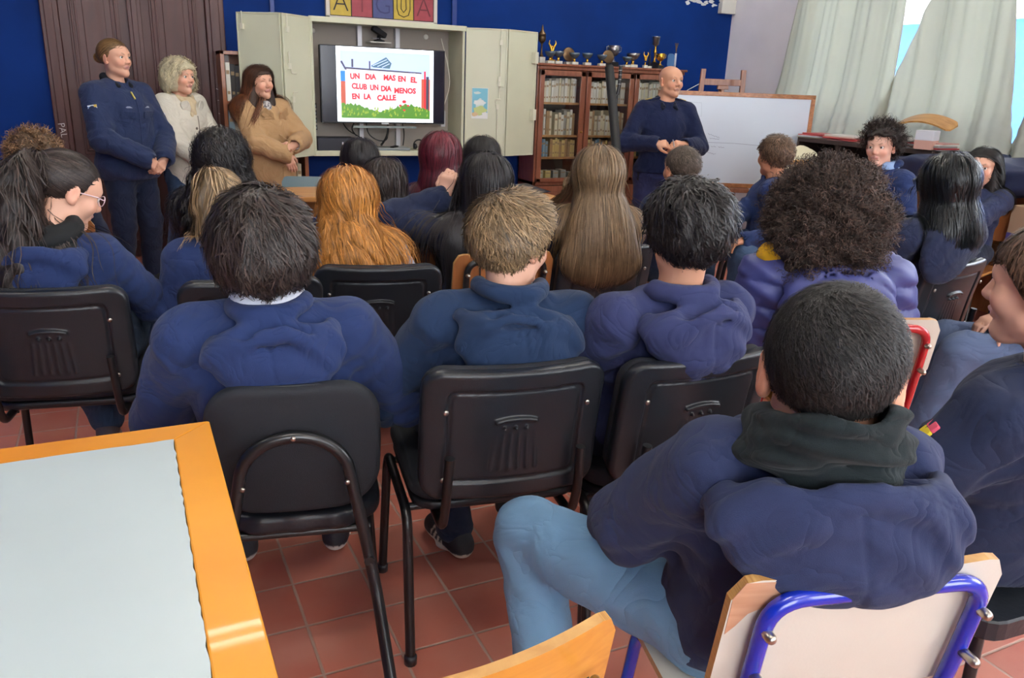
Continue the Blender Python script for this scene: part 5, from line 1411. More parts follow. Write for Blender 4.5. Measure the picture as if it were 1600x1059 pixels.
for a in [('tall bronze urn trophy at the left end, next to the cabinet door', 3.345, 1, 'urn', M_BRON), ('grey bowl trophy on a marble foot, directly right of the tall urn', 3.40, 1, 'bowl', M_GREYG, M_MARB, .95, 6.44),
          ('golden winged figure rising behind the second bowl from the left', 3.49, 1, 'figure', M_GOLD, M_GOLD, 1.25, 6.58), ('grey bowl trophy in front of the golden winged figure', 3.485, 1, 'bowl', M_GREYG, M_MARB, 1.0, 6.45),
          ('round medal plate standing behind the third bowl', 3.66, 1, 'plate', M_BRON, M_MARB, 1.25, 6.58), ('grey bowl trophy in front of the round medal plate', 3.645, 1, 'bowl', M_GREYG, M_MARB, .95, 6.45),
          ('grey bowl trophy on a wide marble foot, fourth from the left', 3.775, 1, 'bowl', M_GREYG, M_MARB, .98, 6.45), ('grey bowl trophy just left of the dark round plate', 3.925, 1, 'bowl', M_GREYG, M_MARB, .92, 6.45),
          ('dark round plate trophy left of the silver cup', 4.02, 1, 'plate', M_BRON, M_BLK, 1.2), ('two-handled silver cup on a tall black base', 4.105, 1, 'cup', M_SILV, M_BLK, 1.35, 6.55),
          ('small grey bowl trophy in front of the silver cup', 4.175, 1, 'bowl', M_GREYG, M_MARB, .85, 6.43), ('large silver bowl trophy in the middle of the right half', 4.285, 1, 'bowl', M_SILV, M_MARB, 1.2, 6.5),
          ('small golden winged figure on a black and white base', 4.395, 1, 'figure', M_GOLD, M_MARB, .9, 6.46), ('black pointed spire trophy left of the golden cup', 4.465, 1, 'obelisk', M_BLK, M_MARB, 1.0, 6.5),
          ('golden two-handled cup in front of the tallest trophy', 4.545, 1, 'cup', M_GOLD, M_BLK, .98, 6.44), ('tallest trophy, silver cup on a golden stem behind the golden cup', 4.59, 1, 'big', M_SILV, M_BLK, 1.1, 6.6),
          ('pale blue plaque standing near the right end of the bookcase', 4.675, 1, 'plaque', mat('plaque_blue', (70, 110, 160), .3), M_BLK, 1.1, 6.46), ('slim white column trophy with a bronze spray at the right end', 4.755, 1, 'rod', M_BRON, M_BLK, 1.2, 6.5)]:
    trophy(*a)

# ------------------------------------------------------------------ poles, whiteboard and easel
def whiteboard():
    ew = wood_mat('easel_wood', (150, 98, 72), (122, 74, 52), .5, 4, (10, 10, 1.5))
    rz = -R(26)
    c = Vector((4.553, 5.348, 0)); hw = .640
    t = thing('whiteboard', 'whiteboard with a worn wooden frame and faint blue writing', 'whiteboard', c, rz)
    z0, z1 = .626, 1.386; fw = .034
    fr = wood_mat('board_frame_wood', (186, 124, 78), (140, 88, 52), .5, 9, (3, 6, 6))
    MB().box(-hw, hw, -.012, .012, z1 - fw, z1).box(-hw, hw, -.012, .012, z0, z0 + fw).box(-hw, -hw + fw, -.012, .012, z0, z1).box(hw - fw, hw, -.012, .012, z0, z1).build('frame', fr, t, .002)
    quick_box('board', mat('whiteboard_surface', (208, 218, 232), .28, var=.04, vscale=2), -hw + fw - .004, hw - fw + .004, -.006, .006, z0 + fw - .004, z1 - fw + .004, t)
    ink = mat('marker_blue_grey', (96, 108, 140), .6); m = MB(); rs = random.Random(11)
    def scr(x, z, w, amp, sl=0, r=.0012):
        n = int(w / .006); m.tube([(x + w * k / n, -.0068, z + sl * w * k / n + amp * math.sin(k * 1.9 + rs.random() * 2) * rs.uniform(.3, 1)) for k in range(n + 1)], r, 5)
    scr(-.42, 1.01, 0, 0) if False else None
    m.tube([(-.45, -.0066, .985), (.02, -.0066, .985), (.45, -.0066, .965)], .0012, 5)
    scr(-.20, 1.055, .095, .006, -.3); scr(-.185, 1.018, .08, .003, -.05); scr(-.165, .955, .04, .007); scr(-.105, .95, .05, .006, -.1); scr(-.19, .905, .07, .005, -.2); scr(.37, .945, .05, .003)
    for p in (((-.43, 1.30), (-.28, 1.295), (-.27, 1.19), (-.33, 1.19)), ((-.38, 1.215), (-.36, 1.22))): m.tube([(x, -.0066, z) for x, z in p], .0007, 5)
    m.build('handwriting', ink, t)
    e = thing('easel', 'brown wooden easel standing behind the whiteboard', 'easel', c + Vector((-.10, .052, 0)), rz)
    for s, a, b in ((-1, -.17, -.215), (1, .155, .20)):
        MB().add([(a - .02, .02, 1.56), (a + .02, .02, 1.56), (a + .02, .05, 1.56), (a - .02, .05, 1.56), (b - .02, .02, 0), (b + .02, .02, 0), (b + .02, .05, 0), (b - .02, .05, 0)], [(0, 1, 2, 3), (7, 6, 5, 4), (0, 4, 5, 1), (1, 5, 6, 2), (2, 6, 7, 3), (3, 7, 4, 0)]).build('leg', ew, e, .004)
    MB().box(-.17, .155, .022, .048, 1.435, 1.485).build('crosspiece', ew, e, .003)
    MB().box(-.045, .045, .02, .05, 1.405, 1.435).box(-.012, .012, .022, .048, .5, 1.41).build('centre_slide', ew, e, .003)
    MB().box(-.30, .30, -.03, .05, .585, .624).build('ledge', ew, e, .004)
    MB().add([(-.02, .08, 1.45), (.02, .08, 1.45), (.02, .055, 1.45), (-.02, .055, 1.45), (-.02, .52, 0), (.02, .52, 0), (.02, .49, 0), (-.02, .49, 0)], [(0, 1, 2, 3), (7, 6, 5, 4), (0, 4, 5, 1), (1, 5, 6, 2), (2, 6, 7, 3), (3, 7, 4, 0)]).build('rear_leg', ew, e)
    MB().tube([(-.18, .03, 1.45), (-.28, .05, 1.39), (-.36, .06, 1.30)], .003, 6).build('string', mat('white_cable', (222, 220, 205), .5), e)
whiteboard()
o = MB().tube([(2.985, 4.33, .0), (3.142, 5.057, 1.524)], .032, 18)
tag(o.build('tall_black_tube', mat('black_foam', (14, 15, 18), .55)), 'tall thick black tube standing in front of the bookcase, left of the bald officer', 'tube')
t = thing('thin_black_pipe', 'thin black pipe with silver rings beside the thick black tube', 'pipe', (3.33, 5.22, 0))
MB().tube([(-.03, 0, 0), (-.02, 0, .9), (.0, .0, 1.34)], .006, 10).tube([(0, 0, 1.34), (.01, 0, 1.40), (.012, 0, 1.545)], .013, 12).build('shaft', M_BLK, t)
for k in range(5): MB().lathe([(.0145, 0), (.0145, .008)], (.010, 0, 1.41 + .032 * k), 12).build('ring', M_SILV, t)

# ------------------------------------------------------------------ furniture and piles under the windows
def window_side():
    wd = wood_mat('orange_panel_wood', (190, 128, 76), (160, 100, 56), .4, 3, (10, 10, 1.2)); dk = mat('dark_shelf_board', (62, 48, 44), .6)
    t = thing('low_shelf_unit', 'low dark shelf unit under the windows, loaded with magazines and papers', 'shelf unit', (5.15, 4.40, 0))
    b = MB().box(-.20, .20, -.62, .62, 1.03, 1.06)
    for y in (-.62, -.2, .2, .60): b.box(-.20, .20, y, y + .02, 0, 1.03)
    for z in (.05, .40, .74): b.box(-.20, .20, -.62, .62, z, z + .02)
    b.box(.19, .20, -.62, .62, 0, 1.03); b.build('body', dk, t, .002)
    g = 'magazines piled on the low shelf unit'; rs = random.Random(5)
    cols = [('red', (188, 70, 72)), ('white', (212, 208, 202)), ('pink', (204, 150, 140)), ('grey', (150, 146, 142)), ('cream', (206, 196, 170)), ('pale', (196, 200, 204))]
    piles = [(4.90, 'left', 4), (4.62, 'middle', 5), (4.10, 'right', 7), (3.90, 'far right', 5)]
    for y, nm, n in piles:
        z = 1.06
        for k in range(n):
            ci = rs.randrange(6); h = rs.uniform(.006, .013)
            if nm == 'left' and k > 1: ci = 0
            tt = thing('magazine', '%s magazine in the %s pile on the low shelf unit, %s from the bottom' % (cols[ci][0], nm, ORD[k]), 'magazine', (5.08 + rs.uniform(-.02, .02), y + rs.uniform(-.02, .02), z), rs.uniform(-.3, .3), g)
            quick_box('cover', mat('magazine_' + cols[ci][0], cols[ci][1], .4), -.10, .10, -.14, .14, 0, h, tt, .001)
            quick_box('pages', mat('book_pages', (215, 208, 190), .8), -.098, .1005, -.138, .138, .001, h - .001, tt.children[0])
            z += h + .0004
    t = thing('curved_wooden_board', 'bent brown wooden board lying on the magazine piles', 'board', (5.12, 4.02, 1.175), R(-80))
    b = slab_curved('board', .42, .16, .012, 1.3, wood_mat('bent_ply', (196, 148, 92), (166, 116, 64), .4, 3), t, .03); b.rotation_euler = (R(-72), 0, 0); b.location = (0, 0, .09)
    t = thing('white_box', 'white paper box at the right end of the magazine piles', 'box', (4.98, 3.86, 1.065), R(20)); quick_box('body', mat('paper_white', (214, 214, 222), .6), -.06, .06, -.06, .06, .06, .125, t, .002)
    quick_box('lower_tray', mat('paper_pink', (206, 160, 146), .6), -.06, .06, -.06, .06, 0, .06, t, .002)
    # the side panel and unit further right, covered with a dark cloth
    t = thing('wooden_side_cabinet', 'orange-brown wooden cabinet under the dark cloth near the right edge', 'cabinet', (5.10, 3.25, 0))
    MB().box(-.28, .22, .50, .53, 0, .98).box(-.28, .22, -.75, -.72, 0, .98).box(-.28, .22, -.75, .53, .96, .98).box(.20, .22, -.75, .53, 0, .96).box(-.26, .2, -.72, .5, .45, .47).build('body', wd, t, .002)
    for k in range(3): book('%s binder on the floor-level shelf, %s from the left behind the curly-haired boy' % (['blue', 'grey', 'white'][k], ORD[k]), 4.93, 3.93 + .055 * k, .765, .05, .22, .16, [4, 7, 1][k], 'binders in the low shelf unit', rz=R(90))
    def cloth(p):
        q = p.copy()
        x, y, z = p[:, 0], p[:, 1], p[:, 2]
        top = 1.035 + .03 * np.sin(y * 5.5 + 1) + .018 * np.sin(y * 13 + x * 8) + .05 * np.exp(-((y + .35) / .22) ** 2)
        d = d_box(p, (0, 0, .95), (.31, .74, .09), .06)
        d = d - .012 * np.sin(y * 22 + 3 * np.sin(z * 14)) - .01 * np.sin(z * 34 + y * 7) - (.03 * np.sin(y * 5.5 + 1))
        return d
    t = thing('dark_cloth', 'dark blue-black cloth draped over the wooden cabinet near the right edge', 'cloth', (5.05, 3.26, 0))
    sdf_obj('cloth', cloth, (-.4, -.84, .78), (.4, .84, 1.14), .012, mat('dark_cloth', (38, 46, 78), .6, bump=.3, bscale=30), t)
    t = thing('cardboard_box', 'cardboard box with a purple-printed side, at the right edge behind the girl', 'box', (4.86, 2.75, 0))
    quick_box('carton', mat('carton', (176, 148, 122), .8), -.16, .12, -.2, .24, .45, .82, t, .003)
    quick_box('printed_side', mat('carton_purple', (84, 76, 140), .6), -.162, -.16, -.2, .24, .45, .66, t.children[0])
    quick_box('pale_band', mat('carton_pale', (186, 190, 216), .6), -.164, -.162, -.1, .2, .58, .61, t.children[0])
    quick_box('stool', wd, -.15, .11, -.19, .23, 0, .45, t)
    # pale yellow bag in front of the shelf unit
    t = thing('cream_bag', 'rounded cream and yellow sack behind the curly afro, next to the whiteboard', 'sack', (4.62, 4.62, 0))
    f = Fld().ell((0, 0, .70), (.21, .16, .32), 0).ell((.0, 0, .25), (.22, .17, .25), .1)
    f.disp(lambda p: folds(p, 4, .010, 14.))
    f.keep(lambda p: -p[:, 2])
    def cf(V):
        c = np.tile(np.array(srgb(214, 206, 176)[:3]), (len(V), 1)); w = (np.sin(V[:, 2] * 22 + 4 * V[:, 0]) > .25) & (V[:, 2] < .93); c[w] = srgb(206, 152, 76)[:3]; return c
    sdf_obj('sack', f, (-.3, -.26, -.02), (.3, .26, 1.05), .012, mat('sack_cloth', (255, 255, 255), .8, attr=True), t, cf)
window_side()
def desk_things():
    t = thing('black_folder', 'black folder lying open on the middle desk', 'folder', (2.22, 4.50, .752), R(20))
    MB().add([(-.15, -.11, 0), (.15, -.11, 0), (.15, .11, .0), (-.15, .11, 0), (-.15, -.11, .006), (.15, -.11, .004), (.16, .11, .03), (-.14, .11, .035)], [(3, 2, 1, 0), (4, 5, 6, 7), (0, 1, 5, 4), (1, 2, 6, 5), (2, 3, 7, 6), (3, 0, 4, 7)]).build('cover', M_BPL, t)
    t = thing('tablet', 'dark tablet lying flat on the middle desk corner', 'tablet', (2.20, 4.34, .752), R(-8)); MB().rbox(-.06, .06, -.035, .035, 0, .007, .008, axis='z').build('body', mat('tablet_dark', (70, 70, 66), .3), t)
desk_things()
t = school_chair('padded_side_chair', 'grey-green chair back behind the left desk, below the shelf unit', 1.04, 5.12, R(165), M_BMET, board=mat('grey_green_seat', (108, 128, 134), .4), kx=-.3, bw=.34)

# ------------------------------------------------------------------ the people
def fabric(name, c, rough=.9, sheen=.08): return mat(name, c, rough, bump=.35, bscale=900, var=.10, vscale=6, sheen=sheen, spec=.2, wr=.32)
NAVY = fabric('royal_navy_fleece', (40, 55, 98)); NAVY2 = fabric('teal_navy_fleece', (34, 52, 82)); NAVY3 = fabric('grey_blue_fleece', (56, 62, 102))
NAVY4 = fabric('dark_navy_fleece', (44, 52, 84)); NAVY5 = fabric('deep_navy_fleece', (36, 43, 68)); PUFF = mat('violet_navy_nylon', (64, 68, 122), .5, bump=.25, bscale=40, spec=.4)
JEAN = fabric('blue_denim', (58, 78, 108)); JEANL = fabric('light_blue_denim', (112, 150, 182)); JEAND = fabric('dark_denim', (34, 44, 64)); BLACKC = fabric('black_cotton', (26, 28, 34))
WHITEC = fabric('white_cotton', (214, 216, 228)); SCARF = fabric('dark_green_black_fleece', (28, 36, 38))
SKINM = mat('skin', (255, 255, 255), .48, attr=True, bump=.06, bscale=300)
SK = {'light': srgb(224, 172, 146)[:3], 'mid': srgb(212, 156, 126)[:3], 'tan': srgb(196, 138, 106)[:3], 'pale': srgb(226, 178, 156)[:3]}
def w2l(p, loc, rz):
    x, y = p[0] - loc[0], p[1] - loc[1]; c, s = math.cos(-rz), math.sin(-rz)
    return (x * c - y * s, x * s + y * c) + tuple(p[2:])
def hair_short(b, t, m, N=2200, L=.05, w=.0024, cap=.010, line=None, crown=(0, -.05, .10), swirl=.5, grav=.35, lift=.006, lump=.0, extra=None, seed=1, st=.006, clear=(.0005, .008), var=.35, fwd=0, curl=0, curlr=.004, n=9, dark=.5, jitter=.3, rline=None, attract=.5, face=False, flow=None):
    line = line or hairline()
    base = hair_cap(b, cap, line, .012, extra, lump, seed); av = face_zone(b) if face else None
    if face: base0 = base; base = lambda p: smax(base0(p), -av(p), .01)
    rl = rline or line
    roots = scalp_roots(b, N, lambda q: rl(q) > .004, seed)
    s = strands(base, roots, flow or crown_flow(b, crown, swirl, fwd), n, L, grav, w, clear, curl, curlr, seed, lift, var=var, jitter=jitter, attract=attract, avoid=av)
    c = b.hc; return hair_object(b, t, m, base, c - .19, c + .19, [s], st, dark)
def hair_long(b, t, m, ells, N=3000, L=.42, w=.003, n=26, cap=.012, line=None, crown=(0, .0, .11), swirl=0, grav=1.1, seed=1, st=.008, curl=0, curlr=.006, tip=None, clear=(.0005, .012), lift=.004, dark=.5, var=.3, extra=None, rline=None, jitter=.12, rootc=None, infl=.012, keepz=None, wave=0, face=False, flow=None):
    """ells: list of (offset from head centre, radii) in person space forming the falling mass"""
    line = line or hairline(-.10, .052, -.06, .0)
    cp = hair_cap(b, cap, line, .012, extra)
    d = Fld()
    for i, e in enumerate(ells): d.ell(b.hc + A3(*e[0]), e[1], .05, rotm(*[R(a) for a in e[2]]) if len(e) > 2 else None)
    if wave: d.disp(lambda p: wave * np.sin(p[:, 2] * 95 + 5 * np.sin(p[:, 0] * 22)) + wave * .6 * np.sin(p[:, 0] * 120 + p[:, 2] * 25))
    body = Fld(); b.torso(body, infl + .012); b.arms(body, (.046, .044, .043, .034), infl, .035)
    base = union(cp, d, k=.035)
    av = face_zone(b) if face else None
    if face: b1 = base; base = lambda p: smax(b1(p), -av(p), .01)
    guide = union(base, body, k=.01)
    rl = rline or hairline(-.09, .05, -.03, .01)
    roots = scalp_roots(b, N, lambda q: rl(q) > .004, seed)
    s = strands(guide, roots, flow or crown_flow(b, crown, swirl), n, L, grav, w, clear, curl, curlr, seed, lift, tip, var, jitter, .35, rootc, av)
    lo = b.hc - .20; hi = b.hc + .20
    for e in ells:
        c = b.hc + A3(*e[0]); r = np.array(e[1]).max() + .02; lo = np.minimum(lo, c - r); hi = np.maximum(hi, c + r)
    return hair_object(b, t, m, base, lo, hi, [s], st, dark)
def hair_tail(b, t, m, tie, ells, N=1800, NT=1600, L=.42, w=.003, seed=1, cap=.006, line=None, curl=2., curlr=.006, st=.007, wave=.004, var=.4, face=True, tail_m=None, flow0=None):
    """hair drawn back to a tie (head space), tail falling through ells (person space, from head centre)"""
    line = line or hairline(-.085, .050, -.02, .03); av = face_zone(b)
    tw = b.hw(tie).astype(np.float32)
    cp = hair_cap(b, cap, line, .010); base = lambda p: smax(cp(p), -av(p), .008)
    roots = scalp_roots(b, N, lambda q: line(q) > .002, seed)
    fl = lambda P: (lambda v: v / np.maximum(np.sqrt((v * v).sum(1)), .004)[:, None])(tw - P)
    s1 = strands(base, roots, fl, 14, .15, 0, w * .8, (.0005, .004), 0, .005, seed, 0, var=var, jitter=.10, attract=.8, avoid=av)
    d = Fld()
    for e in ells: d.ell(b.hc + A3(*e[0]), e[1], .04)
    if wave: d.disp(lambda p: wave * np.sin(p[:, 2] * 70 + 5 * np.sin(p[:, 0] * 30)) + wave * .6 * np.sin(p[:, 0] * 110 + p[:, 2] * 25))
    body = Fld(); b.torso(body, .026); b.arms(body, (.046, .044, .043, .034), .02, .035); guide = union(d, body, k=.01)
    rs = np.random.RandomState(seed); q = rs.randn(NT, 3); q /= np.linalg.norm(q, axis=1)[:, None]
    e0 = ells[0]; rt = (b.hc + A3(*e0[0]) + q * np.array(e0[1]) * .9).astype(np.float32)
    s2 = strands(guide, rt, lambda P: np.tile(A3(0, -.15, -1), (len(P), 1)), 26, L, .6, w, (0, .014), curl, curlr, seed + 1, .006, var=var, jitter=.18, attract=.25)
    lo = b.hc - .16; hi = b.hc + .16
    hair_object(b, t, m, base, lo, hi, [s1], .006, .5)
    for e in ells:
        c = b.hc + A3(*e[0]); r = np.array(e[1]).max() + .02; lo = np.minimum(lo, c - r); hi = np.maximum(hi, c + r)
    hair_object(b, t, tail_m or m, d, lo, hi, [s2], st, .5, name='ponytail')
def person(name, label, loc, rz, spec, skin='mid', top=NAVY, topkw=None, hoodkw=None, legs=JEAND, hair=None, eyes=None, st=.010, shoe=((44, 44, 50), (222, 220, 212)), gst=.010, brow=(.06, .04, .03), extras=None, lips=(.62, .30, .27), stripes=False, group=None, nameTop='hoodie', legkw=None):
    rz = R(rz); t = thing(name, label, 'person', (loc[0], loc[1], 0), rz, group)
    spec = dict(spec)
    ho = spec.pop('ho', .018)
    if 'headW' in spec:
        x, y, z = spec.pop('headW'); z -= ho; hx, hy = w2l((x, y), loc, rz); spec['head'] = (hx, hy); spec['top'] = z
    if 'look' in spec: spec['yaw'] = spec.pop('look') - math.degrees(rz)
    b = Body(**spec)
    lo, hi = b.bounds()
    body = sdf_obj('body', b.skin_fn(), lo, hi, st, SKINM, t, skin_color(b, SK[skin], lips, brow))
    if eyes: add_eyes(b, t, **eyes)
    if top:
        kw = dict(st=gst, seed=len(label)); kw.update(topkw or {})
        g = garment(b, t, nameTop, top, **kw)
        if hoodkw is not None:
            hk = dict(seed=len(label) + 1); hk.update(hoodkw); hm = hk.pop('m', top); hood(b, g, hm, **hk)
        b.top_obj = g
    if legs: trousers(b, t, legs, st=gst + .002, **(legkw or {}))
    if shoe: shoes(b, t, shoe[0], shoe[1], .008 if st > .006 else .006, stripes)
    if hair: hair(b, t)
    if extras: extras(b, t)
    return t, b
H_BLACK = hair_mat('black_hair', (38, 34, 34)); H_DARK = hair_mat('dark_brown_hair', (56, 45, 41)); H_BROWN = hair_mat('brown_hair', (104, 80, 62)); H_LBROWN = hair_mat('light_brown_hair', (138, 114, 84))
H_GINGER = hair_mat('ginger_hair', (196, 132, 62)); H_RED = hair_mat('burgundy_hair', (96, 32, 44)); H_BLOND = hair_mat('dark_blond_hair', (122, 92, 58)); H_WHITE = hair_mat('white_blond_hair', (222, 210, 176), .5)
H_SOFT = hair_mat('soft_black_hair', (44, 40, 42), .45); H_BUZZ = hair_mat('buzz_hair', (46, 43, 42), .6, .25); H_LONGB = hair_mat('long_light_brown_hair', (150, 124, 92))

# --- near row -------------------------------------------------------
def hair_A(b, t):
    ln = hairline(-.072, .03, -.045, -.02)
    hair_short(b, t, H_DARK, 4600, .085, .0034, .022, ln, (.012, -.035, .12), .65, .70, .014, .003, lambda f: f.ell((0, -.03, -.006), (.094, .092, .070), .03), 3, .006, (0, .014), .5, n=15, dark=.4, jitter=.5, rline=hairline(-.07, .05, -.02, .01))
def ex_A(b, t):
    collar(b, t, WHITEC, .034, .064, tilt=6, y=-.012, drop=-.012, flare=1.28)
person('person', 'seated boy with dark mop of hair, royal-blue hoodie and white shirt collar', (.285, 1.82), -9,
       dict(headW=(.252, 1.775, 1.172), ho=.030, look=-6, sh=.165, sc=1.08, bulk=1.12, pitch=4, hs=1.02, hands=(dict(p=(-.13, .28, .62), d=(.4, 1, -.3), n=(0, 0, -1), e=(-1, -.6, -.8)), dict(p=(.16, .26, .60), d=(-.4, 1, -.2), n=(0, 0, -1), e=(1.2, -.5, -.8)))),
       'light', NAVY, dict(i=.022, amp=.0075, st=.0065, seed=12), dict(w=1.16, drop=.88, shift=.018, seed=4, st=.0055, twist=.12, high=-.016), JEAND, hair_A, st=.009, extras=ex_A)
def hair_B(b, t):
    ln = hairline(-.075, .055, -.010, .03)
    hair_short(b, t, H_LBROWN, 4200, .060, .0026, .013, ln, (-.01, -.03, .11), .5, .25, .016, .0, lambda f: f.ell((0, .03, .07), (.07, .06, .045), .03), 5, .006, (0, .007), .4, n=9, dark=.42, jitter=.30, attract=.35)
person('person', 'seated boy with light-brown hair looking right, dark teal-navy hoodie', (.80, 1.72), -14,
       dict(headW=(.812, 1.690, 1.158), look=-66, sh=.160, sc=1.05, pitch=-4, hs=.99, hands=(dict(p=(-.14, .26, .60), d=(.3, 1, -.3), n=(0, 0, -1), e=(-1.1, -.5, -.9)), dict(p=(.12, .28, .60), d=(-.3, 1, -.3), n=(0, 0, -1), e=(.8, -.4, -.9))), knees=((-.16, .38, .50), (.10, .42, .50)), feet=((-.06, .30, 0), (.16, .52, 0)), ftd=((-.45, 1), (.5, 1))),
       'light', NAVY2, dict(i=.022, amp=.0075, st=.0065, seed=5), dict(w=1.2, drop=.95, shift=.022, seed=9, st=.0055, twist=-.09, tip=1.15), JEAND, hair_B, st=.0055, stripes=True, shoe=((36, 36, 40), (214, 208, 190)),
       eyes=dict(), extras=lambda b, t: collar(b, t, WHITEC, .020, .054, tilt=4, flare=1.12))
def hair_C(b, t):
    ln = hairline(-.080, .05, -.020, .02)
    hair_short(b, t, H_BLACK, 3800, .080, .0040, .018, ln, (0, -.03, .12), .35, .45, .010, .0035, None, 8, .006, (0, .010), .32, n=14, curl=.8, curlr=.005, dark=.5, jitter=.35)
person('person', 'seated boy with wavy dark hair and bare neck, grey-blue hoodie', (1.19, 1.64), -4,
       dict(headW=(1.185, 1.515, 1.197), look=-2, sh=.158, sc=1.02, pitch=0, neck=.200, hs=.98, nr=.050),
       'mid', NAVY3, dict(i=.020, amp=.008, st=.0065, seed=8), dict(w=1.14, drop=.92, shift=.012, seed=2, st=.0055, amp=.004, twist=.10, high=-.014, rim=.019), JEAND, hair_C, st=.006, shoe=((90, 60, 44), (222, 214, 200)),
       extras=lambda b, t: collar(b, t, WHITEC, .010, .056, tilt=2, y=.006, drop=.012, flare=1.08, name='tshirt_neckline'))
# --- the close pair on the right --------------------------------------
def hair_F(b, t):
    ln = hairline(-.100, .056, -.016, .03)
    hair_short(b, t, H_BUZZ, 9000, .016, .0013, .006, ln, (.004, -.045, .105), .9, .05, .003, 0, None, 6, .005, (0, .003), .40, n=5, dark=.7, jitter=.35)
def neck_warmer(b, parent, m):
    f = Fld(); c0 = b.NB + A3(0, -.034, .006); ax = A3(0, -.042, .066)
    M0 = rotm(R(-10), 0, 0)
    for k, (t, r, q) in enumerate(((-.15, .096, .026), (.25, .096, .025), (.62, .090, .023), (.98, .080, .018))):
        f.tor(c0 + ax * t + A3(.003 * (-1) ** k, 0, 0), r, q, .010, rotm(R(-17 + 5 * (-1) ** k), R(6 * (-1) ** k), 0), (1.0, .94))
    f.disp(lambda p: folds(p, 3, .004, 40., (.6, .6, 2.2)) + .003 * np.sin(p[:, 2] * 190 + 30 * p[:, 0] + 3 * np.sin(p[:, 1] * 30)))
    f.cut(d_cap, (c0 - A3(0, -.01, .1), c0 + ax * 2.2, .040, .046), .008)
    return sdf_obj('neck_warmer', f, c0 + A3(-.17, -.25, -.14), c0 + A3(.17, .16, .19), .0045, m, parent)
def hood_F(b, g): hood(b, g, NAVY4, w=1.40, drop=.98, seed=21, shift=.030, st=.005, high=-.01, twist=.08, rim=.017, tip=1.25, amp=.003, roll=False, yb=.012)
def ex_F(b, t):
    neck_warmer(b, t, SCARF); hood_F(b, b.top_obj)
person('person', 'boy with cropped dark hair and dark neck warmer on the blue-framed chair, closest from behind', (.905, .87), -24,
       dict(headW=(.838, .728, 1.160), ho=.006, look=-46, sh=.142, sc=.94, pitch=-8, hs=1.12, neck=.138, bulk=.98, shc=(0, -.105), hands=(dict(p=(-.20, .24, .58), d=(.2, 1, -.2), n=(0, 0, -1), e=(-1.0, -.3, -.9)), dict(p=(.12, .28, .60), d=(-.3, 1, -.3), n=(0, 0, -1))), knees=((-.37, .31, .50), (.10, .42, .50)), feet=((-.30, .10, 0), (.14, .46, 0))),
       'mid', NAVY4, dict(i=.024, amp=.008, st=.006, seed=31), None, JEANL, hair_F, st=.0045, extras=ex_F, legkw=dict(i=.010, amp=.005))
def hair_G(b, t):
    hair_short(b, t, H_BROWN, 3200, .055, .0026, .012, hairline(-.075, .05, -.012, .02), (0, -.04, .11), .3, .6, .004, 0, None, 15, .006, (0, .006), .3, n=9, dark=.5, jitter=.2)
def ex_G(b, t):
    p0 = b.S[0] * .62 + b.E[0] * .38; d = unit((-.62, .45, .62)).astype(np.float32)
    ts = np.linspace(0, .25, 200)[:, None].astype(np.float32); P = p0 + d * ts; v = b.top_fn(P); k = int(np.argmax(v > 0)); o = Vector(P[k].tolist()) - Vector(d.tolist()) * .002
    z = Vector(d.tolist()); ax = Vector(unit(b.E[0] - b.S[0]).tolist()); ax = (ax - z * ax.dot(z)).normalized(); y = z.cross(ax)
    M = Matrix((ax, y, z)).transposed().to_4x4(); M.translation = o
    for k, c in enumerate([(226, 84, 110), (224, 200, 40), (226, 84, 110)]):
        MB().rbox(-.027 + .018 * k, -.009 + .018 * k, -.018, .018, -.008, .002, .003, M=M, axis='z').build('sleeve_badge_stripe', mat('badge_%d' % (k % 2), c, .6), b.top_obj)
person('person', 'boy in a dark navy hoodie turned to the left, cut off by the right edge', (1.58, .90), -4,
       dict(headW=(1.495, .850, 1.205), look=14, sh=.142, sc=1.0, neck=.205, shdrop=(.03, 0), shc=(-.02, -.07), pitch=-4, hs=1.0, bulk=1.1, hands=(dict(p=(-.16, .22, .60), d=(.4, 1, -.3), n=(0, 0, -1), e=(-1, -.5, -.8)), dict(p=(.14, .26, .60), d=(-.3, 1, -.2), n=(0, 0, -1)))),
       'light', NAVY5, dict(i=.024, amp=.008, st=.007, seed=17), dict(w=1.05, seed=7, st=.006, m=NAVY), BLACKC, hair_G, st=.0055, eyes=dict(), extras=ex_G)
t = thing('black_stool', 'black padded stool under the boy cut off by the right edge', 'stool', (1.59, .92, 0), R(-4))
MB().rbox(-.19, .19, -.19, .19, .41, .455, .05, axis='z').build('seat', M_VIN, t)
for sx in (-1, 1):
    for sy in (-1, 1): MB().tube([(sx * .14, sy * .14, .41), (sx * .17, sy * .17, 0)], .012, 12).build('leg', M_BMET, t)
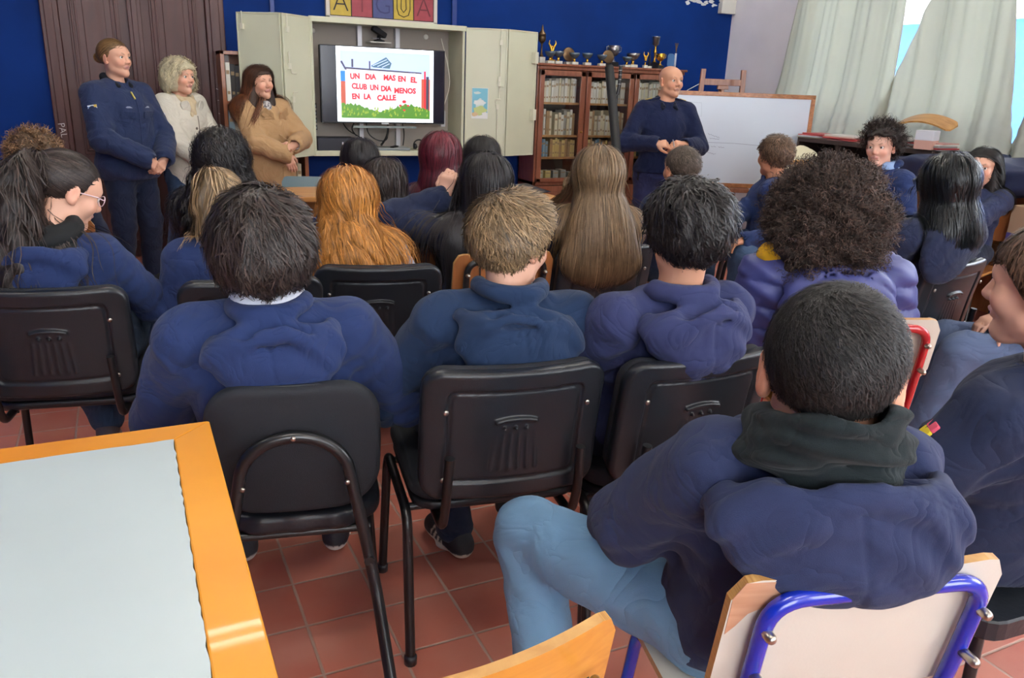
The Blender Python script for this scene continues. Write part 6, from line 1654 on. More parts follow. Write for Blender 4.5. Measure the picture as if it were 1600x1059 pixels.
# --- left group ------------------------------------------------------
def hair_pony(b, t):
    tk = b.hw((0, -.098, .050)) - b.hc
    o = lambda x, y, z: tuple((tk + A3(x, y, z)).tolist())
    hair_tail(b, t, H_DARK, (0, -.095, .048), [(o(-.01, 0, 0), (.034, .034, .034)), (o(-.050, -.05, -.06), (.048, .048, .07)), (o(-.060, -.10, -.17), (.064, .050, .11)), (o(-.055, -.140, -.29), (.066, .042, .12)), (o(-.045, -.150, -.40), (.052, .036, .10))], 2600, 2800, .50, .0030, 4, curl=2.5, curlr=.008)
    MB().tube([Vector((b.hc + tk).tolist()) + Vector((.0, .024 * math.cos(a), .024 * math.sin(a))) for a in np.linspace(0, 2 * PI, 14)], .006, 8).build('hair_tie', mat('tie_black', (20, 20, 22), .6), t)
def ex_pony(b, t):
    f = Fld()
    for k, (z, r) in enumerate(((.012, .090), (.040, .084), (.066, .074))): f.tor(b.NB + A3(0, -.012 + .004 * (-1) ** k, z), r, .022, .01, rotm(R(12), R(6 * (-1) ** k), 0))
    f.disp(lambda p: folds(p, 3, .004, 40., (.6, .6, 2.2))); f.cut(d_cap, (b.NB - A3(0, 0, .1), b.NB + A3(0, 0, .15), .046, .05), .008)
    sdf_obj('scarf', f, b.NB - .14, b.NB + .14, .006, mat('black_scarf', (20, 22, 24), .9), t)
    fr = mat('pink_white_glasses', (222, 196, 204), .3); W_ = lambda q: Vector(b.hw(q).tolist())
    for s in (-1, 1):
        MB().tube([W_((s * .032 + .021 * math.cos(a), .094 - .1 * abs(.021 * math.cos(a)), .002 + .016 * math.sin(a))) for a in np.linspace(0, 2 * PI, 20, endpoint=False)], .0017, 6, closed=True).build('glasses_rim', fr, t)
        MB().tube([W_((s * .054, .090, .006)), W_((s * .074, .06, .008)), W_((s * .077, -.005, .004))], .0018, 6).build('glasses_arm', fr, t)
person('person', 'girl with glasses and long dark ponytail looking down, at the left edge', (-.21, 2.74), -12,
       dict(headW=(-.165, 2.755, 1.165), look=-68, pitch=-24, sh=.150, sc=.98, hs=1.0, shc=(-.01, -.04), hands=(dict(p=(-.10, .26, .60), d=(.3, 1, -.2), n=(0, 0, -1)), dict(p=w2l((.005, 3.02, .625), (-.21, 2.74), R(-12)), d=(.1, .8, -.8), n=(0, -.3, -1), e=(1, -.4, -.8), curl=.5)), knees=((-.14, .40, .51), (.12, .42, .52)), feet=((-.06, .52, 0), (.12, .56, 0))),
       'light', NAVY, dict(i=.018, amp=.006, st=.008, seed=14), dict(w=1.0, drop=.8, seed=5, st=.007, high=-.02, roll=False), JEAN, hair_pony, eyes=dict(gaze=(0, 1, -.3)), st=.0055, extras=ex_pony, shoe=((112, 98, 98), (200, 190, 190)))
def hair_curlcap(m, N=1600, cap=.022, lump=.006, lf=55, cr=.007, ln=None, L=.05, w=.0024, seed=1, curl=2.2, st=.007, face=False, rline=None):
    def h(b, t):
        hair_short(b, t, m, N, L, w, cap, ln or hairline(-.08, .05, -.015, .02), (0, -.02, .10), .3, .1, .012, lump, None, seed, st, (0, .012), .45, n=16, curl=curl, curlr=cr, dark=.45, jitter=.6, attract=0, face=face, rline=rline)
    return h
person('person', 'child with curly brown hair half hidden behind the girl with glasses, against the blue wall', (-.34, 4.00), 0,
       dict(headW=(-.33, 3.93, 1.135), look=-10, sh=.145, sc=.95), 'tan', NAVY5, dict(st=.011), None, JEAND, hair_curlcap(hair_mat('curly_brown_hair', (132, 100, 72)), 2200, .020, .008, 75, .004, None, .028, .0026, 3, 1.6), st=.010)
def hair_pont(b, t):
    tk = b.hw((0, -.095, .060)) - b.hc
    o = lambda x, y, z: tuple((tk + A3(x, y, z)).tolist())
    hair_tail(b, t, H_LONGB, (0, -.092, .058), [(o(0, 0, 0), (.026, .028, .026)), (o(-.02, -.025, -.05), (.034, .034, .055)), (o(-.03, -.035, -.13), (.034, .032, .07)), (o(-.03, -.03, -.20), (.022, .022, .05))], 1500, 1000, .24, .0032, 6, curl=1.0, curlr=.004, st=.008)
person('person', 'girl with light-brown ponytail bent forward, behind the boy with the white collar', (.32, 2.68), -6,
       dict(headW=(.275, 2.82, 1.10), look=-20, pitch=-25, sh=.155, sc=1.0, hs=.98, shc=(-.03, .08), neck=.17), 'light', NAVY, dict(st=.009, i=.02), None, JEAND, hair_pont, st=.009)
def hair_darkcurl(b, t):
    drape = [((0, -.02, -.09), (.105, .10, .10)), ((-.03, -.06, -.20), (.115, .085, .12)), ((-.05, -.07, -.32), (.09, .06, .11))]
    hair_long(b, t, H_BLACK, drape, 2600, .38, .0032, 28, .018, hairline(-.10, .045, -.06, -.02), (0, .0, .11), .1, .9, 8, .009, 4.0, .009, wave=.006, dark=.5, var=.55, jitter=.3, lift=.01)
person('person', 'girl with long curly black hair in front of the standing women', (.36, 3.46), -10,
       dict(headW=(.35, 3.39, 1.185), look=-15, sh=.145, sc=.95), 'light', JEAN, dict(st=.011), None, JEAN, hair_darkcurl, st=.010, nameTop='jacket')
# --- middle group ------------------------------------------------------
def hair_ging(b, t):
    drape = [((0, -.045, -.10), (.092, .075, .10)), ((.0, -.105, -.20), (.115, .060, .12)), ((-.01, -.125, -.31), (.12, .045, .10)), ((-.04, -.115, -.34), (.07, .04, .08))]
    hair_long(b, t, H_GINGER, drape, 4200, .34, .0032, 28, .014, hairline(-.10, .045, -.06, -.02), (.0, .02, .11), 0, 1.1, 9, .007, 1.6, .009, wave=.004, dark=.55, var=.30, jitter=.16, lift=.004, clear=(0, .012))
person('person', 'girl with long wavy ginger hair and a pale blue shirt, centre left', (.77, 2.79), -14,
       dict(headW=(.695, 2.78, 1.10), look=-16, sh=.140, sc=.92, hs=.97), 'pale', fabric('pale_blue_cotton', (186, 196, 220)), dict(st=.009, i=.012, amp=.004), None, JEAND, hair_ging, st=.009, nameTop='shirt')
def hair_sh(m, L=.26, N=1500, wid=1.0, tip=None, seed=1, curl=0, cr=.006, long=0, crown=(0, .0, .11), w=.0034, st=.009, rootc=None):
    def h(b, t):
        drape = [((0, -.02, -.08), (.090 * wid, .090, .10)), ((0, -.035, -.14), (.092 * wid, .080, .07))]
        if long: drape = [((0, -.035, -.10), (.086 * wid, .08, .10)), ((0, -.09, -.20), (.092 * wid, .055, .12)), ((0, -.115, -.32), (.085 * wid, .040, .12))]
        if long > 1: drape.append(((0, -.115, -.44), (.075 * wid, .035, .10)))
        hair_long(b, t, m, drape, N, L, w, 20, .012, hairline(-.10, .045, -.06, -.01), crown, 0, 1.2, seed, st, curl, cr, tip=tip, dark=.5, var=.28, rootc=rootc)
    return h
person('person', 'girl with straight dark hair nearest the television', (1.09, 4.05), 0, dict(headW=(1.065, 4.00, 1.113), look=-8, sh=.14, sc=.92), 'light', NAVY, dict(st=.012), None, JEAND, hair_sh(H_SOFT, .26, 1200, .92, seed=2), st=.011)
person('person', 'girl with wavy dark-brown hair and a blue denim collar behind the ginger girl', (1.03, 3.42), -5, dict(headW=(1.003, 3.37, 1.078), look=-25, sh=.15, sc=.96), 'light', JEAN, dict(st=.011, i=.02), dict(w=1.0, st=.009), JEAND, hair_sh(H_DARK, .25, 1500, .98, seed=4, curl=1.5, cr=.006), st=.010, nameTop='jacket')
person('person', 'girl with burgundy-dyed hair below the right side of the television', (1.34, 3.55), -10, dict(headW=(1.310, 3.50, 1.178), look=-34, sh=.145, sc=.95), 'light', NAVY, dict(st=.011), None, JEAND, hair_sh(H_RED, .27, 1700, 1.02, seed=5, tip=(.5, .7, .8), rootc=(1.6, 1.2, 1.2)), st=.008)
person('person', 'girl with smooth black hair right of the girl with burgundy hair', (1.71, 3.93), -6, dict(headW=(1.675, 3.88, 1.135), look=-20, sh=.145, sc=.95), 'light', NAVY5, dict(st=.011), None, JEAND, hair_sh(H_BLACK, .34, 1500, 1.08, seed=6, long=1), st=.011)
def ex_long(b, t): pass
loc_l = (1.25, 2.88); rz_l = R(-8)
hl_ = w2l((1.125, 2.975, .955), loc_l, rz_l)
person('person', 'girl with very long straight black hair raising her left hand, centre', loc_l, -8,
       dict(headW=(1.255, 2.865, 1.145), look=-12, sh=.145, sc=.96, pitch=3, hands=(dict(p=hl_, d=(.25, .0, 1), n=(.6, .6, 0), curl=.9, side=1, e=(-1, -.1, -.6), s=1.05), None)), 'light', NAVY5, dict(st=.009, amp=.008), None, BLACKC, hair_sh(H_SOFT, .62, 2800, 1.02, seed=7, long=2, w=.0032, st=.008), st=.0065)
def hair_lb(b, t):
    drape = [((0, -.03, -.09), (.088, .080, .10)), ((0, -.085, -.19), (.125, .060, .12)), ((0, -.105, -.29), (.150, .045, .095))]
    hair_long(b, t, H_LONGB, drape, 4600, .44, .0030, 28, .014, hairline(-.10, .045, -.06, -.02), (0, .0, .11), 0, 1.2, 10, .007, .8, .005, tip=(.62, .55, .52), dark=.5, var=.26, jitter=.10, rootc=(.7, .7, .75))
person('person', 'girl with long straight light-brown hair covering her back, centre right', (1.70, 2.84), -14,
       dict(headW=(1.655, 2.69, 1.18), look=-22, sh=.155, sc=.98, hs=1.0), 'light', NAVY5, dict(st=.010), None, JEAND, hair_lb, st=.010)
person('person', 'boy with very short grey-brown hair seated in front of the bald officer', (2.52, 3.33), -4, dict(headW=(2.485, 3.265, 1.142), look=-4, sh=.15, sc=1.0), 'tan', NAVY5, dict(st=.011), dict(w=1.0, st=.009), JEAND,
       lambda b, t: hair_short(b, t, hair_mat('grey_brown_buzz', (98, 86, 76), .6, .3), 2200, .018, .0026, .007, hairline(-.075, .055, -.012, .03), swirl=.8, lift=.002, n=5, dark=.75, seed=4), st=.0075)
person('person', 'boy with tousled brown hair seated in front of the whiteboard', (3.46, 3.62), 100,
       dict(headW=(3.425, 3.635, 1.168), look=2, sh=.15, sc=1.0, twist=-60, hands=(dict(p=(-.12, .38, .60), d=(.2, 1, -.1), n=(0, 0, -1)), dict(p=(.10, .40, .62), d=(-.2, 1, -.1), n=(0, 0, -1)))), 'tan', NAVY, dict(st=.010), dict(w=1.05, st=.008, seed=6), JEAN,
       lambda b, t: hair_short(b, t, H_BROWN, 1800, .05, .0034, .013, hairline(-.075, .05, -.012, .03), swirl=.4, lift=.014, n=8, dark=.6, seed=4, jitter=.5, attract=.1), st=.0075)
# --- right group ------------------------------------------------------
def hair_afro(b, t):
    rs = np.random.RandomState(4)
    f = Fld(); c = b.hc + A3(0, -.02, .015)
    f.ell(c, (.155, .135, .135), 0).ell(c + A3(-.03, -.02, -.08), (.135, .105, .10), .04).ell(c + A3(.05, -.01, -.07), (.12, .105, .11), .04).ell(c + A3(-.06, -.03, -.16), (.05, .05, .07), .04).ell(c + A3(.08, -.02, -.15), (.05, .05, .07), .04)
    f.cut(d_ell, (b.hw((0, .10, -.03)), (.055, .09, .085)), .02)
    f.disp(lambda p: .010 * np.sin(p[:, 0] * 48 + 2 * np.sin(p[:, 2] * 40)) * np.sin(p[:, 2] * 52 + 2 * np.sin(p[:, 1] * 44)) + .006 * np.sin(p[:, 0] * 110) * np.sin(p[:, 1] * 120) * np.sin(p[:, 2] * 115))
    q = rs.randn(12000, 3); q /= np.linalg.norm(q, axis=1)[:, None]; roots = (c + q * .13).astype(np.float32)
    roots = roots[(d_ell(roots, b.hw((0, .10, -.03)), (.06, .09, .09)) > 0)][:6500]
    fl = lambda P: (P - c) * 4 + A3(0, 0, -.3)
    s = strands(f, roots, fl, 20, .085, .2, .0021, (-.012, .022), 3.6, .0075, 5, .012, var=.5, jitter=.8, attract=.1, tip=(1.5, 1.25, 1.15))
    hair_object(b, t, hair_mat('afro_hair', (66, 54, 48), .6, .3), f, c - .26, c + .24, [s], .007, .45)
def ex_D(b, t):
    f = Fld().ell(b.NB + A3(-.185, -.02, .035), (.042, .04, .036), 0).ell(b.NB + A3(-.13, -.06, .045), (.05, .03, .018), .02); f.disp(lambda p: folds(p, 2, .006, 40.))
    sdf_obj('yellow_lining', f, b.NB - .27, b.NB + .2, .006, fabric('yellow_cloth', (222, 166, 36)), b.top_obj)
    f = Fld().tor(b.NB + A3(0, -.01, .022), .078, .030, .02, rotm(R(10), 0, 0)); f.disp(lambda p: folds(p, 6, .005, 30.))
    sdf_obj('inner_collar', f, b.NB - .15, b.NB + .15, .007, NAVY4, b.top_obj)
t_, b_ = person('person', 'girl with a big curly afro and violet-navy puffer jacket, on the red-framed chair', (2.0, 1.76), -24,
       dict(headW=(1.855, 1.730, 1.185), look=-28, sh=.168, sc=1.1, bulk=1.12, pitch=-4, neck=.185), 'tan', PUFF, dict(i=.034, amp=.003, puff=.078, st=.008, seed=3), dict(w=1.25, drop=1.25, st=.007, puff=.062, amp=.003, seed=2, tip=1.2), JEAND, hair_afro, st=.010, extras=ex_D, nameTop='puffer_jacket')
def hair_E(b, t):
    drape = [((0, -.03, -.09), (.092, .085, .10)), ((.0, -.07, -.16), (.115, .060, .08))]
    hair_long(b, t, hair_mat('cool_black_hair', (24, 27, 29), .32), drape, 3000, .27, .0032, 22, .014, hairline(-.10, .045, -.06, -.02), (0, .0, .11), 0, 1.2, 12, .008, 1.0, .006, dark=.55, var=.28, jitter=.12)
person('person', 'girl with long black hair and dark navy hoodie, right side, looking away', (2.84, 2.17), 0,
       dict(headW=(2.775, 2.03, 1.210), look=-30, sh=.168, sc=1.1, bulk=1.12), 'light', NAVY5, dict(i=.024, st=.009, seed=6), dict(w=1.1, drop=1.05, shift=-.1, st=.008), JEAND, hair_E, st=.010)
def ex_curly(b, t):
    collar(b, t, fabric('sky_blue_cotton', (150, 180, 224)), .030, .062, tilt=-4, open=.16, flare=1.35)
person('person', 'curly-haired boy facing the camera with a pale blue collar, in front of the windows', (4.06, 3.36), 96,
       dict(headW=(3.99, 3.385, 1.238), look=112, pitch=-2, sh=.148, sc=.98, hs=.96, roll=3), 'pale', NAVY, dict(st=.009), dict(w=1.0, st=.008), JEAN, hair_curlcap(H_DARK, 1900, .030, .009, 58, .008, hairline(-.06, .070, .005, .05), .05, .0024, 8, face=True, rline=hairline(-.06, .085, .02, .07)), eyes=dict(gaze=(.15, 1, 0)), st=.004, extras=ex_curly)
def hair_girl(b, t):
    drape = [((0, -.0, -.08), (.09, .06, .10)), ((0, -.03, -.18), (.10, .06, .09))]
    def ex(f): pass
    ln = hairline(-.10, .058, -.06, .045)
    hair_long(b, t, H_BLACK, [((.0, -.05, -.06), (.088, .07, .10)), ((-.075, -.02, -.12), (.030, .045, .11)), ((.075, -.02, -.12), (.030, .045, .11))], 1700, .30, .0030, 20, .010, ln, (0, .03, .11), 0, 1.2, 3, .006, dark=.5, var=.3, rline=hairline(-.09, .058, -.0, .045), face=True, flow=part_flow(b))
gl = (4.50, 3.12); hg = (.015, .105, .925)
person('person', 'girl with long black hair facing the camera with her hand at her mouth, right edge', gl, 108,
       dict(headW=(4.50, 3.09, 1.146), look=112, sh=.145, sc=.95, hs=.96, hands=(dict(p=(.03, .16, .900), d=(-.05, -.25, 1), n=(0, -1, .0), curl=.9, e=(-1, .3, -1)), None)), 'light', NAVY4, dict(st=.009), None, JEAND, hair_girl, eyes=dict(gaze=(-.3, 1, 0)), st=.004)
person('person', 'person in jeans whose legs show at the right edge beyond the boy in navy', (3.08, 1.60), 62,
       dict(top=1.15, head=(0, -.02), sh=.15, sc=1.0, knees=((-.02, .42, .52), (.20, .38, .50)), feet=((.05, .50, 0), (.24, .42, 0))), 'light', NAVY5, dict(st=.012), None, fabric('blue_grey_denim', (88, 102, 132)),
       lambda b, t: hair_short(b, t, H_DARK, 900, .05, .004, .012, n=6, st=.01), st=.011, shoe=((34, 38, 50), (210, 222, 200)))

# ------------------------------------------------------------------ the four standing adults
SK['face_f'] = srgb(216, 164, 138)[:3]
def stripe_badge(parent, c, w, h, m_list, M, name='badge'):
    k = len(m_list)
    for i, m in enumerate(m_list):
        MB().box(-w / 2, w / 2, -.0015, .0015, -h / 2 + h * i / k, -h / 2 + h * (i + 1) / k, M=M).build(name, m, parent)
def hair_police(b, t):
    hair_short(b, t, H_BLOND, 3000, .16, .0022, .006, hairline(-.075, .060, -.0, .045), (0, .07, .085), 0, .0, .001, 0, lambda f: f.ell((0, -.112, .005), (.032, .030, .032), .012), 5, .005, (0, .003), .4, n=16, dark=.6, jitter=.10, attract=.8)
    c = b.hw((0, -.118, .005)).astype(np.float32)
    f = Fld().ell(c, (.026, .026, .026), 0)
    rs = np.random.RandomState(2); q = rs.randn(500, 3); q /= np.linalg.norm(q, axis=1)[:, None]
    s = strands(f, (c + q * .026).astype(np.float32), lambda P: np.cross(P - c, (b.Hm @ np.array([0, 1., .3]))).astype(np.float32) * 30, 14, .10, 0, .0028, (0, .006), seed=3, var=.4, jitter=.3)
    hair_object(b, t, hair_mat('golden_bun_hair', (176, 128, 64)), f, c - .05, c + .05, [s], .005, .6, name='hair_bun')
def ex_police(b, t):
    n5 = fabric('police_navy', (34, 46, 80)); g = b.top_obj; NB = b.NB
    f = Fld()
    for s in (-1, 1): f.cap(NB + A3(s * .055, -.035, .035), NB + A3(s * .045, .075, -.015), .018, .014, .02)
    f.cap(NB + A3(-.055, -.035, .035), NB + A3(.055, -.035, .035), .019, .019, .03)
    f.cut(d_cap, (NB - A3(0, 0, .1), NB + A3(0, 0, .15), .050, .054), .008)
    sdf_obj('fleece_collar', f, NB - .12, NB + .12, .005, mat('dark_fleece', (18, 20, 28), .95), g)
    ch = NB + (b.P - NB) * .36
    silver = mat('badge_silver', (150, 158, 180), .4); gold = mat('badge_gold', (196, 180, 96), .4, .6)
    MB().tube([snap(b, 0, z) for z in np.linspace(NB[2] - .05, b.P[2] + .06, 14)], .005, 8, flat=.6).build('front_placket', n5, g)
    MB().tube([snap(b, .008, NB[2] - .05, .008), snap(b, .01, NB[2] - .09, .008)], .006, 8).build('gold_zip_pull', gold, g)
    for s in (-1, 1):
        M = Matrix.Translation(snap(b, s * .075, ch[2] - .005, -.001)) @ Matrix.Rotation(R(-8), 4, 'X') @ Matrix.Rotation(R(-s * 18), 4, 'Z')
        MB().rbox(-.048, .048, -.004, .004, -.022, .022, .012, M=M).build('pocket_flap', n5, g)
        M = Matrix.Translation(snap(b, s * .072, ch[2] + .036, .003)) @ Matrix.Rotation(R(-s * 18), 4, 'Z')
        MB().add([tuple(M @ Vector(v)) for v in ((-.026, 0, 0), (.026, 0, 0), (.008, .004, .011), (-.008, .004, .011))], [(0, 1, 2, 3)]).build('chest_badge', silver, g)
    # shoulder flag and rank patch
    wh = mat('flag_white', (214, 218, 228), .6); bl = mat('flag_blue', (110, 140, 196), .6); ye = mat('flag_sun', (206, 176, 80), .6)
    e = b.S[1] + (b.E[1] - b.S[1]) * .30
    d = unit(b.E[1] - b.S[1]); side = unit(np.cross(d, (0, 1, 0))) * -1
    out = Vector((.78, .62, .1)).normalized(); up = Vector((-d).tolist()); up = (up - out * up.dot(out)).normalized(); rt = up.cross(out)
    Mx = Matrix((rt, out, up)).transposed().to_4x4(); Mx.translation = Vector(e.tolist()) + out * .068
    for i in range(5): MB().box(-.026, .026, -.001, .004, -.018 + .0072 * i, -.018 + .0072 * (i + 1), M=Mx).build('flag_stripe', wh if i % 2 == 0 else bl, g)
    MB().box(.010, .026, .004, .0055, .004, .018, M=Mx).build('flag_sun', ye, g)
    e = b.S[0] + (b.E[0] - b.S[0]) * .55; out = Vector((-.85, .5, .1)).normalized(); up = Vector((0, 0, 1)); up = (up - out * up.dot(out)).normalized(); rt = up.cross(out)
    M2 = Matrix((rt, out, up)).transposed().to_4x4(); M2.translation = Vector(e.tolist()) + out * .066
    for z in (-.022, 0, .022): MB().box(-.022, .022, -.001, .004, z - .006, z + .006, M=M2).build('sleeve_patch_bar', wh, g)
    MB().lathe([(.002, -.002), (.003, 0), (.001, .003)], tuple(b.hw((.084, .0, -.036)).tolist()), 8).build('earring', M_SILV, t)
cl = lambda x, y, z, s, hx=0, **k: dict(p=(hx + s * x, y, z), d=(-s * .75, .35, -.75), n=(s * .2, -.9, -.3), **k)
person('person', 'policewoman in navy uniform with blond bun, hands clasped, standing before the wooden door', (.03, 5.76), -142,
       dict(pose='stand', shdrop=(.034, .034), headW=(.012, 5.735, 1.572), look=-132, sh=.156, sc=1.08, hs=.98, bulk=1.18, pitch=2, arm=.98,
            hands=(dict(p=(-.075, .235, .86), d=(.75, .25, -.8), n=(.1, -.9, -.2), curl=.55, e=(-1, -.5, -.2), side=-1), dict(p=(.075, .245, .87), d=(-.8, .2, -.7), n=(-.1, -.9, -.2), curl=.6, e=(1, -.5, -.2), side=1))),
       'face_f', fabric('police_navy', (34, 46, 80), .7, .1), dict(i=.030, amp=.006, st=.007, seed=4, hem=.72, bust=1, collar=.085), None, fabric('police_trousers', (30, 38, 62)), hair_police, eyes=dict(gaze=(.1, 1, 0)), st=.004, extras=ex_police,
       shoe=((22, 22, 26), (22, 22, 26)), nameTop='uniform_jacket', brow=(.10, .07, .045), lips=(.52, .24, .22))
def hair_white(b, t):
    def ex(f): f.ell((0, -.02, -.03), (.105, .095, .085), .03).ell((-.075, .01, -.06), (.035, .045, .05), .03).ell((.075, .01, -.06), (.035, .045, .05), .03).ell((0, .055, .068), (.065, .035, .032), .02)
    ln = hairline(-.10, .048, -.09, -.06)
    base = hair_cap(b, .022, ln, .012, ex, .005, 2, 60)
    f2 = lambda p: smax(base(p), -d_ell(b.hl(p), (0, .105, -.045), (.056, .075, .088)) * b.hs, .012)
    roots = scalp_roots(b, 2600, lambda q: hairline(-.08, .055, -.01, .03)(q) > 0, 3)
    s = strands(f2, roots, part_flow(b, 0, .2, .8), 18, .15, .8, .0026, (0, .012), 2.2, .007, 4, .008, var=.22, jitter=.35, avoid=face_zone(b, (.052, .07, .085)))
    c = b.hc; hair_object(b, t, H_WHITE, f2, c - .2, c + .2, [s], .0055, .72)
def ex_white(b, t):
    f = Fld(); NB = b.NB
    f.tor(NB + A3(0, .005, .012), .068, .022, .01, rotm(R(-14), 0, 0)).cap(NB + A3(-.03, .085, -.02), NB + A3(.015, .115, -.10), .024, .020, .02).cap(NB + A3(.03, .085, -.02), NB + A3(.0, .112, -.08), .022, .018, .02)
    f.disp(lambda p: folds(p, 7, .005, 46.)); f.cut(d_cap, (NB - A3(0, 0, .1), NB + A3(0, 0, .15), .046, .05), .006)
    sdf_obj('scarf', f, NB - .17, NB + .17, .006, fabric('cream_scarf', (196, 178, 146)), t)
    cm = fabric('cream_wool', (206, 200, 186)); ch = NB + (b.P - NB) * .36
    for s in (-1, 1):
        M = Matrix.Translation(snap(b, s * .060, NB[2] - .060, .002)) @ Matrix.Rotation(R(s * 22), 4, 'Y') @ Matrix.Rotation(R(-s * 24), 4, 'Z')
        MB().rbox(-.030, .030, -.006, .006, -.06, .055, .02, M=M).build('lapel', cm, b.top_obj)
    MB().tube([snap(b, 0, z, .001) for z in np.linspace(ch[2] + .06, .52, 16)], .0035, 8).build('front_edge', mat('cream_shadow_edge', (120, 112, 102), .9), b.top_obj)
    for k in range(2): MB().lathe([(.009, 0), (.009, .003), (.003, .004)], (0, 0, 0), 12).build('button', mat('horn_button', (96, 86, 78), .4), b.top_obj, 0, tuple(snap(b, .022, float(ch[2]) - .02 - .09 * k, .001)), (R(-90), 0, 0))
def bP(z): return A3(0, 0, z)
person('person', 'white-haired woman in a cream coat standing in the middle of the three women', (.40, 6.02), -142,
       dict(pose='stand', headW=(.392, 5.99, 1.470), look=-138, sh=.138, sc=.96, hs=.95, arm=.95, bulk=1.0,
            hands=(dict(p=(-.07, .21, .80), d=(.6, .3, -.9), n=(.1, -.9, -.2), curl=.55, e=(-1, -.5, -.2), side=-1), dict(p=(.07, .22, .81), d=(-.7, .2, -.8), n=(-.1, -.9, -.2), curl=.6, e=(1, -.5, -.2), side=1))),
       'face_f', fabric('cream_wool', (206, 200, 186)), dict(i=.026, amp=.004, st=.008, seed=9, hem=.50, collar=.085, skirt=lambda f: f.cap(bP(.74), bP(.45), .135, .15, .08)), None, JEAN, hair_white, eyes=dict(iris=(70, 60, 50)), st=.004, extras=ex_white,
       shoe=((50, 40, 36), (40, 30, 28)), nameTop='coat', brow=(.30, .24, .18), lips=(.50, .22, .20))
def hair_tan(b, t):
    ln = hairline(-.10, .050, -.05, .01)
    drape = [((-.055, -.03, -.09), (.052, .060, .10)), ((.055, -.03, -.09), (.052, .06, .10)), ((.075, .01, -.19), (.060, .055, .085)), ((-.06, .02, -.18), (.035, .045, .08)), ((.0, -.07, -.15), (.09, .05, .09))]
    hair_long(b, t, hair_mat('chestnut_hair', (74, 50, 38)), drape, 2800, .36, .0026, 24, .012, ln, (0, .0, .12), 0, 1.0, 5, .0065, 1.6, .008, tip=(2.6, 1.5, .5), dark=.5, var=.3, rline=hairline(-.09, .055, -.0, .02), infl=.022, face=True, flow=part_flow(b, 0, .15, .9),
              extra=lambda f: f.ell((0, .060, .052), (.052, .028, .030), .015))
def ex_tan(b, t):
    cm = fabric('camel_wool', (184, 148, 108)); NB = b.NB; ch = NB + (b.P - NB) * .36; g = b.top_obj
    for s in (-1, 1):
        M = Matrix.Translation(snap(b, s * .050, NB[2] - .085, .006)) @ Matrix.Rotation(R(s * 24), 4, 'Y') @ Matrix.Rotation(R(-s * 20), 4, 'Z') @ Matrix.Rotation(R(-10), 4, 'X')
        MB().add([tuple(M @ Vector(v)) for v in ((0, .004, -.13), (.0 - s * .03, .004, .02), (s * .005, .002, .075), (s * .045, .002, .04), (s * .03, .004, .015), (s * .05, .004, .0),
                 (0, -.008, -.13), (.0 - s * .03, -.008, .02), (s * .005, -.01, .075), (s * .045, -.01, .04), (s * .03, -.008, .015), (s * .05, -.008, .0))],
                 [(0, 1, 2, 3, 4, 5) if s > 0 else (5, 4, 3, 2, 1, 0), (6, 7, 8, 9, 10, 11)] + [(k, (k + 1) % 6, 6 + (k + 1) % 6, 6 + k) for k in range(6)]).build('lapel', cm, g, .002)
    f = Fld(); 
    for s in (-1, 1): f.cap(NB + A3(s * .062, -.03, .02), NB + A3(s * .062, .07, -.02), .017, .016, .02)
    f.cap(NB + A3(-.06, -.035, .025), NB + A3(.06, -.035, .025), .018, .018, .03); f.cut(d_cap, (NB - A3(0, 0, .1), NB + A3(0, 0, .15), .052, .056), .006)
    sdf_obj('coat_collar', f, NB - .12, NB + .12, .006, cm, g)
    sh = mat('patterned_blouse', (210, 206, 204), .8, var=.7, vscale=70, vcol=(60, 56, 66))
    f = Fld().ell(NB + A3(0, .062, -.06), (.048, .042, .085), 0).tor(NB + A3(0, .0, .012), .052, .010, .02, rotm(R(-16), 0, 0)); f.cut(d_cap, (NB - A3(0, 0, .1), NB + A3(0, 0, .15), .046, .048), .004)
    sdf_obj('blouse', f, NB - .17, NB + .14, .006, sh, t)
    cuffs(b, g, WHITEC, 1.02, .034, 'blouse_cuff')
    MB().tube([snap(b, -.01, z, .001) for z in np.linspace(ch[2] - .04, .44, 16)], .004, 8, flat=.6).build('front_edge', cm, g)
person('person', 'woman in a camel coat with chestnut hair and orange tips, standing beside the open cabinet', (.95, 6.00), -160,
       dict(pose='stand', headW=(.905, 5.985, 1.452), look=-154, sh=.142, sc=.98, hs=.95, arm=.95, roll=4, pitch=2,
            hands=(dict(p=(-.06, .24, .93), d=(1, .1, -.15), n=(-.1, -.9, -.3), curl=.5, e=(-1, -.5, -.4), side=1), dict(p=(.01, .24, .865), d=(-.35, .2, -1), n=(-.3, -.9, 0), curl=.4, e=(1, -.5, -.2), side=1))),
       'face_f', fabric('camel_wool', (184, 148, 108)), dict(i=.028, amp=.005, st=.008, seed=10, hem=.42, collar=.08, skirt=lambda f: f.cap(bP(.74), bP(.35), .125, .16, .08)), None, BLACKC, hair_tan, eyes=dict(), st=.004, extras=ex_tan,
       shoe=((30, 26, 26), (30, 26, 26)), nameTop='coat', brow=(.07, .045, .03), lips=(.50, .20, .19))
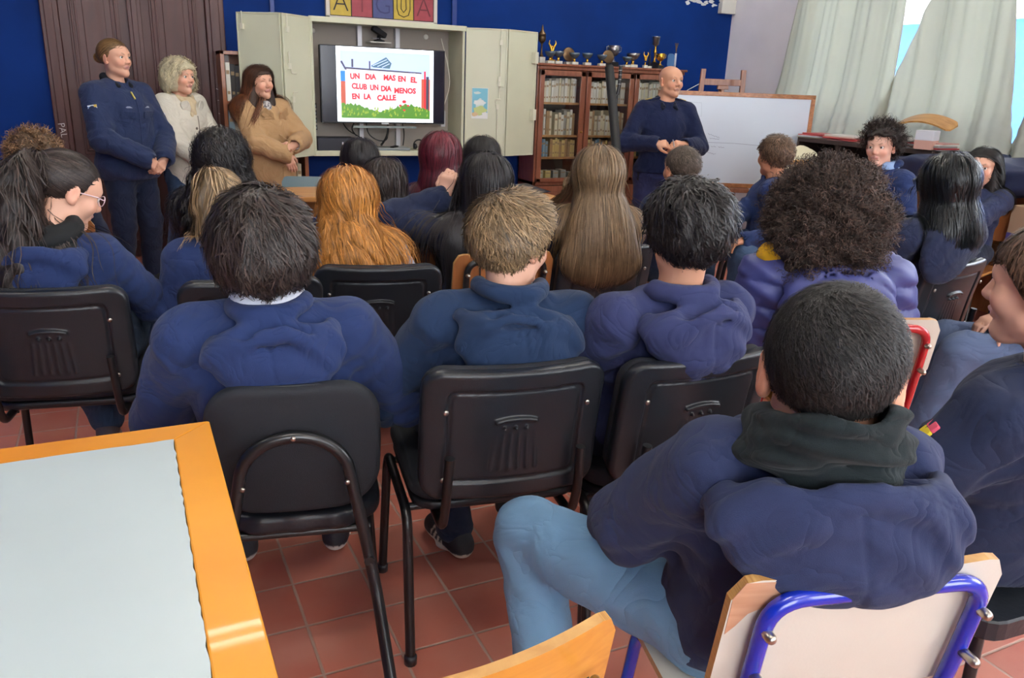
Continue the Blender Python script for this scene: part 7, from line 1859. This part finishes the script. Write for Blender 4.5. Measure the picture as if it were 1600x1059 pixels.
def ex_man(b, t):
    n5 = fabric('officer_navy', (28, 36, 66)); g = b.top_obj; NB = b.NB; gold = mat('rank_gold', (206, 176, 70), .5)
    f = Fld()
    for s in (-1, 1): f.cap(NB + A3(s * .056, -.03, .028), NB + A3(s * .040, .075, -.025), .015, .012, .02).cap(NB + A3(s * .05, .05, -.005), NB + A3(s * .055, .095, -.04), .010, .008, .015)
    f.cap(NB + A3(-.055, -.03, .028), NB + A3(.055, -.03, .028), .015, .015, .03); f.cut(d_cap, (NB - A3(0, 0, .1), NB + A3(0, 0, .15), .050, .054), .006)
    sdf_obj('shirt_collar', f, NB - .13, NB + .13, .005, fabric('officer_dark', (20, 26, 46)), t)
    for s in (0, 1):
        a = b.S[s]; sg = -1 if s == 0 else 1
        M = Matrix.Translation(Vector((NB + (a - NB) * .62 + A3(0, 0, .060)).tolist())) @ Matrix.Rotation(R(sg * 14), 4, 'Y')
        MB().rbox(-.06, .06, -.024, .024, -.008, .006, .012, M=M, axis='z').build('epaulette', n5, g)
        MB().rbox(-.02 + sg * .02, .03 + sg * .02, -.018, .018, .006, .010, .010, M=M, axis='z').build('rank_badge', gold, g)
    MB().add([tuple((NB + A3(x, y, z)).tolist()) for x, y, z in [tuple(snap(b, xx, float(NB[2]) + zz, .002) - Vector(NB.tolist())) for xx, zz in ((-.035, -.06), (.035, -.06), (0, -.115))]], [(0, 1, 2)]).build('neck_patch', fabric('officer_patch', (48, 50, 92)), g)
    cuffs(b, g, n5, 1.0, .034)
    MB().tube([Vector((b.P + A3(.145 * math.cos(a), .108 * math.sin(a), .035)).tolist()) for a in np.linspace(0, 2 * PI, 28, endpoint=False)], .010, 8, closed=True).build('belt', M_BLK, t)
    for k, x in enumerate((-.155, .15)): MB().rbox(-.02, .02, -.035, .035, -.07, .05, .012).build('belt_pouch', M_BLK, t, 0, tuple((b.P + A3(x, .02, .0)).tolist()), (0, 0, R(8)))
    tp = b.Wr[0] + unit(b.hp[0]['d']) * .095
    MB().tube([Vector((tp + A3(.0, .01, -.035)).tolist()), Vector((tp + A3(.015, .0, .03)).tolist())], .0035, 8).build('pen', M_SILV, t)
person('person', 'bald police officer in a navy jumper standing beside the whiteboard, fingers touching', (3.60, 5.02), 165,
       dict(pose='stand', kind='man', shdrop=(.02, .02), headW=(3.632, 4.995, 1.570), look=180, sh=.168, sc=1.05, hs=1.0, bulk=1.05, pitch=2, arm=.97, nr=.054,
            hands=(dict(p=(-.105, .25, 1.015), d=(1, .2, .1), n=(.1, -.7, -.7), curl=.6, e=(-1, -.4, -.8), side=1), dict(p=(.125, .25, 1.02), d=(-1, .2, .05), n=(0, -.7, -.7), curl=.75, e=(1, -.4, -.8), side=-1))),
       'mid', fabric('officer_jumper', (26, 34, 66)), dict(i=.020, amp=.004, st=.007, seed=6, hem=.80, collar=.075), None, fabric('officer_trousers', (38, 42, 78)), None, eyes=dict(iris=(80, 70, 60)), st=.004, extras=ex_man,
       shoe=((20, 20, 24), (20, 20, 24)), nameTop='jumper', brow=(.28, .17, .11), lips=(.50, .26, .22))

# chairs under the seated people further forward, for the most part hidden
for lab, x, y, rz, bd in [('wooden chair under the child with curly brown hair at the left wall', -.34, 3.80, 0, M_RBW), ('wooden chair under the girl with long curly black hair', .36, 3.26, -10, M_RBW), ('wooden chair under the girl nearest the television', 1.09, 3.85, 0, M_RBW),
                          ('wooden chair under the girl with the denim collar', 1.03, 3.21, -5, M_RBW), ('wooden chair under the girl with burgundy hair', 1.36, 3.33, -10, M_RBW), ('wooden chair under the girl with smooth black hair', 1.71, 3.72, -6, M_RBW),
                          ('wooden chair under the boy with very short hair', 2.52, 3.12, -4, M_RBW), ('wooden chair under the boy in front of the whiteboard', 3.66, 3.66, 100, M_RBW), ('wooden chair under the curly-haired boy facing the camera', 4.28, 3.38, 96, M_RBW),
                          ('wooden chair under the girl with her hand at her mouth', 4.71, 3.19, 108, M_RBW), ('wooden chair under the person in jeans at the right edge', 3.26, 1.50, 62, M_RBW)]:
    if 'plain' not in CHAIR0: CHAIR0['plain'] = school_chair('wooden_school_chair', lab, x, y, R(rz), M_BMET, board=bd); CHAIR0['plain']['group'] = 'mostly hidden wooden chairs of the front rows'
    else: copy_tree(CHAIR0['plain'], loc=(x, y, 0), rz=R(rz), label=lab)
